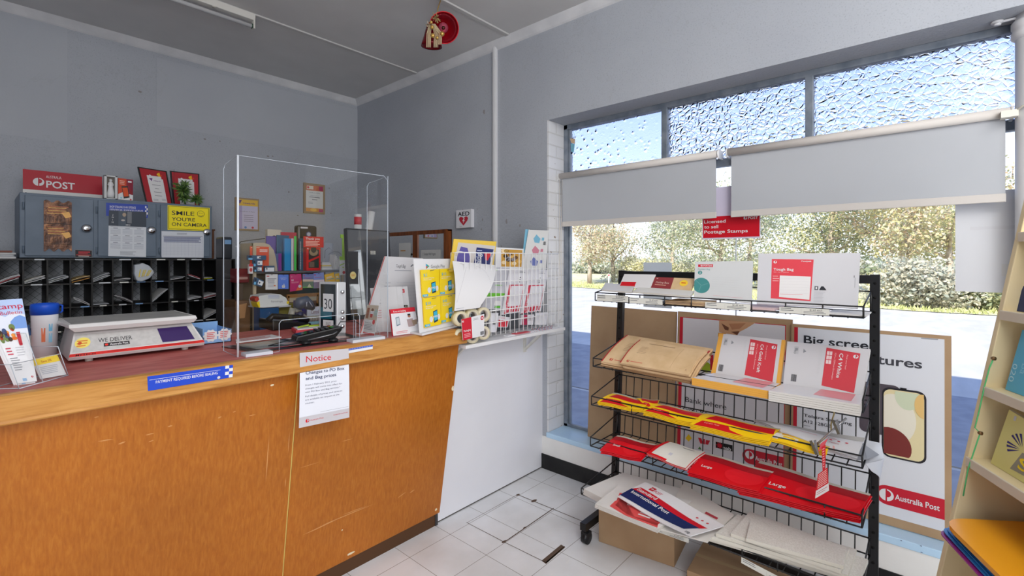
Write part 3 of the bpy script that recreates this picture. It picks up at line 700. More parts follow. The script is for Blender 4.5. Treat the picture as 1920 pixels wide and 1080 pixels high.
b = MB(); b.box((PX0-0.012, YP, 0), (PX0, YPB+0.012, ZPT), PB); b.build('side_panel', pg); b = MB(); b.box((XR, YP, 0), (XR+0.012, YPB+0.012, ZPT), PB); b.build('side_panel', pg)
b = MB(); b.box((PX0-0.012, YP, ZPT), (XR+0.012, YPB+0.012, ZPT+0.010), PB); b.box((PX0, YP+0.06, 0), (XR, YPB, 0.02), PB); b.build('top_board', pg)
rows = [ZPT-RH*(i+1) for i in range(9)]
for z in rows:
    b = MB(); b.box((PX0, YP, z-0.005), (XR, YPB, z+0.003), PB); b.build('shelf', pg)
for i in range(1, NCOL):
    b = MB(); b.box((PX0+i*CWD-0.004, YP+0.004, 0), (PX0+i*CWD+0.004, YPB, ZPT), PB); b.build('divider', pg)
LB = [C(206, 210, 214), C(120, 160, 206), C(222, 222, 214)]
for r, z in enumerate([ZPT+0.004]+rows[:5]):
    for i in range(NCOL):
        if R.random() < 0.55:
            b = MB(); x = PX0+i*CWD+R.uniform(0.012, 0.05); b.box((x, YP-0.0012, z-0.004), (x+R.uniform(0.025, 0.07), YP, z+0.004), R.choice(LB)); b.build('name_label', pg)

def mail(cx, row, n, ang, w_, label, cols=None, dx=0.0, lift=0.0):
    """letters lying in a pigeonhole, tilted about the depth axis"""
    x0 = PX0+cx*CWD+0.006+dx; z0 = (ZPT if row < 0 else rows[row])+0.004
    b = MB(); a = math.radians(ang); c, s_ = math.cos(a), math.sin(a)
    for i in range(n):
        m = (cols or [PAPER, C(210, 212, 216), C(228, 226, 220)])[i % (len(cols) if cols else 3)]
        w2 = w_*R.uniform(0.86, 1.0); h = 0.0035+0.0065*i; k = 0.01*R.random()
        ox = x0 if ang >= 0 else x0+w_*c; d = 1 if ang >= 0 else -1
        tl = a if d > 0 else -a
        P = [(ox+d*w2*f*math.cos(abs(a))-d*h*math.sin(abs(a))*0.3, z0+lift+w2*f*math.sin(abs(a))+h*math.cos(a)+0.008*math.sin(pi*f)*(0.5 if i else 0)) for f in (0, .33, .66, 1)]
        lo_ = [(x, YP-0.012+k, z) for x, z in P]; hi_ = [(x, z+0.003) for x, z in P]
        pr = lo_+[(x, YP-0.012+k, z) for x, z in reversed(hi_)]
        b.prism(pr, (0, 0.23, 0), m)
    o = b.build('letter_bundle'); tag(o, label, 'mail', 'letters in the pigeonholes'); return o
RN = ['top', 'second', 'third', 'fourth']; ON = ['first', 'second', 'third', 'fourth', 'fifth', 'sixth', 'seventh', 'eighth', 'ninth', 'tenth', 'eleventh', 'twelfth', 'thirteenth']
GR = [C(196, 200, 206), C(222, 222, 222), C(120, 124, 130)]; OR = [C(212, 150, 70), C(70, 60, 54), C(226, 196, 140)]; RW = [C(224, 224, 228), C(190, 90, 96), PAPER]
for cx, row, n, ang, w_, cl, ds in ((0, 0, 3, 24, .10, GR, 'white'), (1, 0, 4, 24, .098, RW, 'red edged white'), (2, 0, 3, 20, .098, None, 'white'), (3, 0, 4, 20, .098, GR, 'grey and white'), (4, 0, 3, 17, .098, OR, 'orange and brown'), (5, 0, 4, 26, .098, GR, 'white'), (6, 0, 3, 6, .096, [C(130, 132, 136), PAPER, C(70, 70, 72)], 'dark edged'),
        (9, 0, 2, 10, .09, [PAPER, C(150, 154, 160)], 'thin white'), (10, 0, 2, -22, .085, RW, 'red marked white'), (11, 0, 2, 4, .06, [C(206, 206, 40), C(220, 220, 224)], 'yellow topped'), (12, 0, 3, 12, .09, None, 'white'),
        (1, 1, 2, -8, .095, OR, 'brown'), (4, 1, 2, -32, .1, None, 'white'), (5, 1, 1, 2, .09, GR, 'thin'), (6, 1, 3, -28, .108, [C(120, 116, 118), PAPER], 'grey'), (8, 1, 2, 44, .125, GR, 'green cornered white'), (10, 1, 2, 10, .09, None, 'white'), (11, 1, 4, 12, .098, RW, 'red printed'), (12, 1, 3, 8, .09, GR, 'grey'),
        (6, 2, 2, 22, .09, GR, 'grey'), (7, 2, 2, 30, .1, None, 'white'), (8, 2, 2, -35, .11, GR, 'pale'), (11, 2, 4, 28, .105, None, 'white'), (12, 2, 3, 14, .09, None, 'white'), (10, 3, 2, 14, .09, GR, 'grey'), (12, 3, 2, 10, .09, None, 'white')):
    k = NCOL-1-cx
    mail(cx, row, n, ang, w_, '%s letters lying in the %s row pigeonhole, %s from the acrylic screen end' % (ds, RN[row], ON[k]), cl)
# bulky plastic mail satchel in the top row
b = MB(); x0 = PX0+7*CWD+0.002; z0 = rows[0]+0.005
loop = [(x0+.002, z0+.115), (x0, z0+.05), (x0+.012, z0+.006), (x0+.04, z0-.004), (x0+.085, z0+.02), (x0+.112, z0+.055), (x0+.105, z0+.075), (x0+.085, z0+.105), (x0+.045, z0+.128), (x0+.03, z0+.118)]
b.prism([(x, YP-0.045, z) for x, z in loop], (0, 0.2, 0), C(192, 198, 206, 0.3)); b.build('d', None) if 0 else None
root = thing('mail_satchel', (x0+.05, YP+0.05, z0-.004), 'bulging clear plastic satchel of yellow edged papers stuffed in the top row pigeonhole', 'satchel')
b.build('bag', root, 0.008)
b = MB()
for i in range(8):
    xa = x0+.022+.008*i; b.obox((xa, YP-0.052, z0+.03+.001*i), (0.0035, 0, 0), (0, 0.05, 0), (0.008+0.002*i, 0, 0.052-0.002*i), [YEL, PAPER, C(226, 206, 60)][i % 3])
b.build('papers', root)

# ================================================================== GREY CABINET AND WHAT IS ON IT
GRC = noisy('grey_cabinet_paint', (98, 112, 128), (108, 122, 138), 7, 0.42, 0.03, 70)
YC = 4.1; ZC0 = 1.512; ZC1 = 1.905; CX0 = 0.183; CX1 = 1.20
cb = thing('wall_cabinet', (0.69, 4.35, ZC0), 'grey painted cabinet with three doors standing on the pigeonhole rack', 'cabinet')
b = MB(); b.box((CX0, YC, ZC0), (CX1, YB-0.02, ZC1), GRC); b.build('body', cb, 0.004)
def xz(u, v): p = at(u, v, y=YC-0.014); return p.x, p.z
for i, (ua, ub) in enumerate(((46.5, 175.5), (184, 293), (301, 393))):
    xa = at(ua, 430, y=YC-0.014).x; xb = at(ub, 430, y=YC-0.014).x
    b = MB(); b.box((xa, YC-0.014, ZC0+0.012), (xb, YC, ZC1-0.014), GRC); d = b.build('door', cb, 0.003)
    kx, kz = xz(*((161.7, 428.3), (283.2, 432), (386.5, 435.5))[i])
    b = MB(); b.lathe([(0.011, 0), (0.011, 0.008), (0.025, 0.013), (0.026, 0.018), (0.02, 0.024), (0.008, 0.026)], (kx, YC-0.014, kz), CHROME, 20, (0, -1, 0))
    k = b.build('knob', d); k['label'] = 'round chrome knob'
    for zz in (ZC0+0.05, ZC1-0.08):
        b = MB(); b.tube([(xa-0.006, YC-0.012, zz-0.022), (xa-0.006, YC-0.012, zz+0.022)], 0.005, GRC, 8); b.build('hinge', d)
yd = YC-0.0155
# beaten copper picture
m, n, p = mat('beaten_copper'); co = coords(n); t = nd(n, 'TexNoise', Scale=26, Detail=4); n.links.new(co, t.inputs['Vector'])
n.links.new(ramp(n, t.outputs[0], [(0.3, (46, 30, 26)), (0.5, (92, 60, 44)), (0.7, (150, 104, 70))]), p.inputs['Base Color']); p.inputs['Metallic'].default_value = 0.4; p.inputs['Roughness'].default_value = 0.42; bump(n, p, t.outputs[0], 0.6, 0.01)
COP = m
tl = at(*z1(365, 385), y=yd); br_ = at(*z1(600, 800), y=yd); wx = br_.x-tl.x
b = MB(); top = [(tl.x+wx*f, yd, tl.z+0.008*math.sin(f*16)) for f in [i/14 for i in range(15)]]; bot = [(tl.x+wx*f, yd, br_.z-0.01*math.sin(f*19+1)) for f in [i/14 for i in range(15)]]
b.prism(top+list(reversed(bot)), (0, -0.004, 0), COP)
sq = Sheet(b, *[V(q)+V((0, -0.0042, 0)) for q in (tl, (br_.x, yd, tl.z), (tl.x, yd, br_.z), br_)])
GLD = C(190, 146, 84, 0.4, 0.4); DKC = C(48, 30, 24, 0.5)
sq.rect(0, 0.45, 1, 0.465, DKC, 1); sq.rect(0, 0.87, 1, 0.88, DKC, 1)
for t0 in (0.10, 0.52):
    for i in range(6):
        a0 = 0.14+R.uniform(-.03, .06); sq.rect(a0, t0+0.028*i, a0+0.5+R.uniform(0, .2), t0+0.028*i+0.014, GLD if i % 2 else C(150, 92, 64, 0.4, 0.4), 2+i % 2)
    sq.poly([(0.62, t0+.13), (0.9, t0+.10), (0.98, t0+.2), (0.78, t0+.24)], GLD, 3)
    for i in range(7): sq.rect(0.06+0.135*i, t0+0.2, 0.075+0.135*i, t0+0.33, DKC, 2)
tag(b.build('copper_picture'), 'beaten copper picture with ragged ends on the first grey cabinet door', 'picture')
def dr(s):
    s.rect(0.03, 0.08, 0.97, 0.92, C(46, 44, 46), 1); s.lines(0.2, 0.2, 0.9, 3, 0.12, C(200, 60, 70), 0.6, 2); s.rect(0.08, 0.6, 0.9, 0.7, C(200, 60, 60), 2); s.lines(0.2, 0.75, 0.9, 1, 0.1, C(210, 200, 190), 0.8, 2)
card('door_sticker', quad(z1(626, 792), z1(772, 798), z1(626, 862), z1(772, 864), y=yd), 'small black and red sticker low on the first grey cabinet door', 'sticker', C(120, 122, 126), draw=dr)
def dr(s):
    s.text('SHOP STEALING IS AN OFFENCE', 0.08, 0.36, 0.17, WHITE, 1, w=0.62, bold=0.01); s.text('OFFENDERS WILL BE REPORTED TO POLICE', 0.08, 0.60, 0.17, WHITE, 1, w=0.8, bold=0.01)
    for i in range(2):
        for j in range(5):
            if (i+j) % 2 == 0: s.rect(0.93+0.035*i, 0.16*j+.1, 0.965+0.035*i, 0.16*j+.26, WHITE, 1)
card('warning_sign', quad(z1(888, 402), z1(1237, 420), z1(888, 512), z1(1237, 530), y=yd), 'blue shop stealing warning strip on the middle grey cabinet door', 'sign', C(36, 66, 168, 0.4), draw=dr)
cal = thing('wall_calendar', at(*z1(1066, 858), y=yd-0.003), 'wall calendar with dark photo top on the middle grey cabinet door', 'calendar')
def dr(s):
    s.rect(0.25, 0, 0.45, 1, C(84, 94, 106), 1); s.rect(0.48, 0.05, 0.6, 0.8, C(120, 124, 130), 2); s.ell(0.4, 0.25, 0.05, 0.13, C(180, 160, 140), 2); s.ell(0.37, 0.62, 0.05, 0.06, C(190, 184, 180), 2)
    for i, ch in enumerate('JOIN'): s.text(ch, 0.1, 0.34+0.16*i, 0.09, WHITE, 2, al='c', bold=0.01)
    s.text('2021', 0.5, 0.96, 0.09, WHITE, 2, al='c', bold=0.02)
card('photo_page', quad(z1(912, 465), z1(1224, 480), z1(909, 592), z1(1224, 606), y=yd-0.002), None, None, C(52, 62, 76, 0.4), parent=cal, draw=dr)
def dr(s):
    for i in range(3):
        for j in range(3):
            for k in range(5): s.rect(0.05+0.31*i, 0.1+0.24*j+0.036*k, 0.31+0.31*i, 0.112+0.24*j+0.036*k, C(170, 174, 186), 1)
            s.rect(0.12+0.31*i, 0.06+0.24*j, 0.24+0.31*i, 0.075+0.24*j, C(90, 92, 110), 1)
    s.rect(0.05, 0.02, 0.9, 0.03, GREYT, 1); s.lines(0.3, 0.83, 0.75, 4, 0.035, C(130, 132, 140))
card('month_page', quad(z1(909, 594), z1(1224, 608), z1(906, 848), z1(1222, 858), y=yd-0.002), None, None, C(216, 220, 226), parent=cal, draw=dr)
def dr(s):
    s.rect(0.02, 0.03, 0.98, 0.97, C(40, 40, 36), 1); s.rect(0.03, 0.045, 0.97, 0.955, C(246, 226, 10, 0.4), 2)
    s.text('SMILE', 0.09, 0.38, 0.17, INK, 3, w=0.53, bold=0.008); s.text("YOU'RE", 0.09, 0.62, 0.14, INK, 3, w=0.55, bold=0.012); s.text('ON CAMERA', 0.09, 0.83, 0.14, INK, 3, w=0.84, bold=0.012)
    s.ell(0.78, 0.28, 0.09, None, INK, 3); s.ell(0.78, 0.28, 0.081, None, C(246, 226, 10, 0.4), 4); s.ell(0.755, 0.25, 0.008, 0.018, INK, 5); s.ell(0.805, 0.25, 0.008, 0.018, INK, 5)
    for i in range(8): a = pi*(0.15+0.7*i/8); s.rect(0.78+0.05*math.cos(a)-.005, 0.29+0.085*math.sin(a)-.005, 0.78+0.05*math.cos(a)+.008, 0.29+0.085*math.sin(a)+.008, INK, 5)
card('camera_sign', quad(z1(1403, 422), z1(1755, 446), z1(1403, 628), z1(1752, 640), y=yd), 'yellow smile you are on camera sign on the third grey cabinet door', 'sign', C(246, 226, 10, 0.4), draw=dr)
def dr(s):
    s.rect(0.03, 0.17, 0.97, 0.19, GREYT, 1)
    for i in range(16): s.rect(0.03, 0.2+0.045*i, 0.97, 0.204+0.045*i, C(170, 176, 196), 1)
    for i in range(12): s.rect(0.03+0.085*i, 0.2, 0.033+0.085*i, 0.95, C(170, 176, 196), 1)
    s.lines(0.05, 0.21, 0.95, 5, 0.045, C(110, 116, 150), 0.6, 2); s.lines(0.35, 0.06, 0.6, 2, 0.05)
card('roster_sheet', quad(z1(1352, 640), z1(1706, 646), z1(1352, 860), z1(1704, 862), y=yd), 'white ruled log sheet stuck under the yellow camera sign', 'sheet', C(214, 218, 226), draw=dr)

ZK = ZC1
# red post sign
def dr(s):
    s.rect(0, 0, 1, 0.72, C(176, 16, 40, 0.4), 1); s.logo(0.185, 0.42, 0.068, WHITE, C(176, 16, 40, 0.4), 2)
    s.text('AUSTRALIA', 0.275, 0.25, 0.1, WHITE, 2, w=0.19); s.text('POST', 0.275, 0.6, 0.25, WHITE, 2, w=0.36, bold=0.035); s.ell(0.035, 0.86, 0.012, None, BLACK, 2)
ys = 4.40; zb = ZK+0.002
a_, b_ = at(*z1(192, 305), y=ys), at(*z1(858, 350), y=ys); tl_, tr_ = at(*z1(194, 116), y=ys), at(*z1(858, 180), y=ys)
card('post_sign', [V((a_.x, ys+.02, tl_.z)), V((b_.x, ys+.02, tl_.z)), V((a_.x, ys, zb)), V((b_.x, ys, zb))], 'red and white post office sign standing on the grey cabinet', 'sign', C(222, 222, 220), th=0.008, draw=dr)
# framed figurine
fr_ = thing('shadow_frame', (at(205, 370, y=4.16).x, 4.18, ZK), 'white box frame holding a small white statuette picture on the grey cabinet', 'frame')
q = leany(z1(872, 168), z1(985, 182), z1(872, 352), z1(985, 360), 4.16, ZK+0.001, 0.5)
y0 = q[2].y; b = MB(); xa, xb, zt = q[2].x, q[3].x, q[0].z; w_ = (xb-xa)
FRM = C(206, 208, 208, 0.5)
for (x0, x1_, z0, z1_) in ((xa, xa+.2*w_, ZK, zt), (xb-.2*w_, xb, ZK, zt), (xa, xb, ZK, ZK+.012), (xa, xb, zt-.01, zt)): b.box((x0, y0, z0), (x1_, y0+0.035, z1_), FRM)
b.build('frame', fr_, 0.002)
b = MB(); b.box((xa+.01, y0+.022, ZK+.005), (xb-.01, y0+.026, zt-.005), C(112, 104, 96)); b.build('backing', fr_)
b = MB(); cx_ = (xa+xb)/2; b.lathe([(0.018, 0), (0.02, 0.03), (0.012, 0.075), (0.014, 0.1), (0.005, 0.112)], (cx_, y0+0.012, ZK+0.014), WHITE, 14); b.ball((cx_, y0+0.012, ZK+0.133), 0.009, WHITE); b.tube([(cx_-.014, y0+.01, ZK+.105), (cx_, y0+.002, ZK+.085), (cx_+.014, y0+.01, ZK+.105)], 0.005, WHITE)
b.build('statuette', fr_)
def dr(s):
    s.rect(0, 0, 1, 0.72, C(204, 74, 44), 1); s.rect(0.55, 0, 1, 0.72, C(184, 60, 92), 1); s.poly([(0.0, .72), (0.3, .62), (1, .72), (1, 1), (0, 1)], PAPER, 2); s.poly([(0.22, .36), (0.65, .32), (0.77, .84), (0.38, .9)], BLACK, 3); s.poly([(0.27, .42), (0.62, .39), (0.71, .78), (0.40, .82)], C(216, 84, 40), 4)
    s.lines(0.1, 0.1, 0.5, 3, 0.07, C(240, 190, 170), 0.4, 2); s.rect(0.65, 0.08, 0.9, 0.15, WHITE, 2); s.ell(0.85, 0.93, 0.06, None, RED, 3); s.ell(0.2, 0.88, 0.06, None, C(120, 200, 220), 3)
q = leany(z1(988, 195), z1(1114, 210), z1(988, 360), z1(1112, 372), 4.17, ZK+0.001, 3)
card('phone_box', q, 'small orange mobile phone box standing on the grey cabinet', 'box', C(196, 66, 48), th=0.03, draw=dr)
# two framed certificates
def cert(pts, label, tilt, group):
    q = leany(*pts, 4.27, ZK+0.002, tilt); t = thing('certificate_frame', (q[2]+q[3])/2, label, 'frame', group)
    b = MB(); s = Sheet(b, *q, th=0.012); s.base(C(26, 25, 26, 0.35)); b.build('frame', t, 0.002)
    b = MB(); s = Sheet(b, *[v+s.N*0.0006 for v in q]); CR = C(168, 30, 42, 0.4)
    s.rect(0.05, 0.03, 0.95, 0.97, CR, 0); s.poly([(.25, .2), (.33, .2), (.36, .17), (.42, .2), (.75, .2), (.75, .26), (.8, .27), (.8, .94), (.25, .94)], PAPER, 1)
    s.poly([(.62, .12), (.72, .08), (.74, .2), (.66, .2)], C(236, 176, 30), 2); s.ell(.76, .16, .04, None, C(206, 60, 40), 2); s.ell(.64, .15, .03, None, C(220, 200, 60), 3)
    s.poly([(.31, .28), (.43, .27), (.38, .36)], C(110, 50, 130), 2); s.text('rewards', .46, .35, .035, C(110, 50, 130), 2, w=.24, bold=.02)
    for i, ww in enumerate((.3, .14, .28, .26)): s.rect(.52-ww/2, .45+.1*i, .52+ww/2, .462+.1*i, C(110, 110, 116), 2)
    s.lines(.3, .86, .5, 2, .03, GREYT, .4, 2); s.lines(.62, .84, .78, 2, .03, GREYT, .4, 2); b.build('certificate', t)
cert((z1(1150, 100), z1(1395, 138), z1(1215, 372), z1(1440, 387)), 'black framed red certificate propped tilted beside the phone box', 10, 'certificates on the cabinet')
cert((z1(1422, 134), z1(1668, 160), z1(1450, 383), z1(1672, 396)), 'black framed red certificate behind the plastic plant', 6, 'certificates on the cabinet')
# spiky plant
pp = at(*z1(1560, 400), y=4.13); pl = thing('artificial_plant', (pp.x, 4.15, ZK), 'spiky green artificial plant lying on the grey cabinet in front of a frame', 'plant')
b = MB(); rr = random.Random(5); G = [C(72, 104, 46, 0.5), C(104, 132, 66, 0.5), C(46, 74, 34, 0.5)]
for (u, v, n, L) in ((1530, 300, 110, .07), (1640, 378, 80, .058), (1540, 360, 70, .055), (1470, 250, 14, .03), (1550, 245, 26, .045)):
    c = at(*z1(u, v), y=4.13)
    for i in range(n):
        d = V((rr.gauss(0, 1), rr.gauss(0, .6)-.3, rr.gauss(0.1, .9))).normalized(); l = L*rr.uniform(.6, 1.1); sd = d.cross(V((0.3, 1, 0.2))).normalized()*0.0045
        b.add([c, c+d*l*.4+sd, c+d*l, c+d*l*.4-sd], [(0, 1, 2, 3)], G[rr.randrange(3)])
b.build('leaves', pl)
b = MB(); c = at(*z1(1530, 300), y=4.135); b.tube([(pp.x, 4.15, ZK), (c.x, 4.14, c.z-.02), c], 0.006, C(70, 60, 40)); b.build('stem', pl); b = MB(); b.tube([at(*z1(1455, 240), y=4.135), at(*z1(1457, 125), y=4.14)], 0.001, BLACK); b.build('wire_stalk', pl)
# timber box end beside the cabinet, papers on the rack
b = MB(); p = at(*z1(1775, 605), y=4.2); q_ = at(*z1(1822, 880), y=4.2); BW = woodmat('dark_brown_timber', (74, 42, 24), (98, 58, 34), (116, 72, 44), (8, 8, 1), 0.45, 5)
b.box((1.205, 4.2, ZPT+.011), (1.245, 4.5, 1.725), BW); b.box((1.204, 4.195, 1.725), (1.25, 4.505, 1.737), BW); tag(b.build('timber_box', bevel=0.002), 'dark timber box standing upright between the grey cabinet and the acrylic screen', 'box')
b = MB()
for i, (m, w_) in enumerate(((C(206, 206, 206), .2), (C(180, 182, 186), .19), (C(196, 196, 196), .2), (C(120, 70, 54), .185))):
    b.box((-0.03, YP+.02, ZPT+.0105+.012*i), (-0.03+w_, YP+.25, ZPT+.0215+.012*i), m)
tag(b.build('paper_stack'), 'flat stack of papers with a brown folder on the pigeonhole rack end', 'papers')
# ================================================================== ON THE COUNTER
Z0 = ZT+0.001
# ---- clear brochure holder with stamp bulletins
hd = thing('brochure_holder', at(70, 718, z=Z0), 'clear acrylic brochure holder at the counter edge beside the postal scale', 'holder')
hq = lean((-40, 590), (91, 625), (36, 729), (128, 704), Z0, 20)
b = MB(); d_ = (hq[3]-hq[2]).normalized(); nrm = d_.cross(V((0, 0, 1)))
Hb, Hc = hq[2], hq[3]; up = (V((0, 0, 1))*math.cos(.33)-nrm*math.sin(.33))
def pane(b, o, a, c, m=ACRY): b.add([o, o+a, o+a+c, o+c], [(0, 1, 2, 3)], m); b.tube([o, o+a, o+a+c, o+c], 0.0012, ACRE, 5, True)
L_ = (Hc-Hb).length
pane(b, Hb, d_*L_, up*0.075); pane(b, Hb-nrm*0.085, d_*L_, up*0.20); pane(b, Hb, -nrm*0.085, up*0.075); pane(b, Hc, -nrm*0.085, up*0.10); pane(b, Hb+V((0, 0, .001)), d_*L_, -nrm*0.085)
mid = Hb+d_*L_*0.46; pane(b, mid, -nrm*0.06, up*0.16)
b.build('holder_shell', hd)
def bul(s):
    s.rect(0, 0, 1, .32, C(180, 200, 236), 1); s.poly([(0, .2), (.2, .16), (.45, .21), (.7, .15), (1, .2), (1, .42), (0, .42)], C(222, 228, 240), 2); s.poly([(.5, .36), (.55, .27), (.7, .22), (.85, .20), (1, .23), (1, .36)], C(120, 158, 220), 3)
    s.text('Stamp', .98, .115, .062, C(196, 34, 70), 4, w=.8, al='r', bold=.008); s.text('Bulletin', .93, .185, .042, C(196, 34, 70), 4, w=.6, al='r')
    for i in range(16): s.ell(R.uniform(.08, .55), R.uniform(.32, .5), R.uniform(.05, .1), R.uniform(.02, .05), R.choice([C(226, 110, 30), C(70, 50, 40), C(236, 150, 60), C(110, 130, 70), C(200, 70, 40), C(60, 80, 120)]), 4)
    s.rect(.62, .40, .74, .55, C(200, 28, 50), 5); s.ell(.68, .55, .06, None, C(200, 28, 50), 5); s.lines(.45, .58, .78, 4, .03, C(190, 190, 196), .3, 4); s.lines(.1, .58, .32, 3, .035, C(200, 70, 90), .4, 4); s.lines(.12, .7, .5, 6, .028, GREYT, .35, 4)
    s.logo(.82, .94, .05, RED, PAPER, 5); s.rect(.3, .95, .5, .98, C(150, 190, 230), 4)
q = lean((-28, 566), (49, 561), (42, 720), (77, 716), Z0+.003, 20)
for i in range(3):
    off = -nrm*(0.012+0.007*i)+V((0, 0, .002)); qq = [v+off-up*(0.01*i) for v in q]
    card('stamp_bulletin', qq, ['front stamp bulletin brochure with orange photo in the clear counter holder', 'stamp bulletin just behind the front one in the counter holder', 'rearmost stamp bulletin in the counter holder'][i], 'brochure', C(228, 229, 232, .35), 'stamp bulletins in the holder', th=.004, edge=C(206, 60, 80) if i == 1 else PAPER, draw=bul)
def dr(s):
    s.rect(0, 0, 1, .33, C(246, 214, 60), 1); s.text('Save 5%', .5, .25, .1, C(206, 120, 30), 2, w=.4, al='c', bold=.02); s.lines(.15, .45, .85, 5, .08, C(170, 174, 186), .35, 2)
q = lean((61, 674), (109, 664), (78, 711), (127, 702), Z0+.002, 20)
card('yellow_flyer', [v-nrm*.004 for v in q], 'small yellow topped flyer standing in the end of the clear brochure holder', 'flyer', PAPER, draw=dr)
def dr(s): s.rect(0, 0, 1, .35, C(90, 130, 190), 1); s.rect(0, .35, .6, .7, C(226, 120, 60), 2); s.rect(.6, .4, 1, .7, C(226, 226, 226), 2)
q = lean((66, 612), (80, 609), (78, 668), (93, 664), Z0+.02, 20)
card('flyer', [v-nrm*.05 for v in q], 'narrow orange and blue flyer in the rear of the brochure holder', 'flyer', PAPER, draw=dr)

# ---- tub of wipes
tb = at(84, 690, y=2.52); tx, ty = tb.x, 2.52
wt = thing('wipes_tub', (tx, ty, Z0), 'white plastic wipes tub with a blue lid behind the brochure holder', 'tub')
ztop = at(84, 590, y=ty-.07).z; rr_ = (at(111, 590, y=ty).x-at(57, 590, y=ty).x)/2
b = MB(); b.lathe([(rr_*.86, Z0), (rr_*.98, ztop-.01), (rr_*.98, ztop)], (tx, ty, 0), C(226, 228, 232, .35), 32)
for a0, z0_, z1_, m in ((-1.35, .62, .78, C(120, 190, 226)), (-1.35, .38, .58, C(150, 205, 232)), (-1.9, .4, .7, C(226, 120, 80))):
    pts = []
    hgt = ztop-Z0
    for zz, rev in ((z0_, 0), (z1_, 1)):
        seg = [(tx+rr_*(.865+.12*zz)*1.006*math.cos(a0+.3*i/4), ty+rr_*(.865+.12*zz)*1.006*math.sin(a0+.3*i/4), Z0+hgt*zz) for i in range(5)]; pts += seg if not rev else list(reversed(seg))
    b.add(pts, [tuple(range(len(pts)))], m)
b.build('tub', wt)
b = MB(); BL = C(22, 80, 196, .35); b.lathe([(rr_*1.04, ztop-.004), (rr_*1.05, ztop+.028), (rr_*1.0, ztop+.036), (rr_*.9, ztop+.037), (rr_*.86, ztop+.031)], (tx, ty, 0), BL, 32)
b.tube([(tx+rr_*1.02, ty-.02, ztop+.03), (tx+rr_*1.2, ty-.02, ztop+.028), (tx+rr_*1.2, ty-.02, ztop+.005), (tx+rr_*1.04, ty-.02, ztop)], .003, BL, 6); b.build('lid', wt, 0)

# ---- postal scale
SCW = noisy('scale_plastic', (206, 206, 206), (214, 213, 211), 4, .4)
sc = thing('postal_scale', (0.43, 2.48, Z0), 'wide grey white electronic postal scale on the counter', 'scale')
xa, xb = 0.226, 0.650; ya = 2.315; zb_ = Z0+.014
prof = [(ya+.01, zb_), (ya, zb_+.012), (ya, 1.161), (2.352, 1.230), (2.362, 1.236), (2.60, 1.236), (2.62, zb_)]
b = MB(); n = len(prof); ins = [.0, .0, .004, .028, .03, .03, 0]
vl = [(xa+i_*.6, y, z) for (y, z), i_ in zip(prof, ins)]; vr = [(xb-i_*1.3, y, z) for (y, z), i_ in zip(prof, ins)]
b.add(vl+vr, [tuple(range(n)), tuple(reversed(range(n, 2*n)))]+[((i+1) % n, i, n+i, n+(i+1) % n) for i in range(n)], SCW)
Sf = Sheet(b, vl[3], vr[3], vl[2], vr[2])
Sf.rect(.015, .08, .985, .96, noisy('scale_face_print', (186, 186, 184), (198, 198, 196), 60, .5), 1)
Sf.rect(.665, .12, .935, .90, C(58, 38, 96, .25), 2); Sf.ell(.075, .5, .055, None, C(238, 222, 110), 2); Sf.lines(.035, .38, .11, 3, .12, C(220, 140, 60), .5, 3); Sf.ell(.055, .52, .015, None, C(206, 80, 40), 4)
Sf.text('WE DELIVER', .185, .56, .2, C(54, 54, 58), 2, w=.255, bold=.01); Sf.rect(.225, .62, .415, .8, C(44, 44, 46), 2); Sf.text('Australia Post', .27, .76, .11, WHITE, 3, w=.135, bold=.015); Sf.ell(.245, .71, .012, None, C(220, 50, 40), 3)
S2 = Sheet(b, V(vl[2])+V((0, -.0005, 0)), V(vr[2])+V((0, -.0005, 0)), V((xa, ya-.0005, 1.150)), V((xb, ya-.0005, 1.150)))
S2.rect(0, 0, 1, .98, C(214, 46, 40, .4), 0); S2.text('MYTECH', .04, .85, .6, C(70, 20, 20), 1, w=.13, bold=.03); S2.lines(.25, .35, .4, 1, .2, C(150, 30, 30), .8, 1); S2.lines(.62, .3, .95, 1, .2, C(150, 30, 30), .8, 1)
b.build('body', sc, .002)
b = MB(); zp = 1.245
x0, x1, y0, y1 = xa-.004, xb-.03, 2.305, 2.615
b.add([(x0+.02, y0+.01, zp-.006), (x1-.01, y0+.01, zp-.006), (x1-.01, y1, zp-.006), (x0+.01, y1, zp-.006), (x0+.004, y0, zp+.010), (x1, y0, zp+.010), (x1, y1+.01, zp+.010), (x0-.02, y1+.01, zp+.010), (x0+.004, y0+.006, zp+.022), (x1-.004, y0+.006, zp+.022), (x1-.004, y1+.004, zp+.022), (x0-.014, y1+.004, zp+.022)],
      [(3, 2, 1, 0), (8, 9, 10, 11)]+[(i, (i+1) % 4, 4+(i+1) % 4, 4+i) for i in range(4)]+[(4+i, 4+(i+1) % 4, 8+(i+1) % 4, 8+i) for i in range(4)], SCW)
b.box((x0+.012, y0+.018, zp+.022), (x1-.014, y1-.006, zp+.0228), noisy('platter_mat', (142, 142, 140), (156, 156, 153), 12, .6)); b.build('weighing_platter', sc, .001)
b = MB()
for x, y in ((xa+.06, 2.36), (xb-.06, 2.36), (xa+.06, 2.58), (xb-.06, 2.58)):
    b = MB(); b.lathe([(.012, Z0), (.012, zb_+.002)], (x, y, 0), C(200, 198, 190), 12); b.build('foot', sc)

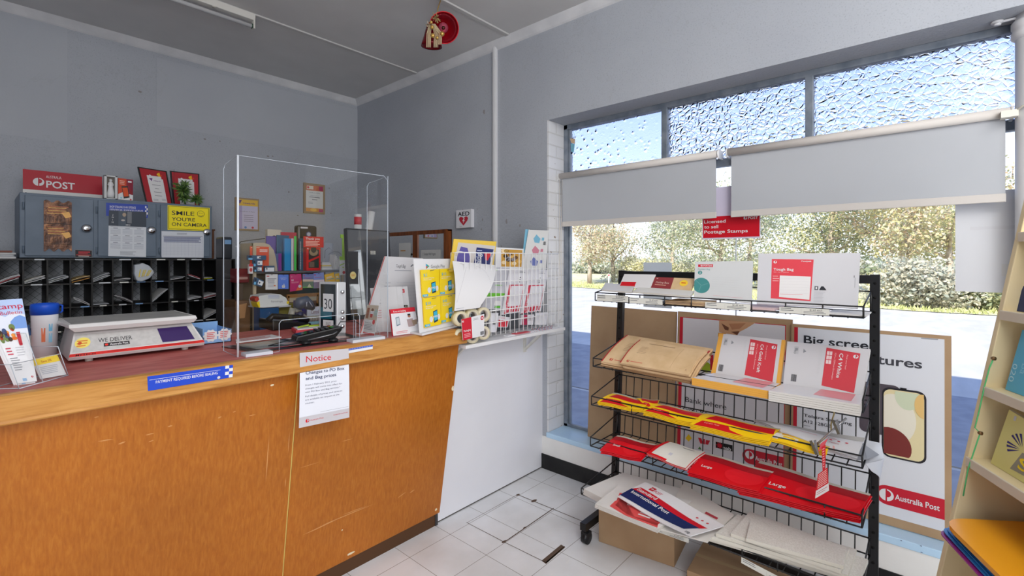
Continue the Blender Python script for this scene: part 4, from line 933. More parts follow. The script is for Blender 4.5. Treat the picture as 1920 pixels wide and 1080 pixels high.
# ---- pale blue tray with paper doily sign
p0 = at(375, 652, z=Z0); BT = C(136, 178, 226, .5)
tr_ = thing('paper_tray', (.76, 2.52, Z0), 'pale blue paper tray with scalloped white card between scale and acrylic screen', 'tray')
b = MB(); x0, x1, y0, y1, zt = .675, .79, 2.43, 2.62, Z0+.078
for a, c in (((x0, y0, Z0), (x1, y1, Z0+.003)), ((x0, y1-.003, Z0), (x1, y1, zt)), ((x0, y0, Z0), (x0+.003, y1, zt-.01)), ((x1-.003, y0, Z0), (x1, y1, zt-.02)), ((x0, y0, Z0), (x1, y0+.003, Z0+.03))): b.box(a, c, BT)
b.build('tray', tr_)
b = MB()
for i in range(2):
    cx_ = .705+.055*i; pts = [(cx_+.028*(1+.1*math.cos(10*a))*math.cos(a), y0-.004-.001*i, Z0+.036+.026*(1+.1*math.cos(10*a))*math.sin(a)) for a in [2*pi*k/60 for k in range(60)]]
    b.prism(pts, (0, .0015, 0), PAPER)
s = Sheet(b, (.685, y0-.006, Z0+.055), (.78, y0-.006, Z0+.055), (.685, y0-.006, Z0+.015)); s.lines(.04, .1, .4, 4, .2, C(206, 70, 70), .4, 0); s.lines(.6, .1, .98, 4, .2, C(206, 70, 70), .4, 0)
o = b.build('scalloped_card', tr_)

# ---- acrylic sneeze screen
A0 = V((.678, 2.016, Z0)); A1 = V((1.334, 1.985, Z0)); dx = (A1-A0).normalized(); dn_ = V((0, 0, 1)).cross(dx); HT = at(441, 290, y=2.016).z-Z0
scn = thing('acrylic_screen', (A0+A1)/2, 'tall clear acrylic sneeze guard with side wings standing on the counter', 'screen')
b = MB(); WS = (A1-A0).length
def P_(a, k, z): return A0+dx*(a*WS)+dn_*k+V((0, 0, z))
gz = at(524, 600, y=2.05).z-Z0
_n = V((0, 0, 1)).cross(dx); sa = (atp(524, 640, A0, _n)-A0).dot(dx)/WS; sb = (atp(675, 630, A0, _n)-A0).dot(dx)/WS
th = .006
# front sheet with the pass-through notch
out = [(0, 0), (sa, 0), (sa, .115), (sa+.015, .128), (sb-.015, .128), (sb, .115), (sb, 0), (1, 0), (1, HT-.02), (1-.02/WS, HT), (0, HT)]
b.add([P_(a, 0, z) for a, z in out], [tuple(range(len(out)))], ACRY)
b.tube([P_(a, .003, z) for a, z in out], .0014, ACRE, 5, True)
b.build('front_sheet', scn)
for nm, a in (('side_wing', 0), ('side_wing', 1)):
    b = MB(); k = .185 if a == 0 else .20
    o_ = [(0, 0), (k, 0), (k, HT-.03), (k-.02, HT-.012), (0, HT)]
    b.add([P_(a, kk, z) for kk, z in o_], [tuple(range(5))], ACRY); b.tube([P_(a, kk, z) for kk, z in o_], .0016, ACRE, 5, True); b.build(nm, scn)
b = MB(); b.tube([P_(0, -.001, .0), P_(0, -.001, HT)], .004, C(216, 222, 230, .15, 0, .6), 8); b.build('corner_bead', scn)
for aa, bb in ((.03, .18), (.70, .95)):
    b = MB(); b.obox(P_(aa, -.03, 0), dx*(WS*(bb-aa)), dn_*.06, V((0, 0, .012)), C(206, 212, 222, .2)); b.build('foot_strip', scn)

# ---- desk mat with papers below a clear sheet
b = MB(); q = [at(*z4(*k), z=Z0) for k in ((225, 905), (1130, 800), (1560, 925), (610, 1045), (225, 1045))]
b.prism([(.71, 2.30, Z0-.0005), (.76, 2.06, Z0-.0005), (1.235, 2.02, Z0-.0005), (1.26, 2.30, Z0-.0005)], (0, 0, .004), C(28, 27, 28, .3))
s = Sheet(b, (.75, 2.29, Z0+.0040), (1.2, 2.29, Z0+.0040), (.79, 2.075, Z0+.0040), (1.2, 2.045, Z0+.0040))
s.rect(0, 0, .42, .85, C(140, 144, 140, .25), 1); s.rect(.04, .1, .3, .55, C(176, 176, 168, .25), 2); s.rect(.3, .5, .62, .95, C(196, 192, 190, .25), 2); s.lines(.33, .55, .6, 4, .08, C(180, 120, 120), .4, 3); s.rect(.5, 0, 1, .4, C(204, 200, 198, .25), 2); s.rect(0, .9, 1, .98, C(176, 70, 74, .3), 3); s.rect(.7, .5, 1, .8, C(206, 170, 160, .25), 2)
tag(b.build('counter_mat'), 'dark counter mat with papers under it behind the acrylic screen', 'mat')
q = [at(*z4(x, y), z=Z0+.006) for x, y in ((235, 905), (600, 865), (240, 940), (640, 888))]
card('document_folder', [at(*z4(230, 912), z=Z0+.008), at(*z4(600, 862), z=Z0+.008), at(*z4(235, 940), z=Z0+.008), at(*z4(700, 885), z=Z0+.008)], 'white document folder with red print lying at the rear of the counter mat', 'papers', PAPER, th=.006, draw=lambda s: s.lines(.1, .2, .9, 4, .2, C(196, 80, 84), .4, 1))

# ---- payment terminal
et = thing('payment_terminal', at(610, 640, z=Z0), 'black card payment terminal with keypad tilted on the counter mat', 'payment terminal')
o_ = V((1.04, 2.115, Z0+.006)); ex = V((.985, -.17, 0)).normalized(); ey = V((.17, .985, 0)).normalized(); ez = V((0, 0, 1)); BKP = C(26, 27, 29, .3); 
b = MB(); pr = [(-.10, .012), (-.095, .034), (.10, .062), (.105, .045), (.07, .008), (-.06, .004)]
b.prism([o_+ex*x*1.0-ey*.042+ez*z for x, z in pr], ey*.084, BKP); b.build('body', et, .006)
b = MB(); s = Sheet(b, o_+ex*(-.088)+ey*.036+ez*.037, o_+ex*.095+ey*.036+ez*.0628, o_+ex*(-.088)-ey*.036+ez*.037, o_+ex*.095-ey*.036+ez*.0628)
s.rect(0.02, .06, .4, .94, C(40, 44, 48, .08), 1); b.build('display', et)
b = MB()
for i in range(4):
    for j in range(3):
        c = s.p(.48+.11*i, .22+.28*j, 1); b.obox(c-ex*.006-ey*.008, ex*.013, ey*.016, ez*.004, C(54, 56, 60, .4) if i < 3 else [C(150, 40, 40), C(160, 140, 40), C(50, 120, 60)][j])
b.build('key', et)
b = MB(); b.tube([o_+ex*.106-ey*.03+ez*.05, o_+ex*.06-ey*.047+ez*.03, o_-ex*.05-ey*.047+ez*.014], .003, STEEL, 6); b.build('trim_bar', et)
b = MB(); ST = C(20, 20, 22, .4)
for sx_, sy in ((-.06, -.05), (.06, -.05)):
    b = MB(); b.lathe([(.02, Z0+.004), (.022, Z0+.012), (.012, Z0+.02)], o_+ex*sx_+ey*sy-V((0, 0, o_.z)), ST, 14); b.build('stand_foot', et)
b = MB(); b.tube([o_-ex*.09+ez*.02, o_-ex*.17+ey*.03+ez*.0, o_-ex*.2-ey*.0+ez*.0, o_-ex*.13-ey*.04+ez*.002, o_-ex*.05-ey*.03+ez*.004], .002, BLACK, 6); b.tube([o_+ex*.09+ez*.05, o_+ex*.13+ey*.06+ez*.07, o_+ex*.22+ey*.1+ez*.06, o_+ex*.3+ey*.12+ez*.004], .0022, BLACK, 6); b.build('cable', et)

# ---- perpetual calendar box
c0 = at(632, 627, z=Z0); c1 = at(649, 626, z=Z0)
SILV = C(206, 207, 210, .3, .25)
dc = thing('date_box', c0, 'silver perpetual date box showing 30 with chrome knobs behind the acrylic screen', 'calendar')
da = (at(598, 615, z=Z0)-c0); da.z = 0; da = V((-.30, .95, 0)).normalized()*.17; db = V((.95, .30, 0)).normalized()*.085
c0 = at(632, 626, z=Z0); hz = at(632, 529, y=c0.y).z-Z0
fd = atp(598, 600, c0, V((da.y, -da.x, 0)).normalized()); da = V((fd.x-c0.x, fd.y-c0.y, 0)); sd = atp(649, 600, c0, V((.30, -.95, 0)).normalized() if 0 else V((-.30, -.95, 0)).normalized()); db = V((sd.x-c0.x, sd.y-c0.y, 0))
up_ = V((0, 0, hz))
b = MB(); b.obox(c0, da, db, up_, SILV); b.build('case', dc, .004)
b = MB(); s = Sheet(b, c0+da+up_, c0+up_, c0+da, c0, lay=.0008)
s.rect(.1, .045, .93, .97, C(24, 34, 40, .12), 1); s.rect(.1, .50, .72, .72, C(24, 92, 110, .15), 2); s.rect(.25, .23, .82, .58, PAPER, 3); s.text('30', .535, .525, .2, C(24, 34, 44), 4, w=.44, al='c'); s.rect(.25, .745, .82, .86, PAPER, 3); s.text('JULY', .535, .835, .055, C(60, 60, 64), 4, w=.28, al='c')
b.build('date_window', dc)
sN = V((db.y, -db.x, 0)).normalized()
for tz in (.81, .42, .305, .145):
    b = MB(); b.lathe([(.007, 0), (.007, .004), (.0095, .006), (.0095, .014), (.006, .017)], c0+db*.55+V((0, 0, hz*tz)), CHROME, 16, sN); k = b.build('knob', dc)

# ---- phone, note pad, scanner
b = MB(); ph = thing('desk_phone', at(560, 615, y=2.75), 'black desk phone with a grey coiled cord behind the acrylic screen', 'phone')
c = at(560, 622, z=Z0); c = V((1.16, 2.62, Z0)); 
b.prism([c+V((-.11, 0, 0)), c+V((-.11, 0, .055)), c+V((.10, 0, .02)), c+V((.10, 0, 0))], (0, .19, 0), BKP); b.build('body', ph, .006)
b = MB(); b.tube([c+V((-.12, .03, .05)), c+V((-.10, .03, .075)), c+V((.04, .03, .055)), c+V((.09, .03, .03))], [.02, .016, .016, .022], BKP, 10); b.build('handset', ph)
b = MB(); pts = [c+V((.02, .1, .03)), c+V((.04, .1, .10)), c+V((.06, .1, .105)), c+V((.085, .1, .06)), c+V((.12, .1, .03))]; GC = C(176, 172, 162, .4)
b.tube(pts, .017, GC, 10)
hx = [c+V((.12+.17*i/130, .1+.014*math.cos(i*.85), .032+.014*math.sin(i*.85))) for i in range(130)]; b.tube(hx, .004, GC, 5); b.build('coiled_cord', ph)
b = MB(); q0 = at(*zf(315, 780), z=Z0+.03); np_ = thing('note_pad', (1.14, 2.27, Z0), 'red note pad with green sticky notes beside the payment terminal', 'note pad')
a_ = V((1.075, 2.40, Z0+.004)); d1 = V((.19, -.05, 0)); d2 = V((.03, .12, 0)); b.obox(a_, d1, d2, (0, 0, .018), C(204, 70, 80)); b.build('pad', np_)
b = MB(); b.obox(a_+V((.01, .005, .018)), d1*.93, d2*.9, (0, 0, .004), PAPER); b.build('paper_block', np_)
b = MB(); NG = C(196, 226, 60); b.obox(a_+V((.03, .05, .022)), (.05, -.02, .01), (.02, .04, 0), (0, 0, .002), NG); b.obox(a_+V((.09, .05, .022)), (.08, -.015, 0), (.012, .04, 0), (0, 0, .003), NG); b.build('sticky_note', np_)
sp_ = at(565, 575, y=2.66); gs = thing('barcode_scanner', (sp_.x, 2.66, Z0), 'grey blue handheld barcode scanner tilted on a stand behind the screen', 'scanner')
GB = C(74, 80, 96, .35); b = MB()
hd_ = [at(u, v, y=2.66) for u, v in ((557, 578), (563, 568), (572, 566), (581, 573), (588, 579))]
b.tube(hd_, [.022, .034, .036, .028, .012], GB, 14); b.build('scanner_head', gs)
b = MB(); lg = [at(u, v, y=2.645) for u, v in ((570, 574), (570, 566), (575, 565), (581, 574))]; b.tube([v+V((0, -.032, 0)) for v in lg], .003, C(170, 174, 186), 6); b.build('grey_stripe', gs)
b = MB(); b.tube([at(562, 585, y=2.67), at(564, 602, y=2.67), (sp_.x, 2.66, Z0+.03)], [.02, .016, .018], C(50, 54, 90, .35), 10); b.lathe([(.05, Z0), (.045, Z0+.012), (.02, Z0+.03)], (sp_.x, 2.66, 0), C(40, 42, 60), 20); b.build('stand', gs)
# bent wire card rests
# ---- clear flyer holder with tall flyer
fh = thing('flyer_holder', at(690, 632, z=Z0), 'small clear flyer holder by the acrylic screen foot', 'holder')
b = MB(); fa = at(667, 638, z=Z0); fb = at(712, 634, z=Z0); dd = (fb-fa); dk = V((-dd.y, dd.x, 0)).normalized()*.04
pane(b, fa, dd, V((0, 0, .03))); pane(b, fa, dk, V((0, 0, .095))); pane(b, fb, dk, V((0, 0, .03))); pane(b, fa+dk, dd, V((0, 0, .12))); b.build('holder_shell', fh)
def dr(s):
    s.rect(0.02, 0, 1, .5, C(196, 180, 160), 1); s.ell(.55, .16, .1, .05, C(120, 84, 64), 2); s.poly([(.4, .2), (.7, .2), (.66, .34), (.42, .34)], C(226, 226, 230), 2); s.poly([(.42, .3), (.64, .3), (.62, .42), (.44, .42)], C(190, 50, 54), 3); s.rect(.1, .1, .3, .46, C(150, 90, 60), 2); s.ell(.85, .25, .14, .12, C(170, 190, 186), 2); s.ell(.8, .56, .1, None, C(206, 40, 54), 3)
    s.text('Have you', .1, .62, .04, INK, 2, w=.5); s.lines(.1, .66, .8, 4, .05, GREYT, .4, 2); s.rect(0, .93, 1, 1, C(206, 30, 50), 2)
q = lean((688.5, 571.5), (710.5, 573), (678, 625), (702, 630), Z0+.003, 12); card('tall_flyer', q, 'tall flyer with a photo and red foot standing in the small clear holder', 'flyer', PAPER, draw=dr)

# ---- display of brochures and tough bag
def dr(s):
    s.text('Tough Bag', .34, .15, .045, C(60, 62, 70), 1, w=.24); s.lines(.34, .19, .75, 1, .03, GREYT, .3, 1); s.poly([(.70, .13), (.74, .10), (.84, .10), (.84, .115), (.75, .115), (.72, .14)], C(90, 92, 100), 1)
    for i in range(7): s.rect(.2, .36+.045*i, .32, .366+.045*i, GREYT, 1); s.rect(.45, .36+.045*i, .98, .364+.045*i, C(190, 190, 196), 1)
    s.rect(0, 0, .022, 1, C(186, 84, 78), 2); s.lines(.1, .72, .4, 4, .03, C(200, 140, 140), .3, 1)
q = lean(z5(292, 482), z5(640, 500), z6(112, 742), z6(560, 745), Z0+.001, 20); off = V((.05, .12, 0))
q = leany(z5(292, 482), z5(640, 500), z5(100, 1075), z5(560, 1080), 2.16, Z0, 16)
card('tough_bag', q, 'large pale grey tough bag satchel with a red edge standing behind the white brochures', 'satchel', C(206, 204, 206, .45), th=.003, draw=dr)
def dr(s):
    s.rect(.75, .06, .88, .14, C(206, 40, 56), 1); s.logo(.815, .1, .03, WHITE, C(206, 40, 56), 2); s.rect(.1, .22, .42, .25, C(214, 110, 120), 1); s.rect(.1, .07, .35, .085, C(220, 160, 166), 1); s.lines(.1, .30, .8, 1, .04, GREYT, .25, 1)
    for i in range(40): s.ell(R.uniform(.05, .95), R.uniform(.42, .56), .05, .02, R.choice([C(90, 96, 70), C(140, 140, 120), C(60, 56, 50)]), 2)
for i in range(3):
    q = lean((z5(285, 770)), z5(518, 755), z6(330, 722), z6(560, 735), Z0, 12); q = [v+V((-.028*i, .02+.012*i, .001)) for v in q]; 
    card('white_brochure', q, ['front white brochure with small red post mark in the fan of three on the counter', 'middle white brochure in the fan of three on the counter', 'rear white brochure in the fan of three on the counter'][i], 'brochure', C(224, 223, 224, .35), 'fanned white brochures', th=.004, draw=dr if i == 0 else None)
def dr(s):
    s.rect(0, 0, 1, .17, C(206, 40, 56), 1); s.text('If you are looking', .1, .13, .065, WHITE, 2, w=.5, bold=.02); s.rect(.07, .2, 1, .8, C(222, 222, 226), 1)
    s.poly([(.15, .33), (.3, .3), (.31, .62), (.16, .66)], C(120, 136, 150), 2); s.poly([(.17, .36), (.28, .34), (.29, .58), (.18, .61)], C(190, 200, 206), 3); s.tube if 0 else None
    s.ell(.7, .33, .06, .05, C(170, 120, 96), 3); s.rect(.64, .24, .76, .3, C(50, 46, 50), 4); s.poly([(.58, .45), (.82, .42), (.86, .72), (.6, .74)], C(170, 150, 150), 3); s.poly([(.76, .5), (.98, .48), (.96, .66), (.8, .7)], C(150, 130, 110), 4)
    s.lines(.12, .86, .6, 2, .05, C(210, 120, 130), .4, 1)
q = lean(z6(345, 528), z6(562, 507), z6(372, 768), z6(610, 735), Z0+.001, 10)
card('red_top_brochure', q, 'small brochure with a red heading and courier photo standing beside the phone card stand', 'brochure', C(226, 226, 228, .35), th=.012, edge=C(206, 40, 56), draw=dr)

# ---- phone card stand with four yellow packs
sq_ = lean(z6(555, 76), z6(910, 72), z6(610, 742), z6(920, 668), Z0+.012, 9)
cs = thing('card_stand', (sq_[2]+sq_[3])/2, 'white cardboard display stand for yellow prepaid phone packs at the counter end', 'stand')
b = MB(); s = Sheet(b, *sq_, th=.004); s.base(C(228, 228, 230, .4))
s.poly([(.27, .065), (.355, .105), (.27, .145)], C(60, 180, 120), 2); s.poly([(.27, .065), (.31, .105), (.27, .105)], C(60, 150, 220), 3); s.poly([(.27, .105), (.31, .105), (.27, .145)], C(226, 70, 60), 3); s.text('Google Play', .39, .13, .045, C(110, 112, 116), 2, w=.37)
b.build('backboard', cs)
b = MB(); e1 = (sq_[3]-sq_[2]); b.obox(sq_[2]+V((0, -.02, -.011)), e1*1.02, V((0, .12, 0)), (0, 0, .010), C(226, 226, 228)); b.build('base', cs)
SS = s
for i, (a0, a1, t0, t1, am) in enumerate(((.10, .545, .155, .535, '2'), (.565, .985, .155, .53, '10'), (.10, .555, .545, .945, '30'), (.565, .985, .545, .935, '40'))):
    q = [SS.p(a0, t0)+SS.N*.012, SS.p(a1, t0)+SS.N*.012, SS.p(a0, t1)+SS.N*.009, SS.p(a1, t1)+SS.N*.009]
    pk = thing('phone_pack', (q[2]+q[3])/2, ['yellow $2 phone pack hanging top row on the white card stand', 'yellow $10 phone pack hanging top row on the white card stand', 'yellow $30 phone pack hanging lower row on the white card stand', 'yellow $40 phone pack hanging lower row on the white card stand'][i], 'phone pack', 'yellow phone packs on the stand')
    b = MB(); s = Sheet(b, *q, th=.006); s.base(YEL, C(222, 180, 20)); CY = C(40, 170, 210)
    s.text('$'+am, .12, .25, .1, CY, 1, w=.2 if len(am) < 2 else .3); s.text('Prepaid Mobile', .12, .33, .035, WHITE, 1, w=.6, bold=.01); s.text('Phone SIM', .12, .39, .035, WHITE, 1, w=.42, bold=.01)
    s.ell(.4, .76, .1, .1, WHITE, 1); s.ell(.86, .72, .08, .1, WHITE, 1); s.poly([(.52, .5), (.78, .46), (.8, .86), (.56, .9)], C(30, 60, 90), 2); s.poly([(.55, .53), (.76, .49), (.77, .80), (.58, .84)], C(60, 180, 214), 3); s.text('yes', .66, .72, .1, WHITE, 4, w=.36, al='c', bold=.02); s.rect(0, .9, .32, .98, C(60, 180, 214), 2); s.text('SIM', .06, .96, .04, WHITE, 3, w=.2, bold=.02)
    b.build('pack_card', pk)
    b = MB(); tp = SS.p((a0+a1)/2, t0+.02); b.tube([tp, tp+SS.N*.035, tp+SS.N*.037+V((0, 0, .004))], .0018, STEEL, 6); b.build('peg', cs)
b = MB(); b.box((1.5, 2.02, Z0), (XE-.005, 2.3, Z0+.009), C(226, 226, 226)); tag(b.build('white_board_offcut'), 'flat white board lying on the counter end under the phone card stand', 'board')
# ================================================================== STAFF DESK BEHIND THE SCREEN
YD = 3.3; ZD = 1.04
DKW = noisy('brown_desk_board', (84, 70, 58), (104, 88, 72), 5, .6)
dk = thing('back_desk', (1.6, 3.3, 0), 'brown staff desk behind the counter under the stationery shelf', 'desk')
b = MB(); b.box((1.0, 2.82, ZD-.03), (2.42, 3.75, ZD), DKW); b.build('desk_top', dk)
for x, y in ((1.02, 2.85), (2.36, 2.85), (1.02, 3.7), (2.36, 3.7)): b = MB(); b.box((x, y, 0), (x+.04, y+.04, ZD-.03), DKW); b.build('leg', dk)
def Y3(u, v, y=YD): return at(u, v, y=y)
def fq(x0, y0, x1, y1, y, f=zd): a, c = at(*f(x0, y0), y=y), at(*f(x1, y1), y=y); return [V((a.x, y, a.z)), V((c.x, y, a.z)), V((a.x, y, c.z)), V((c.x, y, c.z))]
zsh = Y3(*zd(500, 775)).z
sh = thing('stationery_shelf', (1.5, 3.4, ZD), 'beige and grey stationery shelf unit standing on the staff desk behind the screen', 'shelf unit')
xl = Y3(471, 500).x; xr = Y3(641, 500).x
b = MB(); b.box((xl, YD-.02, zsh-.013), (xr, YD+.25, zsh), C(92, 94, 100, .5)); b.build('shelf_board', sh)
for nm, x in (('post', xl), ('post', xr-.02)):
    b = MB(); b.box((x, YD-.035, ZD), (x+.018, YD-.02, zsh+.17 if x == xl else zsh+.02), C(176, 162, 138, .5)); b.build(nm, sh)
b = MB(); b.box((xl, YD+.25, ZD), (xr, YD+.262, zsh+.02), noisy('brown_backing', (110, 96, 80), (126, 110, 92), 6, .7)); b.build('back_board', sh)
ztop = zsh+.0005
def slab(name, x0, y0, x1, y, m, label, cat, dpt=.03, zb=None, group=None, draw=None, f=zd, bev=0.001, yb=None):
    a, c = at(*f(x0, y0), y=y), at(*f(x1, y0), y=y); z = ztop if zb is None else zb
    b = MB(); b.box((a.x, y, z), (c.x, y+dpt, a.z), m)
    if draw: draw(Sheet(b, (a.x, y-.0004, a.z), (c.x, y-.0004, a.z), (a.x, y-.0004, z), (c.x, y-.0004, z)))
    o = b.build(name, bevel=bev); tag(o, label, cat, group); return o
def dr(s): s.ell(.48, .62, .2, None, BLACK, 1); s.ell(.85, .62, .15, None, BLACK, 1)
slab('cream_tin', 535, 85, 765, 3.50, C(196, 190, 176), 'cream box with two black round knobs behind the folders on the stationery shelf', 'box', .04, draw=lambda s: (s.ell(.47, .20, .17, None, BLACK, 1), s.ell(.83, .20, .17, None, BLACK, 2)))
slab('purple_folder', 518, 195, 700, 3.46, C(92, 80, 160, .4), 'purple folder on the stationery shelf', 'folder', .012)
slab('red_folder', 760, 130, 1045, 3.48, C(178, 50, 76, .4), 'wide crimson folder at the rear of the stationery shelf', 'folder', .012)
slab('teal_folder', 690, 180, 890, 3.43, C(38, 92, 130, .35), 'teal blue folder on the stationery shelf in front of the crimson folder', 'folder', .012)
sp = thing('portable_speaker', V((at(*zd(1190, 100), y=3.48).x, 3.48, ztop)), 'black boxy portable speaker at the rear of the stationery shelf', 'speaker')
q = fq(1030, 15, 1350, 220, 3.46); b = MB(); b.box((q[0].x, 3.46, ztop), (q[1].x, 3.53, q[0].z), C(30, 30, 34, .3)); b.build('body', sp, .015)
b = MB(); s = Sheet(b, *[v+V((0, -.0006, 0)) for v in q]); s.rect(.14, .13, .5, .28, C(200, 200, 204), 1); s.ell(.55, .75, .13, None, C(70, 84, 130), 1); s.ell(.55, .75, .09, None, C(170, 176, 190), 2); b.build('front_marking', sp)
# magazine file with curved cut
b = MB(); a = [at(*zd(x, y), y=3.30) for x, y in ((285, 310), (480, 305), (570, 340), (640, 430), (675, 560), (700, 775), (285, 775))]; a = [V((p.x, 3.30, max(p.z, ztop))) for p in a]; a[-1].z = ztop; a[-2].z = ztop
b.prism(a, (0, .006, 0), C(176, 166, 148, .5)); b.prism([p+V((0, .2, 0)) for p in a], (0, .006, 0), C(176, 166, 148, .5)); b.box((a[0].x, 3.30, ztop), (a[0].x+.006, 3.506, a[0].z), C(170, 160, 142)); tag(b.build('magazine_file'), 'beige magazine file with a curved cut at the post end of the stationery shelf', 'magazine file')
def dr(s): s.lines(.5, .12, .95, 2, .06, PAPER, .5, 1); s.ell(.52, .42, .22, .07, C(226, 226, 226), 1); s.rect(.05, .03, .5, .06, C(230, 190, 170), 1)
slab('orange_packet', 250, 365, 560, 3.285, C(214, 84, 58, .45), 'orange packet in front of the beige magazine file', 'packet', .006, draw=dr)
slab('blue_binder', 520, 480, 765, 3.37, C(88, 104, 150, .4), 'slate blue binder with a white label lying low on the stationery shelf', 'binder', .03, draw=lambda s: (s.rect(.2, .08, .5, .2, C(206, 206, 210), 1), s.rect(.78, .0, 1, 1, C(120, 50, 140), 1)))
slab('blue_folder', 815, 235, 935, 3.36, C(24, 138, 200, .3), 'bright blue narrow folder standing on the stationery shelf', 'folder', .02)
slab('clear_ruler', 925, 235, 962, 3.34, C(190, 194, 200, .2), 'pale clear ruler standing on the stationery shelf', 'ruler', .004)
slab('green_ruler', 972, 195, 1010, 3.335, C(70, 190, 90, .25), 'glittery green ruler standing on the stationery shelf', 'ruler', .004)
slab('spiral_notebook', 1060, 235, 1135, 3.36, C(28, 84, 110, .4), 'teal spiral notebook standing beside the red thank you box', 'notebook', .02, draw=lambda s: [s.rect(.05, .1+.035*i, .3, .115+.035*i, C(200, 200, 204), 1) for i in range(25)])
# red thank-you box
tk = thing('charity_box', V((at(*zd(1285, 600), y=3.3).x, 3.31, ztop)), 'red thank you charity box with dark photos on the stationery shelf', 'box')
def dr(s):
    s.text('Thank you', .1, .3, .2, WHITE, 1, w=.7, bold=.02); s.lines(.1, .42, .85, 4, .13, C(240, 190, 180), .5, 1)
RB = C(206, 44, 46, .4)
q = fq(1125, 200, 1452, 385, 3.295); card('header_card', q, None, None, RB, th=.003, parent=tk, draw=dr)
q = fq(1172, 385, 1402, 775, 3.31); q[2].z = q[3].z = ztop
b = MB(); b.box((q[0].x, 3.31, ztop), (q[1].x, 3.38, q[0].z), RB)
s = Sheet(b, *[v+V((0, -.0005, 0)) for v in q]); s.rect(.15, .08, .88, .88, C(44, 48, 50), 1); s.ell(.5, .2, .3, .16, C(150, 130, 100), 2); s.ell(.5, .08, .2, .14, C(44, 48, 50), 3); s.poly([(.12, .55), (.9, .35), (.9, .43), (.12, .65)], RB, 3); s.rect(.2, .62, .55, .86, C(110, 90, 80), 2); s.rect(.6, .6, .85, .8, C(30, 60, 50), 2); s.logo(.1, .04, .05, WHITE, RB, 2)
b.build('box_body', tk)
# document trays and papers
dt = thing('letter_tray', V((at(*zd(1560, 700), y=3.33).x, 3.35, ztop)), 'grey wire letter tray of papers on the stationery shelf', 'tray')
q = fq(1410, 300, 1715, 775, 3.34); b = MB(); b.box((q[0].x, 3.44, ztop), (q[1].x, 3.447, q[0].z), C(150, 156, 168, .4)); b.box((q[0].x, 3.33, ztop), (q[1].x, 3.44, ztop+.006), C(150, 156, 168)); b.build('tray_shell', dt)
b = MB(); 
for i in range(5): b.box((q[0].x+.005, 3.335, ztop+.006+.011*i), (q[0].x+.085-.004*i, 3.43, ztop+.016+.011*i), [PAPER, C(190, 192, 198), C(206, 186, 120)][i % 3])
b.build('papers', dt)
b = MB()
for i in range(4): b.obox((q[1].x-.05+.01*i, 3.335, ztop+.006), (.004, 0, 0), (0, .08, 0), (.012, 0, .11-.012*i), PAPER)
b.build('upright_letters', dt)
b = MB(); w_ = [at(*zd(x, y), y=3.36) for x, y in ((1470, 560), (1480, 430), (1540, 385), (1600, 440), (1530, 500), (1620, 450), (1700, 460), (1740, 500))]; b.tube(w_, .0012, BLACK, 5); b.build('loose_wire', dt)
# lime clip sign
lc = thing('lime_sign', at(*zd(1770, 800), y=3.27), 'lime green clip sign holder with a hanging white card at the shelf end', 'sign')
LM = C(160, 206, 60, .4); yl = 3.262
b = MB()
for k in ((1730, 170, 1880, 235), (1760, 235, 1800, 530)):
    q = fq(*k, yl); b.box((q[0].x, yl, q[2].z), (q[1].x, yl+.006, q[0].z), LM)
b.build('clip_stem', lc)
def dr(s): s.rect(0, 0, 1, .2, LM, 1); s.poly([(.05, .45), (.7, .35), (.7, .4), (.05, .5)], LM, 1); s.rect(.4, .56, .65, .6, LM, 1); s.ell(.62, .86, .2, None, C(206, 50, 60), 1)
card('hanging_card', fq(1712, 530, 1825, 832, yl-.002), None, None, C(220, 222, 222), parent=lc, draw=dr)
# ink cartridges
IB = C(86, 134, 176, .35)
def ink(q, label, white=(.45, .15, .98, .8)):
    def dr(s):
        s.rect(*white, C(224, 228, 232), 1); s.rect(white[0]+.1, .38, white[0]+.22, .62, INK, 2); s.ell(.14, .8, .12, .2, C(110, 180, 220), 1); s.ell(.12, .3, .1, .2, C(30, 40, 56), 1)
    card('ink_cartridge', q, label, 'ink cartridge', C(58, 92, 124, .35), 'ink cartridges by the shelf post', th=.02, draw=dr)
yi = 3.235
ink(fq(215, 512, 515, 585, yi+.012), 'wide dark blue ink cartridge pack, topmost by the shelf post', (.5, .2, .7, .7))
ink(fq(305, 588, 455, 690, yi), 'white labelled ink cartridge pack second down by the shelf post'); ink(fq(320, 700, 442, 776, yi), 'white labelled ink cartridge pack third down by the shelf post')
ink(fq(490, 682, 652, 780, yi+.004), 'pale blue ink pack standing at the front of the stationery shelf', (.05, .3, .95, .95))
ink([at(*zd(*k), y=yi) for k in ((335, 868), (482, 930), (305, 985), (440, 1030))], 'ink cartridge pack hanging crooked below the shelf by the post')
b = MB(); p = at(*zd(268, 790), y=3.22); 
q = fq(232, 655, 300, 810, 3.22); b.box((q[0].x, 3.22, q[2].z), (q[1].x, 3.24, q[0].z), C(214, 206, 206)); s = Sheet(b, *[v+V((0, -.0005, 0)) for v in q]); s.rect(0, 0, 1, .25, C(190, 50, 56), 1); s.ell(.5, .6, .35, .2, C(190, 70, 70), 1); tag(b.build('glue_pack'), 'small red and white blister pack hanging on the shelf post', 'packet')
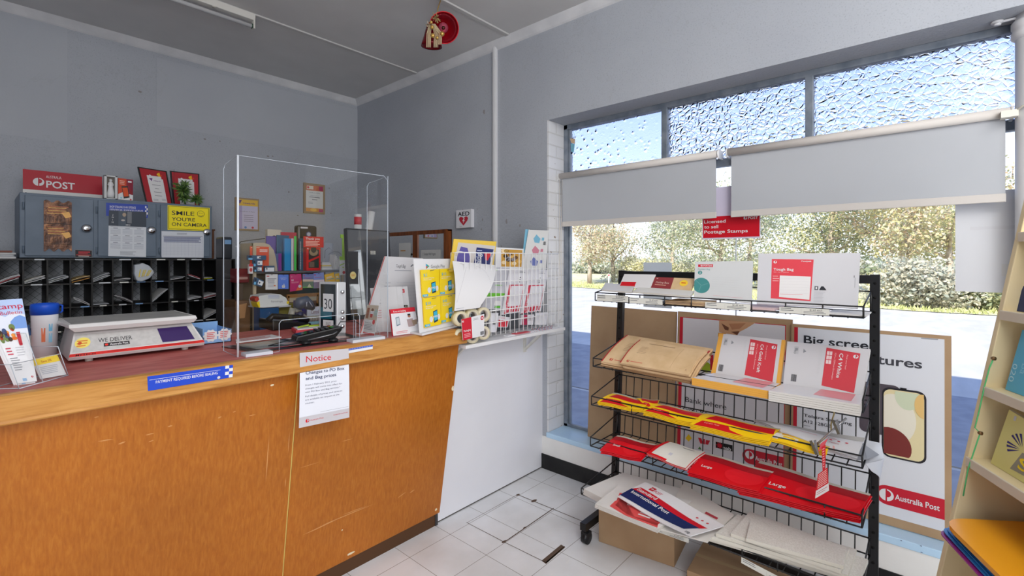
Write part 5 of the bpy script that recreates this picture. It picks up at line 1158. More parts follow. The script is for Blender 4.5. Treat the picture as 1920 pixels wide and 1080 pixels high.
# gift cards under the shelf
def gc(k, m, label, draw, y=3.272, rot=0):
    q = [at(*zd(*p), y=y) for p in k]; c = card('gift_card', q, label, 'gift card', m, 'gift cards hanging under the stationery shelf', th=.003, draw=lambda s: (draw(s), s.rect(.42, .02, .58, .045, C(60, 40, 40), 3)))
def rc(x0, y0, x1, y1): return ((x0, y0), (x1, y0), (x0, y1), (x1, y1))
def d1(s): s.rect(.08, .1, .3, .16, C(200, 60, 60), 1); s.lines(.15, .28, .9, 3, .08, C(110, 112, 124), .4, 1); s.lines(.2, .52, .8, 4, .09, C(160, 160, 170), .4, 1); s.rect(.68, .7, .82, .78, C(220, 110, 50), 2)
def d2(s):
    s.text('App Store', .5, .27, .07, WHITE, 1, w=.6, al='c'); s.text('& iTunes', .5, .37, .07, WHITE, 1, w=.4, al='c'); s.ell(.44, .83, .1, .10, WHITE, 2); s.ell(.56, .83, .1, .10, WHITE, 2); s.ell(.69, .81, .05, .05, C(90, 130, 220), 3); s.ell(.55, .68, .04, .04, WHITE, 2)
def d3(s): s.poly([(.45, 1), (1, .35), (1, 1)], C(226, 100, 50), 1); s.text('$2', .12, .40, .1, WHITE, 2, w=.2, bold=.02); s.lines(.12, .47, .8, 2, .04, C(230, 170, 180), .4, 2); s.ell(.8, .76, .13, None, C(206, 206, 214), 2); s.text('1', .15, .2, .08, WHITE, 2)
def d4(s): s.rect(0, .38, 1, .54, C(214, 190, 170), 1); s.rect(0, .54, 1, 1, C(112, 124, 104), 1); s.poly([(.4, .96), (.6, .68), (.85, .96)], C(206, 198, 166), 2); s.rect(0, .9, 1, 1, C(120, 170, 80), 1); s.ell(.13, .12, .06, None, RED, 1); s.lines(.1, .28, .9, 1, .05, C(190, 60, 70), .5, 1)
def d5(s): s.rect(0, .45, 1, .6, C(222, 206, 214), 1); s.rect(0, .6, 1, 1, C(140, 120, 140), 1); s.ell(.13, .12, .06, None, RED, 1); s.lines(.1, .28, .9, 1, .05, C(190, 60, 70), .5, 1)
def d6(s): s.lines(.15, .3, .8, 2, .1, WHITE, .5, 1); s.rect(.1, .55, .9, .62, C(70, 160, 190), 1)
gc(rc(505, 820, 703, 1072), C(222, 222, 224), 'white gift card, first hanging under the shelf from the post', d1); gc(rc(712, 826, 880, 1060), C(88, 128, 220), 'blue gift card with a white apple shape hanging under the shelf', d2)
gc(((900, 820), (1085, 812), (905, 1105), (1108, 1075)), C(190, 40, 110), 'magenta and orange gift card hanging under the shelf', d3); gc(rc(1112, 815, 1287, 1046), C(108, 120, 176), 'gift card with a landscape and pale tent hanging under the shelf', d4)
gc(((1288, 805), (1455, 790), (1292, 1050), (1470, 1046)), C(128, 144, 206), 'lavender skyline gift card hanging next to the landscape one', d5); gc(((1465, 830), (1620, 788), (1490, 985), (1648, 950)), C(236, 184, 20), 'yellow gift card hanging above the date box', d6); gc(((1640, 815), (1705, 800), (1655, 960), (1718, 950)), C(236, 190, 20), 'narrow yellow gift card, last in the hanging row', d6)
# below the shelf
zdk = ZD+.001
pc = thing('white_parcel', at(*ze(610, 668), y=3.22), 'plump white parcel with printed writing lying on a board under the gift cards', 'parcel')
b = MB(); yy = 3.12; k = [at(*ze(*p), y=yy) for p in ((395, 660), (375, 560), (400, 480), (560, 452), (740, 450), (840, 510), (885, 600), (870, 655))]; b.prism(k, (0, .14, 0), C(214, 216, 214, .5))
s = Sheet(b, *[v+V((0, -.0008, 0)) for v in (at(*ze(395, 460), y=yy), at(*ze(880, 460), y=yy), at(*ze(395, 660), y=yy), at(*ze(880, 660), y=yy))]); s.text('Expressfreight', .4, .6, .14, C(110, 112, 120), 0, w=.4, rot=0); s.lines(.3, .06, .7, 3, .09, C(150, 160, 200), .4, 0)
b.build('parcel_body', pc, .012)
b = MB(); kk = [at(*ze(*p), y=yy-.002) for p in ((360, 590), (405, 560), (415, 660), (400, 675))]; b.prism(kk, (0, .1, 0), YEL); kk = [at(*ze(*p), y=yy-.003) for p in ((325, 520), (375, 488), (405, 530), (370, 575), (335, 560))]; b.prism(kk, (0, .08, 0), C(176, 50, 40)); kk = [at(*ze(*p), y=yy-.002) for p in ((850, 565), (890, 565), (890, 600), (855, 610))]; b.prism(kk, (0, .1, 0), YEL); b.build('coloured_wrapping', pc)
brd = thing('parcel_board', at(*ze(650, 672), y=3.2), 'thin white board carrying the plump parcel', 'board'); b = MB(); q = at(*ze(400, 662), y=yy), at(*ze(900, 662), y=yy); zq = q[0].z; b.box((q[0].x, yy-.02, zq-.008), (q[1].x, yy+.18, zq-.001), C(206, 206, 210)); b.build('board', brd)
b = MB(); b.box((q[0].x+.02, yy+.1, ZD), (q[0].x+.06, yy+.14, zq-.008), C(90, 80, 70)); b.box((q[1].x-.06, yy+.1, ZD), (q[1].x-.02, yy+.14, zq-.008), C(90, 80, 70)); b.build('support', brd)
def dr(s):
    rr = random.Random(2)
    for i in range(46):
        a = rr.uniform(.35, .98); t = rr.gauss(.52-.3*abs(a-.65)*-1*0, .16); w_ = rr.uniform(.006, .02); l = rr.uniform(.04, .14)
        s.poly([(a, t), (a+w_, t-.01), (a+w_*.5-.03, t+l)], C(226, 230, 236), 1)
slab('blue_box', 415, 672, 722, 3.10, C(14, 74, 124, .4), 'dark blue box with a white splash print under the white parcel', 'box', .1, zdk, draw=dr, f=ze)
slab('olive_box', 715, 615, 1030, 3.16, C(128, 120, 52, .5), 'olive green box behind the barcode scanner', 'box', .1, zdk, f=ze)
slab('indigo_box', 1025, 560, 1205, 3.02, C(54, 48, 116, .4), 'indigo box directly behind the barcode scanner', 'box', .06, zdk, f=ze)
def dr(s): s.text('Central', .3, .28, .16, C(120, 60, 90), 1, w=.6); s.rect(.12, .45, .98, .9, C(150, 196, 214), 1)
slab('booklet', 1185, 665, 1395, 2.98, C(206, 210, 224), 'pale blue booklet standing beside the date box', 'booklet', .008, zdk, f=ze, draw=dr)
fr2 = thing('leaning_picture', at(*ze(1120, 560), y=3.2), 'thin timber picture frame leaning under the gift cards', 'frame')
b = MB(); TW = C(150, 104, 56, .5)
for k in ((860, 455, 1385, 480), (1340, 455, 1365, 640)):
    q = fq(*k, 3.2, ze); b.box((q[0].x, 3.2, q[2].z), (q[1].x, 3.215, q[0].z), TW)
q = fq(870, 480, 895, 640, 3.2, ze); b.box((q[0].x, 3.2, ZD), (q[1].x, 3.215, q[0].z), TW); q = fq(1340, 600, 1365, 640, 3.2, ze); b.box((q[0].x, 3.2, ZD), (q[1].x, 3.215, q[0].z), TW)
b.build('frame', fr2)
b = MB(); q = fq(895, 500, 1340, 560, 3.21, ze); b.box((q[0].x, 3.206, ZD), (q[1].x, 3.212, q[0].z), C(86, 62, 56)); q = fq(880, 490, 1345, 550, 3.205, ze); b.box((q[0].x, 3.204, q[2].z), (q[1].x, 3.207, q[0].z), C(170, 158, 138)); b.build('picture', fr2)
# cardboard and red bag at the shelf's end
def zl(u, v, y): return at(u, v, y=y)
q = [zl(441, 565, 3.3), zl(472, 565, 3.3)]; b = MB(); b.box((q[0].x, 3.3, zdk), (q[1].x-.01, 3.5, q[0].z), noisy('brown_carton', (92, 62, 40), (120, 84, 56), 9, .8)); b.prism([zl(447, 572, 3.295), zl(463, 568, 3.295), zl(459, 596, 3.295), zl(450, 597, 3.295)], (0, .004, 0), C(176, 130, 88)); tag(b.build('open_carton'), 'open brown carton with bent flaps behind the corner of the acrylic screen', 'carton')
b = MB(); q = [zl(442, 504, 3.36), zl(467, 504, 3.36), zl(442, 530, 3.36)]; b.box((q[0].x, 3.36, q[2].z), (q[1].x, 3.46, q[0].z), C(112, 26, 36, .4)); b.box((q[0].x+.01, 3.355, q[2].z+.02), (q[1].x-.01, 3.36, q[2].z+.035), C(180, 140, 130)); b.box((q[0].x+.02, 3.38, q[2].z-.006), (q[1].x, 3.45, q[2].z), DKC); 
b.box((q[0].x+.02, 3.38, ZD), (q[0].x+.05, 3.44, q[2].z), C(80, 66, 56)); tag(b.build('red_bag'), 'dark red bag on a post behind the shelf end near the acrylic corner', 'bag')
ls = thing('desk_lamp', zl(452, 560, 3.55), 'thin jointed lamp arm beside the purple rewards certificate', 'lamp'); ls.location.z = ZD; ls['o3'] = (ls.location.x, 3.55, ZD)
b = MB(); b.tube([zl(441, 462, 3.55), zl(464, 462, 3.55)], .006, C(190, 192, 196), 6); b.tube([zl(462, 462, 3.55), zl(444, 484, 3.55), V((zl(444, 484, 3.55).x, 3.55, ZD))], .005, C(170, 174, 180), 6); b.build('arm', ls); b = MB(); b.tube([zl(442, 463, 3.56), zl(452, 453, 3.56), zl(480, 449, 3.56), zl(500, 447, 3.56)], .003, BLACK, 6); b.build('cable', ls)
lp = thing('label_printer', V((zl(426, 470, 3.6).x, 3.65, ZD)), 'black label printer on a stand seen through the side wing of the screen', 'printer')
b = MB(); q = [zl(418, 444, 3.6), zl(436, 444, 3.6), zl(418, 486, 3.6)]; b.box((q[0].x, 3.6, q[2].z), (q[1].x, 3.75, q[0].z), C(34, 36, 42, .35)); b.build('body', lp, .01); b = MB(); b.box((q[0].x+.01, 3.595, q[0].z-.05), (q[1].x-.01, 3.6, q[0].z-.02), C(110, 150, 190)); b.build('display', lp); b = MB(); b.box((q[0].x, 3.62, ZD+.001), (q[1].x, 3.74, q[2].z), C(60, 58, 60)); b.build('pedestal', lp)

# ---- big glossy monitor facing the window
SM, sn, sp0 = mat('black_screen_glass'); sp0.inputs['Base Color'].default_value = (.004, .004, .005, 1); sp0.inputs['Roughness'].default_value = .03; sp0.inputs['Specular IOR Level'].default_value = 1.0
sp0.inputs['Coat Weight'].default_value = 1.0; sp0.inputs['Coat Roughness'].default_value = .02; sp0.inputs['IOR'].default_value = 1.9
mo = thing('monitor', V((1.83, 2.95, ZD)), 'large glossy black monitor on the staff desk reflecting the window', 'monitor')
yaw = math.radians(-9.4); pit = math.radians(3.7); mc = at(696, 515, y=2.9); mw = at(742, 500, y=2.9).x-at(650, 500, y=2.9).x; mh = at(696, 431, y=2.9).z-at(696, 602, y=2.9).z
Rm = Matrix.Rotation(-yaw, 3, 'Z') @ Matrix.Rotation(-pit, 3, 'X'); e1, e2, e3 = Rm @ V((1, 0, 0)), Rm @ V((0, 0, 1)), Rm @ V((0, 1, 0))
b = MB(); b.obox(mc-e1*mw/2-e2*mh/2, e1*mw, e3*.035, e2*mh, C(28, 28, 30, .35)); b.build('casing', mo, .01)
b = MB(); o1 = mc-e3*.0015; iw, ih = mw*.965, mh*.9; b.add([o1-e1*iw/2-e2*(ih/2-.015), o1+e1*iw/2-e2*(ih/2-.015), o1+e1*iw/2+e2*(ih/2+.02), o1-e1*iw/2+e2*(ih/2+.02)], [(0, 1, 2, 3)], SM); b.build('display', mo)
b = MB(); s_ = Sheet(b, o1-e3*.001-e1*.0+e2*.165, o1-e3*.001+e1*.045+e2*.165, o1-e3*.001+e2*.14); s_.rect(0, 0, 1, 1, C(206, 204, 190), 0); s_.lines(.1, .2, .9, 2, .4, GREYT, .5, 1); b.build('paper_label', mo)
b = MB(); s_ = Sheet(b, o1-e3*.001-e1*.18+e2*.025, o1-e3*.001-e1*.13+e2*.025, o1-e3*.001-e1*.18-e2*.025); s_.ell(.5, .5, .5, None, C(232, 214, 140), 0); s_.lines(.2, .4, .8, 2, .15, C(220, 150, 60), .5, 1); b.build('round_sticker', mo)
b = MB(); b.box((mc.x-.14, 2.9, ZD), (mc.x+.14, 3.08, ZD+.012), C(24, 24, 26)); b.box((mc.x-.03, 2.99, ZD+.01), (mc.x+.03, 3.02, mc.z), C(24, 24, 26)); b.build('stand', mo)
for (u0, v0, u1, v1, lab, red) in ((671, 402, 671, 430, 'white poster tube with a red label standing behind the monitor', 1), (697, 397, 692, 430, 'plain white poster tube leaning behind the monitor', 0)):
    a = at(u0, v0, y=3.35); c = at(u1, v1, y=3.35); e_ = c+(c-a)*((ZD+.03-c.z)/(c.z-a.z)); b = MB(); b.tube([e_, a], .028, C(224, 224, 224, .5), 20)
    if red: d = (a-e_).normalized(); b.tube([a-d*.08, a-d*.02], .0285, C(196, 40, 50), 20); 
    o = b.build('poster_tube'); tag(o, lab, 'tube')

# ---- certificates on the back wall
def wcert(u0, v0, u1, v1, label, kind):
    q = facing_y(u0, v0, u1, v1, YB-.016); t = thing('wall_certificate', V(((q[0].x+q[1].x)/2, YB-.01, q[2].z)), label, 'certificate')
    b = MB(); Sheet(b, *q, th=.015).base(C(160, 134, 96, .45)); b.build('frame', t, .002)
    b = MB(); s = Sheet(b, *[v+V((0, -.0005, 0)) for v in q])
    if kind:
        s.rect(.06, .05, .94, .95, C(206, 200, 224), 0); s.rect(.06, .05, .94, .24, C(236, 190, 50), 1); s.poly([(.1, .07), (.27, .07), (.185, .2)], C(90, 50, 120), 2); s.text('rewards', .32, .18, .05, C(120, 60, 120), 2, w=.5, bold=.02); s.rect(.06, .24, .28, .95, C(176, 164, 206), 1)
        s.text('Certificate of Merit', .5, .43, .03, C(90, 84, 110), 2, w=.6, al='c'); s.lines(.35, .52, .75, 4, .06, C(140, 136, 156), .3, 2, False); s.ell(.42, .9, .05, None, C(90, 140, 200), 2); s.ell(.72, .9, .05, None, C(206, 60, 80), 2)
    else:
        s.rect(.1, .07, .9, .94, C(222, 220, 214), 0); s.rect(.1, .07, .9, .24, C(206, 110, 60), 1); s.rect(.7, .07, .9, .22, C(176, 50, 90), 2); s.rect(.14, .09, .44, .2, C(230, 216, 196), 2); s.ell(.2, .145, .05, None, C(206, 50, 50), 3); s.rect(.1, .82, .9, .94, C(222, 150, 40), 1); s.ell(.45, .88, .15, .05, C(240, 190, 60), 2); s.rect(.7, .84, .9, .94, C(180, 60, 110), 2)
        s.text('Certificate of Merit', .5, .32, .03, INK, 2, w=.5, al='c'); s.lines(.3, .4, .7, 1, .03, GREYT, .3, 2, False); s.rect(.25, .45, .75, .465, INK, 2); s.rect(.38, .53, .62, .545, INK, 2); s.lines(.2, .62, .42, 2, .04, GREYT, .3, 2, False)
    b.build('certificate', t)
wcert(441, 369.5, 486, 433.5, 'purple and yellow rewards certificate in a tan frame on the wall', 1)
wcert(569.5, 342, 609.5, 402, 'orange and white certificate in a tan frame high on the wall', 0)
# ================================================================== BLINDS
BLF = noisy('blind_fabric', (178, 181, 186), (180, 183, 188), 4, .8); BLB = C(214, 208, 202, .6)
def blind(ya, yb, label, cord=None):
    t = thing('roller_blind', (2.85, (ya+yb)/2, 1.74), label, 'blind', None); zc = 2.112
    b = MB(); b.tube([(2.85, ya, zc), (2.85, yb, zc)], .0215, BLB, 20); b.build('roller_tube', t)
    b = MB(); b.box((2.862, ya-.012, 1.775), (2.8635, yb+.012, zc), BLF); b.build('fabric', t)
    b = MB(); b.box((2.858, ya-.010, 1.742), (2.867, yb+.010, 1.778), C(206, 200, 194, .6)); b.build('bottom_bar', t, .003)
    for y in (ya+.006, yb-.006):
        b = MB(); b.box((2.84, y-.005, zc-.028), (2.915, y+.005, zc+.024), C(226, 226, 226, .4)); b.lathe([(.024, 0), (.024, .006)], (2.85, y-.003, zc), C(226, 226, 226, .4), 16, (0, 1, 0)); b.build('bracket', t)
    if cord:
        b = MB(); b.tube(cord, .0022, C(214, 206, 196), 5, True); b.build('bead_chain', t)
    return t
ya = 2.05
bt = blind(ya, .935, 'narrower grey roller blind half lowered beside the brick reveal', [(2.84, 2.044, 2.11), (2.83, 2.042, 1.5), (2.80, 2.03, 1.08), (2.795, 2.015, 1.06), (2.80, 2.0, 1.08), (2.845, 2.038, 1.6), (2.86, 2.04, 2.1)])
blind(.875, -.238, 'wider looking grey roller blind half lowered beside the steel column')
b = MB(); p = at(1895, 215, x=2.83); b.box((2.80, p.y-.02, p.z-.014), (2.845, p.y+.03, p.z+.014), C(226, 222, 210)); b.tube([(2.82, p.y, p.z), (2.79, p.y-.03, p.z+.02), (2.775, p.y-.09, p.z+.03)], .004, C(206, 200, 186), 6); tag(b.build('cord_cleat'), 'small white cord cleat by the steel column at the end of the blind', 'cleat')
t3 = blind(-.40, -1.6, 'grey roller blind half lowered beyond the steel column')
b = MB(); b.box((2.90, 2.018, .9), (2.915, 2.024, .985), C(230, 230, 232)); b.build('d') if 0 else None
# papers and signs on the glass
def dr(s):
    RD = C(206, 14, 36, .4)
    s.rect(0.015, .56, .985, .97, RD, 1); s.text('Licensed', .035, .685, .062, WHITE, 2, w=.385, bold=.02); s.text('to sell', .035, .785, .062, WHITE, 2, w=.255, bold=.02); s.text('Postage Stamps', .035, .885, .062, WHITE, 2, w=.76, bold=.02); s.logo(.755, .62, .03, WHITE, RD, 2); s.text('POST', .80, .645, .05, WHITE, 2, w=.16, bold=.03)
q = facing_x(1316, 364, 1425, 446, 2.928); card('stamp_sign', [V((2.928, 1.049, 1.93)), V((2.928, .727, 1.93)), V((2.928, 1.049, 1.622)), V((2.928, .727, 1.622))], 'red licensed to sell postage stamps sign on the glass below the blinds', 'sign', C(216, 208, 226), draw=dr)
def dr(s): s.rect(.1, .35, .95, .38, C(206, 206, 210), 1); s.rect(.3, .72, .95, .84, C(208, 207, 206), 1); s.ell(.6, .5, .012, None, C(140, 120, 100), 2)
card('window_poster', [V((2.932, -.074, 1.80)), V((2.932, -.56, 1.80)), V((2.932, -.074, 1.358)), V((2.932, -.56, 1.358))], 'blank white back of a poster stuck on the glass beside the steel column', 'poster', C(210, 211, 215), draw=dr)
card('window_card', [V((2.932, 1.434, 1.482)), V((2.932, 1.242, 1.482)), V((2.932, 1.434, 1.19)), V((2.932, 1.242, 1.19))], 'small pale blue grey card stuck on the glass behind the rack top', 'card', C(196, 206, 216))
tg = thing('paper_tag', at(1074, 285, x=2.905), 'tiny blue and tan paper tag tied in the top corner of the bubble glass pane', 'tag')
b = MB(); x_ = 2.905
def w7(u, v): return at(1000+u/4.8, 200+v/4.8, x=x_)
b.prism([w7(335, 330), w7(372, 335), w7(362, 412), w7(342, 405)], (.002, 0, 0), C(110, 170, 190)); b.prism([w7(328, 285), w7(375, 290), w7(372, 335), w7(340, 325)], (.003, 0, 0), C(196, 170, 140)); b.build('paper', tg); b = MB(); b.tube([w7(345, 287), w7(340, 240), w7(357, 210), w7(368, 250), w7(360, 288)], .001, INK, 5); b.build('string', tg)

# ================================================================== CEILING LIGHT, BELLS
lt = thing('fluorescent_light', (.5, 3.53, 3.12), 'switched off white fluorescent batten light under the ceiling', 'light'); xe = 1.29
b = MB(); b.prism([(-.9+0, 3.50, 3.193), (-.9, 3.505, 3.15), (-.9, 3.555, 3.15), (-.9, 3.56, 3.193)], (xe+.9, 0, 0), C(210, 208, 202, .5)); b.build('batten_body', lt, .003)
b = MB(); b.box((xe-.012, 3.505, 3.095), (xe, 3.54, 3.152), C(206, 204, 196)); b.build('lamp_holder', lt, .002); b = MB(); b.box((xe-.02, 3.51, 3.10), (xe-.011, 3.535, 3.125), C(40, 70, 50)); b.build('starter_cap', lt)
b = MB(); b.tube([(-.88, 3.522, 3.112), (xe-.02, 3.522, 3.112)], .0135, C(200, 200, 202, .2), 16); b.build('tube', lt)
b = MB(); b.lathe([(.012, 0), (.012, .004)], (xe-.25, 3.515, 3.146), C(190, 188, 180), 12); b.build('screw_cap', lt)
def w8(u, v, y): return at(700+u/4.8, v/4.8, y=y)
bl = thing('bell_decoration', (2.02, 2.41, 2.93), 'red Christmas bells with gold trim hanging from the ceiling strip', 'decoration')
RBL = C(150, 10, 26, .2, .3); GO = C(206, 168, 92, .3, .6); DKR = C(120, 8, 20, .25, .3)
c = w8(636, 250, 2.36); ax = (V((0, 0, H))-c).normalized(); ax = (ax+V((.05, 0, .02))).normalized(); Rr = .052*1.0
Rr = (w8(728, 250, 2.36)-w8(540, 250, 2.36)).length/2
b = MB(); b.lathe([(Rr, 0), (Rr*.97, -.012), (Rr*.82, -.06), (Rr*.66, -.10), (Rr*.42, -.125), (.004, -.135), (.004, -.130), (Rr*.38, -.12), (Rr*.6, -.095), (Rr*.77, -.058), (Rr*.92, -.01), (Rr, 0)], c, RBL, 36, ax, cap=False); b.build('bell', bl)
b = MB(); b.tube([c+(ax.orthogonal().normalized()*math.cos(2*pi*i/30)+ax.cross(ax.orthogonal().normalized())*math.sin(2*pi*i/30))*Rr for i in range(30)], .003, RED, 6, True); b.build('bell_rim', bl)
b = MB(); c2_ = c-ax*.118; b.ball(c2_, .034, C(196, 96, 120, .15, .3), 16); b.lathe([(.012, 0), (.004, .004)], c2_+ax*.034, C(90, 50, 40), 10, ax); b.build('bell_crown', bl)
b = MB(); cb_ = w8(620, 305, 2.345); b.ball(cb_, .015, GO); b.tube([cb_, c-ax*.12], .0015, GO); b.build('clapper', bl)
b = MB(); d2 = V((.05, .1, -1)).normalized(); t0_ = w8(530, 190, 2.43); ht = .16
b.lathe([(.01, 0), (.03, .02), (.042, .06), (.052, .10), (.064, .14), (.068, ht), (.06, ht-.004), (.03, .05)], t0_, DKR, 32, d2, cap=False); b.build('bell', bl)
b = MB()
for i in range(13):
    if i in (4, 5): continue
    u0 = 480+11*i; b.tube([w8(505+4*i, 215, 2.37), w8(u0+3, 300, 2.355), w8(u0, 425 if i < 10 else 400, 2.35)], .0026, C(206, 186, 150, .5), 5)
b.build('gold_ribbon', bl)
b = MB(); rr = random.Random(9)
for u, v, r in ((530, 245, .012), (535, 320, .014), (575, 340, .01), (520, 200, .01)): b.ball(w8(u, v, 2.34), r, GO)
b.build('gold_bauble', bl)
b = MB()
for i in range(30):
    c_0 = w8(565, 160, 2.38); d = V((rr.gauss(0, 1), rr.gauss(0, 1), rr.gauss(0, 1))).normalized(); b.tube([c_0, c_0+d*.035], .0015, C(180, 160, 110), 4)
    c_0 = w8(510, 230, 2.38); b.tube([c_0, c_0+d*.03], .0015, C(200, 180, 150), 4)
b.build('gold_tinsel', bl)
b = MB(); b.tube([w8(578, 150, 2.40), w8(580, 80, 2.405), V((2.02, 2.41, 3.192))], .0035, GO, 6); b.build('cord', bl)

# ================================================================== KEY CABINET, SIGN ON THE WALL
kc = thing('key_cabinet', (2.66, 3.5, 1.3), 'brown timber key cabinet with glass doors on the wall behind the monitor', 'cabinet')
KW = woodmat('key_cabinet_timber', (96, 48, 18), (128, 68, 28), (150, 86, 40), (7, 7, 1), .35, 5)
kx0 = at(837, 429.4, y=3.096).x; ky0 = 3.098; ky1 = 4.05; kz1 = at(837, 429.4, y=3.096).z; kz0 = 1.28
b = MB(); b.box((XW-.01, ky0, kz0), (XW, ky1, kz1), C(140, 130, 116)); b.box((kx0+.015, ky0, kz1-.015), (XW, ky1, kz1), KW); b.box((kx0+.015, ky0, kz0), (XW, ky1, kz0+.015), KW); b.box((kx0+.015, ky0, kz0), (XW, ky0+.015, kz1), KW); b.box((kx0+.015, ky1-.015, kz0), (XW, ky1, kz1), KW); b.build('case', kc, .002)
ym = at(778, 470, x=kx0).y
for ya_, yb_ in ((ky0, ym), (ym, ky1)):
    b = MB(); fw = .035
    for a, c in (((ya_, kz0), (ya_+fw, kz1)), ((yb_-fw, kz0), (yb_, kz1)), ((ya_+fw, kz1-fw), (yb_-fw, kz1)), ((ya_+fw, kz0), (yb_-fw, kz0+fw))): b.box((kx0, a[0], a[1]), (kx0+.016, c[0], c[1]), KW)
    d = b.build('door', kc, .002); b = MB(); b.add([(kx0+.01, ya_+fw, kz0+fw), (kx0+.01, yb_-fw, kz0+fw), (kx0+.01, yb_-fw, kz1-fw), (kx0+.01, ya_+fw, kz1-fw)], [(0, 1, 2, 3)], GL); b.build('glass', d)
b = MB(); rr = random.Random(4)
for i in range(34):
    y = ky0+.05+(ky1-ky0-.1)*i/33; z = kz1-.08-rr.uniform(0, .02); b.tube([(XW-.012, y, z), (XW-.03, y, z+.004)], .002, STEEL, 5); b.box((XW-.024, y-.008, z-.06-rr.uniform(0, .03)), (XW-.018, y+.008, z-.005), C(176, 168, 150, .4))
b.build('key', kc)
for a, c_, lab in ((748, 770, 0), (789, 826, 1)):
    q = [at(a, 456 if not lab else 469, x=kx0+.006), at(c_, 455 if not lab else 468, x=kx0+.006), at(a, 500, x=kx0+.006), at(c_, 500, x=kx0+.006)]
    card('paper_note', q, None, None, C(214, 214, 212), parent=kc, draw=(lambda s: s.text('2. Template With Program', .1, .32, .16, C(90, 92, 98), 1, w=.66, bold=.01)) if lab else (lambda s: s.lines(.15, .3, .6, 1, .1, C(206, 160, 110), .5, 1)))
b = MB(); b.lathe([(.008, 0), (.011, .01), (.006, .014)], at(773, 477, x=kx0), C(60, 54, 48, .3, .6), 12, (-1, 0, 0)); b.build('latch', kc)
def dr(s):
    s.text('AED', .5, .34, .22, C(44, 44, 50), 1, w=.78, al='c', bold=.03); HR = C(196, 44, 62)
    s.poly([(.5, .88), (.25, .62), (.2, .5), (.24, .41), (.33, .38), (.43, .41), (.5, .48), (.57, .41), (.67, .38), (.76, .41), (.8, .5), (.75, .62)], HR, 1)
    s.poly([(.52, .46), (.42, .64), (.5, .63), (.46, .76), (.6, .58), (.52, .59), (.58, .47)], WHITE, 2); s.lines(.24, .92, .45, 1, .03, GREYT, .6, 1)
b = MB(); q = [at(855.3, 394.5, x=XW-.035), at(883.5, 394, x=XW-.035), at(855.6, 428, x=XW-.035), at(883.3, 428, x=XW-.035)]; y0, y1 = q[0].y, q[1].y; z0, z1_ = q[2].z, q[0].z
b.box((XW-.035, y1, z0), (XW-.002, y0, z1_), C(226, 226, 230, .35)); b.box((XW-.002, y1+.02, z0+.02), (XW, y0-.02, z1_-.02), C(200, 200, 200)); dr(Sheet(b, V((XW-.0355, y0, z1_)), V((XW-.0355, y1, z1_)), V((XW-.0355, y0, z0)))); tag(b.build('heart_sign'), 'white box sign with AED letters and a red heart on the wall', 'sign')

# ================================================================== WHITE SHELF AND ENVELOPE RACK
ZSH = 1.045; YS0 = 1.90; SHM = noisy('white_shelf_paint', (224, 224, 226), (232, 232, 233), 8, .4)
sf = thing('wall_shelf', (2.2, 2.0, ZSH-.02), 'white bracketed shelf between the counter end and the brick reveal', 'shelf')
xs1 = at(1060, 615, y=YS0).x
zt = at(862, 650, y=YS0).z; ZSH = zt
b = MB(); b.prism([(1.772, YS0, zt), (xs1, YS0, zt), (xs1, 2.06, zt), (2.70, 2.06, zt), (2.70, 2.116, zt), (1.772, 2.116, zt)], (0, 0, -.02), SHM); b.build('shelf_board', sf, .002)
for x in (1.812, 2.52):
    b = MB(); m = C(216, 214, 206, .4); b.box((x-.012, 2.106, zt-.17), (x+.012, 2.116, zt-.021), m); b.box((x-.012, 1.95, zt-.028), (x+.012, 2.112, zt-.0205), m); b.prism([(x-.009, 2.106, zt-.16), (x-.009, 2.106, zt-.14), (x-.009, 1.975, zt-.028), (x-.009, 1.955, zt-.028)], (.018, 0, 0), m); b.build('bracket', sf)
YW = 1.945
wr = thing('wire_envelope_rack', (2.25, YW, ZSH), 'white wire envelope rack standing on the white shelf', 'rack')
def yz(u, v, y=YW): return at(u, v, y=y)
xl = 1.80; xr = yz(1047, 500).x; ztw = yz(900, 474).z
b = MB()
zs = [ztw]+[yz(u, v).z for u, v in ((950, 525), (950, 540), (985, 571), (985, 605))]
zs = [ztw, ztw-.10, ztw-.17, ztw-.26, ztw-.34, ztw-.41]
for z in zs: b.tube([(xl, YW, z), (xr, YW, z)], .0034, WWIRE, 6)
b.tube([(xl, YW, ztw), (xl-.02, YW+.012, ztw+.006), (xl-.03, YW+.04, ztw), (xl-.03, YW+.05, ztw-.06)], .003, WWIRE, 6); b.tube([(xl-.03, YW+.05, ztw-.05), (xl, YW, ztw-.06)], .003, WWIRE, 6); b.tube([(xl-.015, YW+.05, ztw-.02), (xl-.015, YW+.05, ztw-.12)], .003, WWIRE, 6)
n = 21
for i in range(n+1):
    x = xl+(xr-xl)*i/n; b.tube([(x, YW-.003, ztw), (x, YW-.003, ZSH+.02), (x, YW+.05, ZSH+.012)], .0025, WWIRE, 5)
b.build('wire_front', wr)
b = MB()
for z in (ztw, ztw-.26): b.tube([(xl, YW+.11, z), (xr, YW+.11, z)], .0028, WWIRE, 6)
for x in (xl, (xl+xr)/2, xr): b.tube([(x, YW+.11, ZSH+.004), (x, YW+.11, ztw), (x, YW, ztw)], .003, WWIRE, 6); b.tube([(x, YW, ZSH+.02), (x, YW, ZSH+.004), (x, YW+.11, ZSH+.004)], .003, WWIRE, 6)
b.build('wire_back', wr)
def pk(pts, z5f, y, tilt): return leany(*[z5f(*p) for p in pts], y, ZSH+.012, tilt)
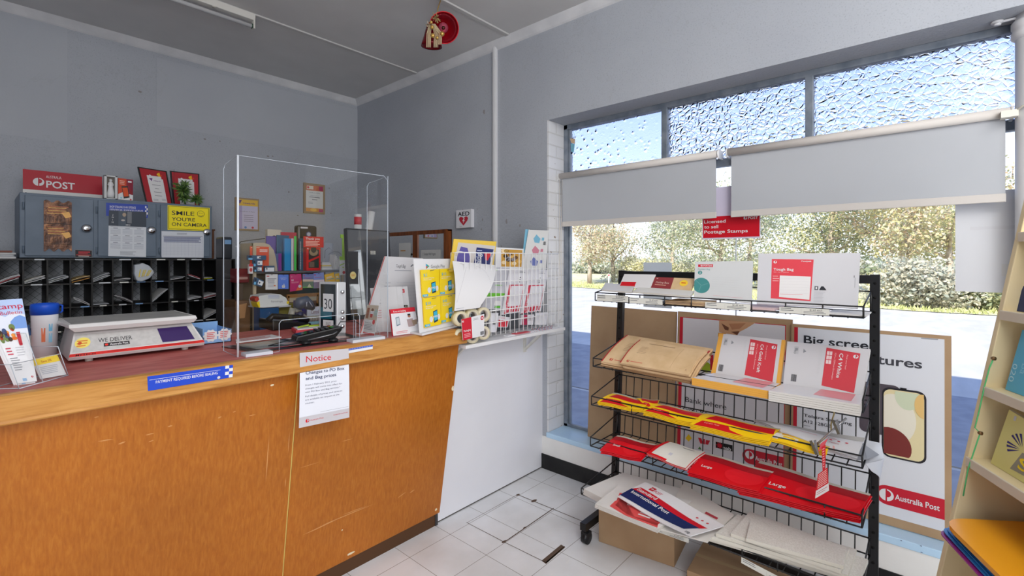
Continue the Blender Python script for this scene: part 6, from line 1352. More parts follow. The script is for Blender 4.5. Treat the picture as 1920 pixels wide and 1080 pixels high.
# goods in the rack, front edges just behind the wires
def sheetq(pts, y, f=z5, ytop=None):
    q = [at(*f(*p), y=y) for p in pts]
    if ytop is not None:
        q[0] = at(*f(*pts[0]), y=ytop); q[1] = at(*f(*pts[1]), y=ytop)
    return q
def dr(s):
    s.poly([(.1, .1), (.98, .14), (.97, .96), (.06, .95)], C(206, 200, 196, .3), 1); s.poly([(.17, .22), (.32, .26), (.42, .6), (.36, .97), (.1, .97), (.12, .5)], C(96, 88, 160, .35), 2); s.poly([(.53, .22), (.95, .25), (.88, .97), (.5, .97)], C(28, 40, 104, .35), 2); s.poly([(.72, .36), (.92, .36), (.84, .6), (.78, .6)], C(206, 50, 60), 3)
    s.text('catalog', .66, .92, .12, WHITE, 3, w=.5, rot=270); s.lines(.55, .3, .7, 6, .1, C(180, 190, 220), .2, 3)
    s.rect(.85, 0, 1, 1, C(236, 200, 70, .4), 1)
card('yellow_mailer', [*sheetq(((918, 326), (1300, 350), (880, 620), (1262, 640)), 2.03, ytop=2.05)], 'yellow mailer with a navy catalogue behind the top wires of the white rack', 'mailer', C(236, 200, 80, .4), th=.006, draw=dr)
def dr(s):
    s.rect(.18, .05, .95, .6, C(200, 150, 60), 1)
    for i in range(16): s.ell(R.uniform(.25, .9), R.uniform(.1, .55), .08, .06, R.choice([C(110, 70, 30), C(226, 180, 90), C(240, 216, 170), C(60, 44, 30), C(150, 150, 156)]), 2)
card('photo_mailer', sheetq(((1296, 402), (1546, 415), (1290, 690), (1530, 690)), 2.035, ytop=2.055), 'white mailer with a brown group photo next to the yellow mailer', 'mailer', C(226, 226, 228), th=.004, draw=dr)
def dr(s):
    for y_, m in ((.2, C(120, 180, 206)), (.46, C(206, 130, 146)), (.72, C(110, 120, 180))):
        s.poly([(.4, y_-.1), (.62, y_), (.58, y_+.1), (.36, y_+.09), (.28, y_)], m, 1); s.rect(.68, y_-.03, .8, y_+.04, m, 1)
    s.barcode(.78, .26, .9, .34)
card('blue_card', sheetq(((1562, 240), (1600, 242), (1520, 600), (1560, 600)), 2.058), 'blue edged card behind the house printed mailer', 'card', C(130, 190, 216), th=.002)
card('house_mailer', sheetq(((1592, 244), (1770, 250), (1525, 640), (1742, 640)), 2.045), 'tall white mailer printed with coloured houses at the brick end of the white rack', 'mailer', C(220, 219, 216), th=.004, draw=dr)
PRR = C(206, 44, 70, .5)
def dr(s): s.rect(0, .05, .2, .09, C(90, 170, 60), 1); s.rect(.0, .62, 1, .70, C(110, 190, 60), 1); s.rect(.3, .42, .7, .44, C(110, 190, 60), 1); s.rect(.5, .8, .8, .9, C(226, 226, 226), 1); s.rect(.55, .92, .8, .97, C(90, 180, 50), 1)
card('green_envelope', sheetq(((1290, 578), (1420, 586), (1160, 960), (1370, 960)), 2.0), 'grey express envelope with lime green bars in the white rack', 'envelope', C(196, 196, 204, .5), th=.004, draw=dr, group='envelopes in the white wire rack')
def prep(mt):
    def dr(s):
        s.rect(.1, .36, .22, .99, PRR, 1); s.rect(.1, .36, .92, .385, PRR, 1); s.rect(.9, .36, .92, .9, PRR, 1); s.lines(.5, .05, .85, 2, .03, GREYT, .4, 1)
        for i in range(3): s.ell(.62+.0*i, .2+.05*i, .03, None, C(90, 90, 96), 1)
        for i in range(5): s.rect(.24+.15*i, .84, .34+.15*i, .97, PRR, 1)
        s.text('Prepaid', .195, .93, .08, WHITE, 2, w=.34, rot=270)
        if mt: 
            for i in range(9): s.rect(.02+.11*i, .985, .08+.11*i, 1, NAVY if i % 2 else PRR, 1)
    return dr
card('prepaid_envelope', sheetq(((1425, 588), (1592, 600), (1350, 1010), (1512, 985)), 1.985), 'red banded prepaid envelope next to the lime barred one in the white rack', 'envelope', C(222, 221, 226), th=.008, draw=prep(0), group='envelopes in the white wire rack')
card('prepaid_envelope', sheetq(((1600, 602), (1768, 606), (1520, 1000), (1700, 975)), 1.98), 'red banded prepaid envelope nearest the brick end in the white rack', 'envelope', C(222, 221, 226), th=.008, draw=prep(1), group='envelopes in the white wire rack')
def dr(s): s.rect(.0, .35, .9, .95, C(214, 50, 66), 1); s.rect(.42, .35, .46, .95, C(226, 120, 130), 2); s.lines(.1, .1, .8, 2, .08, C(210, 150, 156), .4, 1)
card('red_envelope', sheetq(((1322, 585), (1420, 600), (1316, 690), (1400, 690)), 1.975, z6), 'small red and white envelope low in the middle of the white rack', 'envelope', C(222, 221, 226), th=.01, draw=dr, group='envelopes in the white wire rack')
def dr(s): s.rect(.1, .0, .5, 1, C(176, 44, 80), 1); s.lines(.55, .2, .95, 3, .15, GREYT, .3, 1)
card('plum_envelope', sheetq(((1528, 578), (1640, 575), (1520, 668), (1630, 668)), 1.975, z6), 'small plum red envelope low in the white rack under the prepaid ones', 'envelope', C(222, 221, 226), th=.01, draw=dr, group='envelopes in the white wire rack')
card('white_envelope', sheetq(((1240, 560), (1318, 560), (1240, 735), (1300, 735)), 1.972, z6), 'plain white envelope low in the white rack behind the tape pack', 'envelope', C(220, 220, 226), th=.01, draw=lambda s: s.barcode(.4, .45, .85, .6), group='envelopes in the white wire rack')
card('white_envelope', sheetq(((1660, 560), (1760, 555), (1650, 668), (1750, 668)), 1.985, z6), 'plain white envelope low in the white rack at the brick end', 'envelope', C(222, 222, 226), th=.01, group='envelopes in the white wire rack')
# airmail strip and stack lying on the shelf
b = MB(); q = [at(*z6(x, y), z=ZSH+.004) for x, y in ((1618, 700), (1812, 672), (1625, 735), (1805, 705))]; s = Sheet(b, *q, th=.003); s.base(PAPER)
for i in range(13):
    for j in range(3): s.poly([(.02+.075*i+.02*(j % 2), .06+.33*j), (.06+.075*i+.02*(j % 2), .06+.33*j), (.05+.075*i+.02*(j % 2), .28+.33*j), (.01+.075*i+.02*(j % 2), .28+.33*j)], (C(196, 70, 90), C(60, 70, 130))[(i+j) % 2], 1)
tag(b.build('airmail_envelope'), 'airmail envelope with red and blue dashes lying on the white shelf', 'envelope')
b = MB(); b.obox((2.14, 1.925, ZSH+.0005), (.30, -.005, 0), (0, .035, 0), (0, 0, .006), C(222, 222, 226)); b.obox((2.2, 1.912, ZSH+.007), (.14, 0, 0), (0, .04, 0), (0, 0, .003), C(206, 80, 90)); tag(b.build('envelope_stack'), 'low stack of white and pink envelopes lying on the white shelf front', 'envelopes')
# big bag drooping between card stand and rack
def dr(s):
    s.lines(.05, .96, .4, 1, .02, GREYT, .3, 1)
    for (a, t, a2, t2) in ((.28, .12, .05, .85), (.5, .08, .52, .15)):
        s.poly([(a, t), (a+.006, t), (a2+.006, t2), (a2, t2)], C(190, 186, 190), 1)
    for i in range(20): f = i/20; a = .5+.46*f; t = .08+.5*f*f; s.rect(a, t, a+.025, t+.006, C(190, 186, 190), 1)
q = [at(*z5(905, 525), y=1.97), at(*z5(1292, 562), y=1.97), at(*z6(915, 545), y=1.90), at(*z6(1130, 520), y=1.89)]
card('white_post_bag', q, 'large plain white postage bag bulging out of the white wire rack above the tape rolls', 'bag', C(224, 223, 224, .4), th=.002, draw=dr, bend=lambda a, t: .05*math.sin(pi*min(1, t*.9))*(.4+.6*a), nx=10, ny=10)
# pack of tape rolls with card
tp = thing('tape_pack', at(950, 648, z=ZSH+.001), 'pack of clear sticky tape rolls on the white shelf beside the counter end', 'tape')
TM = C(216, 206, 176, .25); TI = C(206, 196, 186, .5)
ax = V((-.30, -1, .12)).normalized()
b0 = at(*z6(990, 610), y=1.93)
for i, (x, y) in enumerate(((985, 612), (1090, 590), (1190, 575), (985, 770), (1090, 770), (1190, 740))):
    c = at(*z6(x, y), y=1.90-.0*i); r_ = .041 if i < 3 else .039
    if c.z-r_ < ZSH: c.z = ZSH+r_+.002
    b = MB(); pr = [(r_*.66, 0), (r_, 0), (r_, -.045), (r_*.66, -.045), (r_*.66, 0)]
    b.lathe(pr, c, TM, 32, ax, cap=False); rl = b.build('tape_roll', tp)
    b = MB(); b.lathe([(r_*.66, -.0005), (r_*.60, -.0005), (r_*.60, -.044), (r_*.66, -.044)], c, TI, 32, ax, cap=False); b.build('core', rl)
def dr(s):
    s.rect(0, 0, .42, 1, C(200, 30, 50), 1); s.logo(.06, .12, .035, WHITE, C(200, 30, 50), 2); s.text('Packaging', .06, .62, .09, WHITE, 2, w=.3, bold=.02); s.lines(.06, .72, .35, 3, .07, C(230, 150, 156), .5, 2); s.ell(.9, .16, .07, None, C(196, 30, 50), 1); s.ell(.9, .16, .03, None, WHITE, 2); s.lines(.5, .1, .75, 2, .06, GREYT, .3, 1); s.barcode(.8, .78, .97, .95)
q = [at(*z6(984, 618), y=1.868), at(*z6(1192, 572), y=1.868), at(*z6(1045, 808), y=1.858), at(*z6(1190, 762), y=1.858)]
q = [at(*z6(984, 618), y=1.868), at(*z6(1190, 570), y=1.868), at(*z6(1000, 808), y=1.858), at(*z6(1192, 762), y=1.858)]
card('brand_card', q, None, None, C(224, 224, 226, .35), th=.003, parent=tp, draw=dr)
# ================================================================== BLACK WIRE DISPLAY RACK
YA, YZ = 1.364, 0.197
def xp(z): return 2.42+0.0735*z
RK = C(24, 24, 26, .35, .2, .5)
rk = thing('display_rack', (2.45, .78, 0), 'black wheeled display rack with five wire shelves of postal satchels by the window', 'rack')
def za(x, y): return (1040+x/4.17, 370+y/4.17)
def za2(x, y): return (1400+x/4.17, 370+y/4.17)
def zb(x, y): return (1080+x/5.333, 560+y/5.333)
def zc(x, y): return (1360+x/5.333, 580+y/5.333)
def y5(x, y): return (1080+x/5.333, 700+y/5.333)
def y6(x, y): return (1360+x/5.333, 740+y/5.333)
def y7(x, y): return (1060+x/5.333, 860+y/5.333)
def y8(x, y): return (1340+x/5.333, 880+y/5.333)
for y in (YA+.012, YZ-.012):
    b = MB(); w_, d_ = .034, .028; zt_ = 1.437
    b.hexa([(xp(.06), y-w_/2, .06), (xp(.06)+d_, y-w_/2, .06), (xp(.06)+d_, y+w_/2, .06), (xp(.06), y+w_/2, .06), (xp(zt_), y-w_/2, zt_), (xp(zt_)+d_, y-w_/2, zt_), (xp(zt_)+d_, y+w_/2, zt_), (xp(zt_), y+w_/2, zt_)], RK)
    for i in range(22):
        z = .14+.06*i; b.lathe([(.006, 0), (.006, .0008)], (xp(z)-.0002, y, z), C(4, 4, 5, .8), 8, (-1, 0, .07))
    b.build('upright', rk)
    b = MB(); b.box((2.115, y-.018, .078), (2.60, y+.018, .118), RK); b.build('foot_bar', rk, .002)
    for x in (2.15, 2.56):
        b = MB(); b.tube([(x, y, .055), (x, y, .08)], .01, BLACK, 8); b.tube([(x, y-.016, .031), (x, y+.016, .031)], .031, BLACK, 16); b.box((x-.022, y-.020, .04), (x+.02, y+.020, .064), C(30, 30, 32)); b.build('caster', rk)
b = MB(); b.hexa([(xp(1.4), YZ, 1.398), (xp(1.4)+.02, YZ, 1.398), (xp(1.4)+.02, YA, 1.398), (xp(1.4), YA, 1.398), (xp(1.43), YZ, 1.434), (xp(1.43)+.02, YZ, 1.434), (xp(1.43)+.02, YA, 1.434), (xp(1.43), YA, 1.434)], RK); b.build('cross_bar', rk); b = MB(); b.box((xp(.1), YZ, .09), (xp(.1)+.02, YA, .115), RK); b.build('cross_bar', rk)
def basket(xf, z0, rim, back, nf, grid):
    xb = xp(z0)-.004; b = MB(); r = .0032
    zb_, zt_ = z0, z0+back; xt = xp(zt_)-.004
    ring = lambda z, x: [(x, YA, z), (x, YZ, z)]
    b.tube(ring(z0, xf), r, WIRE); b.tube(ring(z0+rim, xf), r, WIRE); b.tube(ring(z0, xb), r, WIRE); b.tube(ring(zt_, xt), r, WIRE)
    for y in (YA, YZ):
        b.tube([(xf, y, z0), (xf, y, z0+rim), (xt, y, zt_)], r, WIRE); b.tube([(xf, y, z0), (xb, y, z0)], r, WIRE); b.tube([(xb, y, z0-.01), (xt, y, zt_+.006)], r*1.3, WIRE)
    for i in range(1, nf): y = YA+(YZ-YA)*i/nf; b.tube([(xf, y, z0-.006), (xf, y, z0+rim)], r*.85, WIRE)
    o = b.build('wire_tray', rk)
    b = MB()
    for k in (.25, .5, .75): b.tube([(xf+(xb-xf)*k, YA, z0-.003), (xf+(xb-xf)*k, YZ, z0-.003)], r*.8, WIRE)
    n = 24
    for i in range(1, n):
        y = YA+(YZ-YA)*i/n; b.tube([(xf, y, z0-.003), (xb-.006, y, z0-.003), (xb, y, z0+.006), (xt, y, zt_)] if grid else [(xf, y, z0-.003), (xb, y, z0-.003)], r*.8, WIRE, 5)
    b.build('wire_grid', o)
    return o
T1 = basket(2.219, 1.281, .042, .085, 9, False); T2 = basket(2.198, .930, .044, .10, 10, False); T3 = basket(2.181, .728, .045, .108, 10, True); T4 = basket(2.171, .512, .045, .102, 10, True); T5 = basket(2.083, .288, .03, .066, 9, True)
# price tickets in the rims
def ticket(pts, x, tray, lines=True):
    q = [at(*p, x=x) for p in pts]
    def dr(s): s.lines(.03, .15, .3, 2, .3, C(120, 122, 126), .35, 1); s.text('$1.65 each', .62, .38, .28, C(70, 72, 78), 1, w=.24); s.lines(.5, .5, .95, 2, .22, C(120, 122, 126), .35, 1); s.rect(.45, .1, .452, .9, GREYT, 1)
    card('price_ticket', q, None, None, C(222, 222, 214, .4), th=.001, parent=tray, draw=dr)
for t_ in (T1, T5): t_['o3'] = tuple(t_.location+rk.location)
# tickets are sub-parts of their tray
def sub(parent_tray): return parent_tray
ticket([za(330, 757), za(575, 772), za(330, 808), za(575, 822)], 2.214, T1); ticket([za(585, 780), za(843, 800), za(585, 826), za(843, 842)], 2.214, T1); ticket([za(1178, 818), za(1530, 838), za(1176, 862), za(1528, 888)], 2.214, T1); ticket([za2(255, 856), za2(648, 876), za2(255, 902), za2(646, 926)], 2.214, T1)
ticket([y7(865, 690), y7(1235, 800), y7(862, 712), y7(1232, 845)], 2.078, T5); ticket([y7(1760, 985), (1500, 1102), y7(1758, 1042), (1500, 1116)], 2.078, T5)

def shelfq(pts, xf, z, ang):
    a = math.radians(ang); N = V((-math.sin(a), 0, math.cos(a))); return [atp(*p, (xf, 0, z), N) for p in pts]
WB = C(220, 217, 212, .5)
def pile(name, pts, xf, z, ang, n, th, m, label, cat, edge=None, draw=None, group=None, jit=.006, bend=None, nx=1, ny=1, rr=random.Random(6)):
    """loose pile: each piece its own object, the top one printed"""
    for i in range(n):
        q = shelfq(pts, xf, z-i*th, ang); j = V((rr.uniform(-jit, jit), rr.uniform(-jit, jit), 0)) if i else V((0, 0, 0)); q = [v+j for v in q]
        lab = label if n == 1 else (label+', top of its pile' if i == 0 else label+', %s from the top' % ON[i])
        card(name, q, lab, cat, m, group, th=th*.88, edge=edge, draw=draw if i == 0 else None, bend=bend, nx=nx, ny=ny)

# ---------------- top shelf
zs = 1.284
pile('padded_mailer', [za(405, 668), za(625, 690), za(368, 722), za(600, 740)], 2.225, zs+.062, 8, 7, .0085, C(216, 214, 210, .5), 'white padded mailer at the brick end of the top shelf', 'mailer', C(206, 202, 196), group='padded mailers at the brick end of the top shelf')
q = shelfq([za(545, 600), za(790, 604), za(500, 705), za(745, 712)], 2.30, zs+.058, 40); card('mailing_carton', q, 'white flat carton with a red block standing behind the padded mailers', 'carton', C(222, 220, 220), th=.004, draw=lambda s: s.rect(.02, .58, .5, .95, C(206, 24, 36, .4), 1))
def dr(s): s.rect(.0, 0, .5, 1, C(140, 52, 56), 1); s.text('Mailing Box', .08, .52, .15, C(220, 190, 176), 2, w=.34); s.logo(.08, .12, .02, C(220, 180, 170), C(140, 52, 56), 2); s.lines(.07, .62, .4, 1, .12, C(206, 160, 140), .5, 2); s.ell(.78, .38, .1, None, C(244, 206, 60), 2); s.lines(.72, .33, .84, 1, .1, C(216, 110, 40), .8, 3)
q = shelfq([za(785, 623), za(1092, 635), za(750, 712), za(1062, 745)], 2.31, zs+.06, 42); card('mailing_box', q, 'brown flat mailing box with a maroon label and yellow spot on the top rack shelf', 'box', KRAFT, th=.012, draw=dr)
pile('bubble_mailer', [za(660, 700), za(1085, 730), za(612, 735), za(1060, 770)], 2.228, zs+.058, 8, 6, .010, C(222, 220, 214, .5), 'cream bubble mailer lying below the mailing box', 'mailer', C(210, 206, 198), group='bubble mailers below the brown mailing box')
b = MB(); y0, y1 = at(*za(860, 800), x=2.23).y, at(*za(1170, 820), x=2.23).y
for i, m in enumerate((KRAFT, C(190, 160, 130), KRAFT)):
    b = MB(); b.box((2.226+.004*i, y1, zs+.001+.006*i), (2.40, y0, zs+.006+.006*i), m); tag(b.build('kraft_mailer', bevel=.001), 'folded kraft mailer lying flat below the padded bag card, '+['lowest', 'middle one', 'uppermost'][i]+' of three', 'mailer', 'folded kraft mailers on the top shelf')
TEAL = C(70, 140, 140, .5)
def dr(s):
    s.rect(.06, .08, .33, .155, C(206, 40, 60), 1); s.logo(.125, .117, .018, WHITE, C(206, 40, 60), 2); s.text('POSTpak', .16, .135, .04, WHITE, 2, w=.16, bold=.02); s.text('Padded Bag', .06, .235, .045, C(110, 160, 160), 1, w=.22); s.ell(.1, .31, .04, None, TEAL, 1); s.text('2', .1, .335, .055, WHITE, 2, al='c', bold=.02)
    pts = [(max(0.0, .13+.155*math.cos(a)), .66+.155*s.W/s.Hh*math.sin(a)) for a in [2*pi*i/40 for i in range(40)]]; s.poly(pts, TEAL, 1)
    for a in (-.35, 1.9, 3.9): 
        for k in range(8): s.ell(max(.005, .13+.018*k*math.cos(a)), .66+.018*k*s.W/s.Hh*math.sin(a), .003, None, C(200, 226, 226), 2)
    for i in range(7): s.rect(.32, .42+.06*i, .8-.02*(i % 3), .424+.06*i, C(200, 202, 204), 1)
    s.rect(.35, .9, .85, .905, C(226, 150, 160), 1)
q = shelfq([za(1098, 503), za(1550, 497), za(1088, 782), za(1540, 828)], 2.29, zs+.012, 68); card('padded_bag', q, 'white padded bag with a teal circle standing on the top rack shelf', 'bag', C(208, 210, 211, .5), th=.006, draw=dr)
def dr(s):
    P_ = C(222, 70, 82, .5); s.poly([(.148, .115), (.575, .125), (.562, .91), (.152, .885)], P_, 1); s.logo(.185, .175, .018, WHITE, P_, 2); s.text('Postpak', .555, .17, .025, WHITE, 2, w=.1, al='r', bold=.02); s.text('Tough Bag', .17, .345, .05, WHITE, 2, w=.21, bold=.025); s.text('TB3 - 361 x 265mm', .17, .385, .018, C(240, 200, 200), 2, w=.16)
    s.lines(.165, .45, .235, 3, .045, C(240, 190, 190), .25, 2); s.poly([(.24, .44), (.555, .455), (.55, .885), (.24, .855)], C(230, 228, 228), 2)
    for i in range(6): s.rect(.25, .5+.055*i, .54, .502+.055*i, C(210, 206, 208), 3)
    s.rect(.25, .795, .48, .8, C(226, 120, 130), 3); s.poly([(.66, .63), (.68, .63), (.71, .7), (.64, .7)], INK, 2); s.rect(.595, .63, .63, .70, C(90, 90, 96), 2); s.rect(.605, .645, .62, .685, WHITE, 3); s.lines(.59, .73, .7, 8, .025, C(190, 190, 196), .4, 1)
    s.rect(.955, .42, .96, .46, INK, 2); s.rect(.965, .46, .968, .64, GREYT, 2)
q = shelfq([za2(93, 440), za2(888, 434), za2(78, 832), za2(868, 868)], 2.27, zs+.014, 66); card('tough_bag_satchel', q, 'white tough bag with a red printed panel standing on the top rack shelf', 'bag', C(208, 208, 213, .5), th=.008, draw=dr)
b = MB(); b.box((2.232, YZ-.01, zs+.001), (2.4, YZ+.12, zs+.006), C(226, 224, 222)); tag(b.build('loose_sheet'), 'loose white sheet poking out of the column end of the top rack shelf', 'sheet')
b = MB(); b.box((2.228, .50, zs+.001), (2.40, .68, zs+.01), C(216, 190, 190)); tag(b.build('pink_mailer'), 'pink edged mailer lying flat under the tough bag panel', 'mailer')

# ---------------- second shelf
zs = .934
def kd(e):
    def dr(s):
        s.rect(0, 0, .016, 1, C(176, 50, 50), 1); s.logo(.1, .9, .02, C(196, 60, 50), KRAFT, 1); s.rect(.14, .89, .32, .91, C(206, 110, 90), 1); s.lines(.14, .32, .28, 6, .05, C(170, 140, 110), .2, 1); s.rect(.2, .12, .6, .14, C(160, 130, 100), 1)
        for i in range(5): s.rect(.3, .28+.06*i, .6, .284+.06*i, C(186, 154, 116), 1)
        for i in range(24): a = -.6+1.9*i/24; s.rect(.78+.2*math.cos(a)-.003, .5+.4*math.sin(a)-.003, .78+.2*math.cos(a)+.003, .5+.4*math.sin(a)+.003, C(176, 130, 96), 1)
        s.rect(.72, .1, .724, .9, C(180, 146, 110), 1); s.text('K', .93, .9, .05, C(150, 110, 80), 1)
    return dr
bow = lambda a, t: .012*math.sin(pi*t)
for i in range(3): q = [v+V((0.002*i, 0.003*i, -.010*i)) for v in shelfq([zb(510, 362), zb(1370, 500), zb(250, 625), zb(1150, 800)], 2.205, zs+.055, 32)]; card('kraft_padded_bag', q, ['large kraft padded bag with red edges in the rear pile of the second shelf, uppermost', 'large kraft padded bag in the rear pile of the second shelf, middle', 'large kraft padded bag in the rear pile of the second shelf, lowest'][i], 'bag', KRAFT, 'large kraft bags on the second shelf', th=.009, edge=CARDE if i else KRAFT, draw=(lambda s: (kd(0)(s), s.rect(.98, .1, 1, 1, C(176, 50, 50), 1))) if i == 0 else None, bend=bow, nx=8, ny=6)
for i in range(4): q = [v+V((.004*i, -.006*i, -.009*i)) for v in shelfq([zb(640, 410), zb(1300, 520), zb(438, 640), zb(1125, 762)], 2.20, zs+.083, 32)]; card('kraft_padded_bag', q, ['smaller kraft padded bag with one red edge on the front pile, uppermost', 'smaller kraft padded bag on the front pile, second', 'smaller kraft padded bag on the front pile, third', 'smaller kraft padded bag on the front pile, lowest'][i], 'bag', KRAFT, 'smaller kraft bags on the second shelf', th=.008, edge=CARDE if i % 2 else KRAFT, draw=kd(0) if i == 0 else None, bend=bow, nx=8, ny=6)
b = MB(); p = [at(*zb(1140, 872), x=2.205), at(*zc(490, 925), x=2.205)]; b.box((2.206, p[1].y, zs-.016), (2.43, p[0].y, zs-.008), C(150, 148, 150, .6)); tag(b.build('grey_board'), 'grey board lying under the gold edged envelope packs', 'board')
def c4(txt, sub_):
    def dr(s):
        pk_ = C(212, 64, 76, .4); s.poly([(.50, .06), (.90, .12), (.90, .98), (.50, .92)], pk_, 1); s.logo(.855, .2, .03, WHITE, pk_, 2)
        s.text('Post and Seal', .75, .18, .016, C(244, 206, 206), 2, rot=90, w=.32); s.text(txt, .665, .16, .045, WHITE, 2, rot=90, w=.66 if len(txt) > 9 else .55, bold=.025); s.text('324 x 229mm Envelopes', .61, .16, .018, C(244, 206, 206), 2, rot=90, w=.6)
        for i in range(2):
            for j in range(3): s.rect(.515+.034*i, .14+.1*j, .545+.034*i, .225+.1*j, C(240, 214, 214), 2)
        s.text('PO', .1, .2, .03, INK, 1, rot=90); s.rect(.1, .1, .16, .28, C(196, 196, 200), 1); s.rect(.112, .14, .15, .2, GREYT, 2); s.poly([(.22, .14), (.22, .24), (.26, .2)], GREYT, 1); s.lines(.42, .1, .46, 20, .03, C(206, 206, 210), .4, 1); s.barcode(.1, .76, .17, .92)
    return dr
def c4refl(s): s.poly([(.5, .0), (.92, .0), (.9, .8), (.48, .7)], C(222, 150, 156, .3), 1)  # pale red patch: upright pack's label reflection painted onto the flat top pack
PL_ = C(214, 213, 217, .25)
for i in range(4): q = [v+V((0, 0, -.0085*i)) for v in shelfq([zb(1380, 742), zc(545, 742), zb(1158, 790), zc(430, 815)], 2.205, zs+.042, 4)]; card('envelope_pack', q, ['flat gold kraft envelope pack, uppermost of the flat gold pile', 'flat gold kraft envelope pack, second in the flat gold pile', 'flat gold kraft envelope pack, third in the flat gold pile', 'flat gold kraft envelope pack, lowest in the flat gold pile'][i], 'envelope pack', PL_ if i == 0 else GOLD, 'flat gold envelope packs', th=.0082, edge=GOLD, draw=c4refl if i == 0 else None)
q = shelfq([zb(1432, 348), zc(600, 308), zb(1350, 745), zc(545, 748)], 2.30, zs+.046, 58); 
def dr(s): s.rect(0, 0, .07, 1, GOLD, 1); s.rect(.95, 0, 1, 1, GOLD, 1); c4('C4 Gold Kraft', 0)(s)
card('envelope_pack', q, 'upright gold kraft envelope pack with a red label on the second shelf', 'envelope pack', PL_, th=.02, edge=GOLD, draw=dr)
for i in range(5): q = [v+V((0, 0, -.0085*i)) for v in shelfq([zc(578, 742), zc(1375, 860), zc(432, 812), zc(1350, 955)], 2.205, zs+.047, 4)]; card('envelope_pack', q, ['flat white envelope pack, uppermost of the flat white pile', 'flat white envelope pack, second in the flat white pile', 'flat white envelope pack, third in the flat white pile', 'flat white envelope pack, fourth in the flat white pile', 'flat white envelope pack, lowest in the flat white pile'][i], 'envelope pack', PL_ if i == 0 else WB, 'flat white envelope packs', th=.0078, edge=WB, draw=c4refl if i == 0 else None)
q = shelfq([zc(620, 320), zc(1450, 398), zc(578, 742), zc(1372, 860)], 2.30, zs+.05, 58); card('envelope_pack', q, 'upright white envelope pack with a red label at the column end of the second shelf', 'envelope pack', PL_, th=.02, edge=WB, draw=c4('C4 White', 0))

# ---------------- third shelf: yellow and red satchels
zs = .733
SY = C(248, 204, 24, .35); SR = C(206, 24, 34, .35); SG = C(196, 194, 184, .4)
def sat(s):
    s.rect(0, 0, 1, .14, SG, 1); s.poly([(.16, .2), (.97, .2), (1, .62), (.3, .55), (.1, .55)], SR, 1); s.poly([(.1, .7), (.45, .68), (.5, .86), (.7, 1), (.05, 1)], SR, 1); s.text('Express Post', .15, .82, .07, C(240, 180, 160), 2, w=.2)
wav = lambda a, t: .008*math.sin(pi*t)+.003*math.sin(7*a)
def satp(pts, n, label, z, draw=sat, m=SY, grp=None, xf=2.188, ang=20, edge=None):
    for i in range(n): q = [v+V((.003*i, .004*(i % 2), -.0075*i)) for v in shelfq(pts, xf, z, ang)]; card('express_satchel', q, label+(', uppermost' if i == 0 else ', %s down' % ON[i]) if n > 1 else label, 'satchel', m, grp, th=.0045, edge=edge or m, draw=draw if i == 0 else None, bend=wav, nx=10, ny=5)
satp([y5(600, 245), y5(836, 268), y5(690, 330), y5(810, 350)], 1, 'short yellow satchel tucked behind the first yellow satchel pile', zs+.036)
satp([y5(385, 195), y5(752, 285), y5(215, 283), y5(672, 362)], 3, 'yellow and red satchel at the brick end of the third shelf', zs+.034, grp='first pile of yellow satchels')
satp([y5(838, 305), y5(1312, 405), y5(668, 372), y5(1168, 492)], 4, 'yellow and red satchel in the second pile of the third shelf', zs+.036, grp='second pile of yellow satchels')
satp([y5(1330, 395), y6(552, 345), y5(1138, 508), y6(440, 465)], 4, 'yellow and red satchel in the third pile of the third shelf', zs+.038, grp='third pile of yellow satchels')
def dr(s): s.rect(0, 0, 1, .2, C(228, 226, 226), 1); s.poly([(.1, .45), (.45, .42), (.46, .75), (.1, .8)], C(236, 226, 200), 1); s.rect(.18, .52, .4, .66, SY, 2); s.text('Medium', .12, .36, .1, SR, 2, w=.2); s.rect(.0, .35, .12, .9, C(230, 228, 226), 2)
satp([y6(555, 370), y6(1045, 520), y6(450, 445), y6(1015, 600)], 2, 'yellow satchel with white address boxes under the clip hanger', zs+.034, dr, grp='yellow satchels under the clip hanger')
WS_ = C(222, 222, 226, .35)
def dr(s):
    s.rect(0, 0, 1, .26, C(190, 188, 184), 1); s.text('Large', .68, .42, .05, C(196, 60, 80), 1, w=.08); 
    for i in range(3): s.ell(.7+.08*i, .5, .016, .03, C(206, 50, 70), 1)
    s.text('Medium', .68, .66, .05, C(196, 60, 80), 1, w=.1); s.lines(.3, .42, .6, 1, .06, C(214, 130, 140), .3, 1); s.rect(.71, .78, .73, 1, C(226, 170, 170), 1)
satp([y6(290, 248), y6(1400, 438), y6(560, 370), y6(1320, 640)], 2, 'white satchel with small red print at the column end of the third shelf', zs+.03, dr, WS_, 'white satchels on the third shelf', edge=C(190, 190, 196), ang=22)
# crumpled end hanging over the rack upright
q = [at(*y6(1390, 448), x=2.36), at(*y6(1560, 485), x=2.40), at(*y6(1400, 700), x=2.27), at(*y6(1590, 655), x=2.33)]
b = MB(); s = Sheet(b, *q, th=.002, bend=lambda a, t: .02*math.sin(pi*a)*math.sin(pi*t)); s.base(C(216, 220, 228, .35), None, 8, 8)
s = Sheet(b, at(*y6(1400, 690), x=2.27), at(*y6(1588, 640), x=2.33), at(*y6(1470, 770), x=2.26), at(*y6(1545, 862), x=2.29), th=.002, bend=lambda a, t: .012*math.sin(pi*a)); s.base(C(210, 214, 224, .35), None, 6, 6)
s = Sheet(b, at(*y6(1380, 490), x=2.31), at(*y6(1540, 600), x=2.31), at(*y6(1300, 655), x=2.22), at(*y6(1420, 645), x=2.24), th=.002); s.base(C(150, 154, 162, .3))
tag(b.build('crumpled_satchel'), 'crumpled white satchel hanging over the column end of the third shelf', 'satchel')
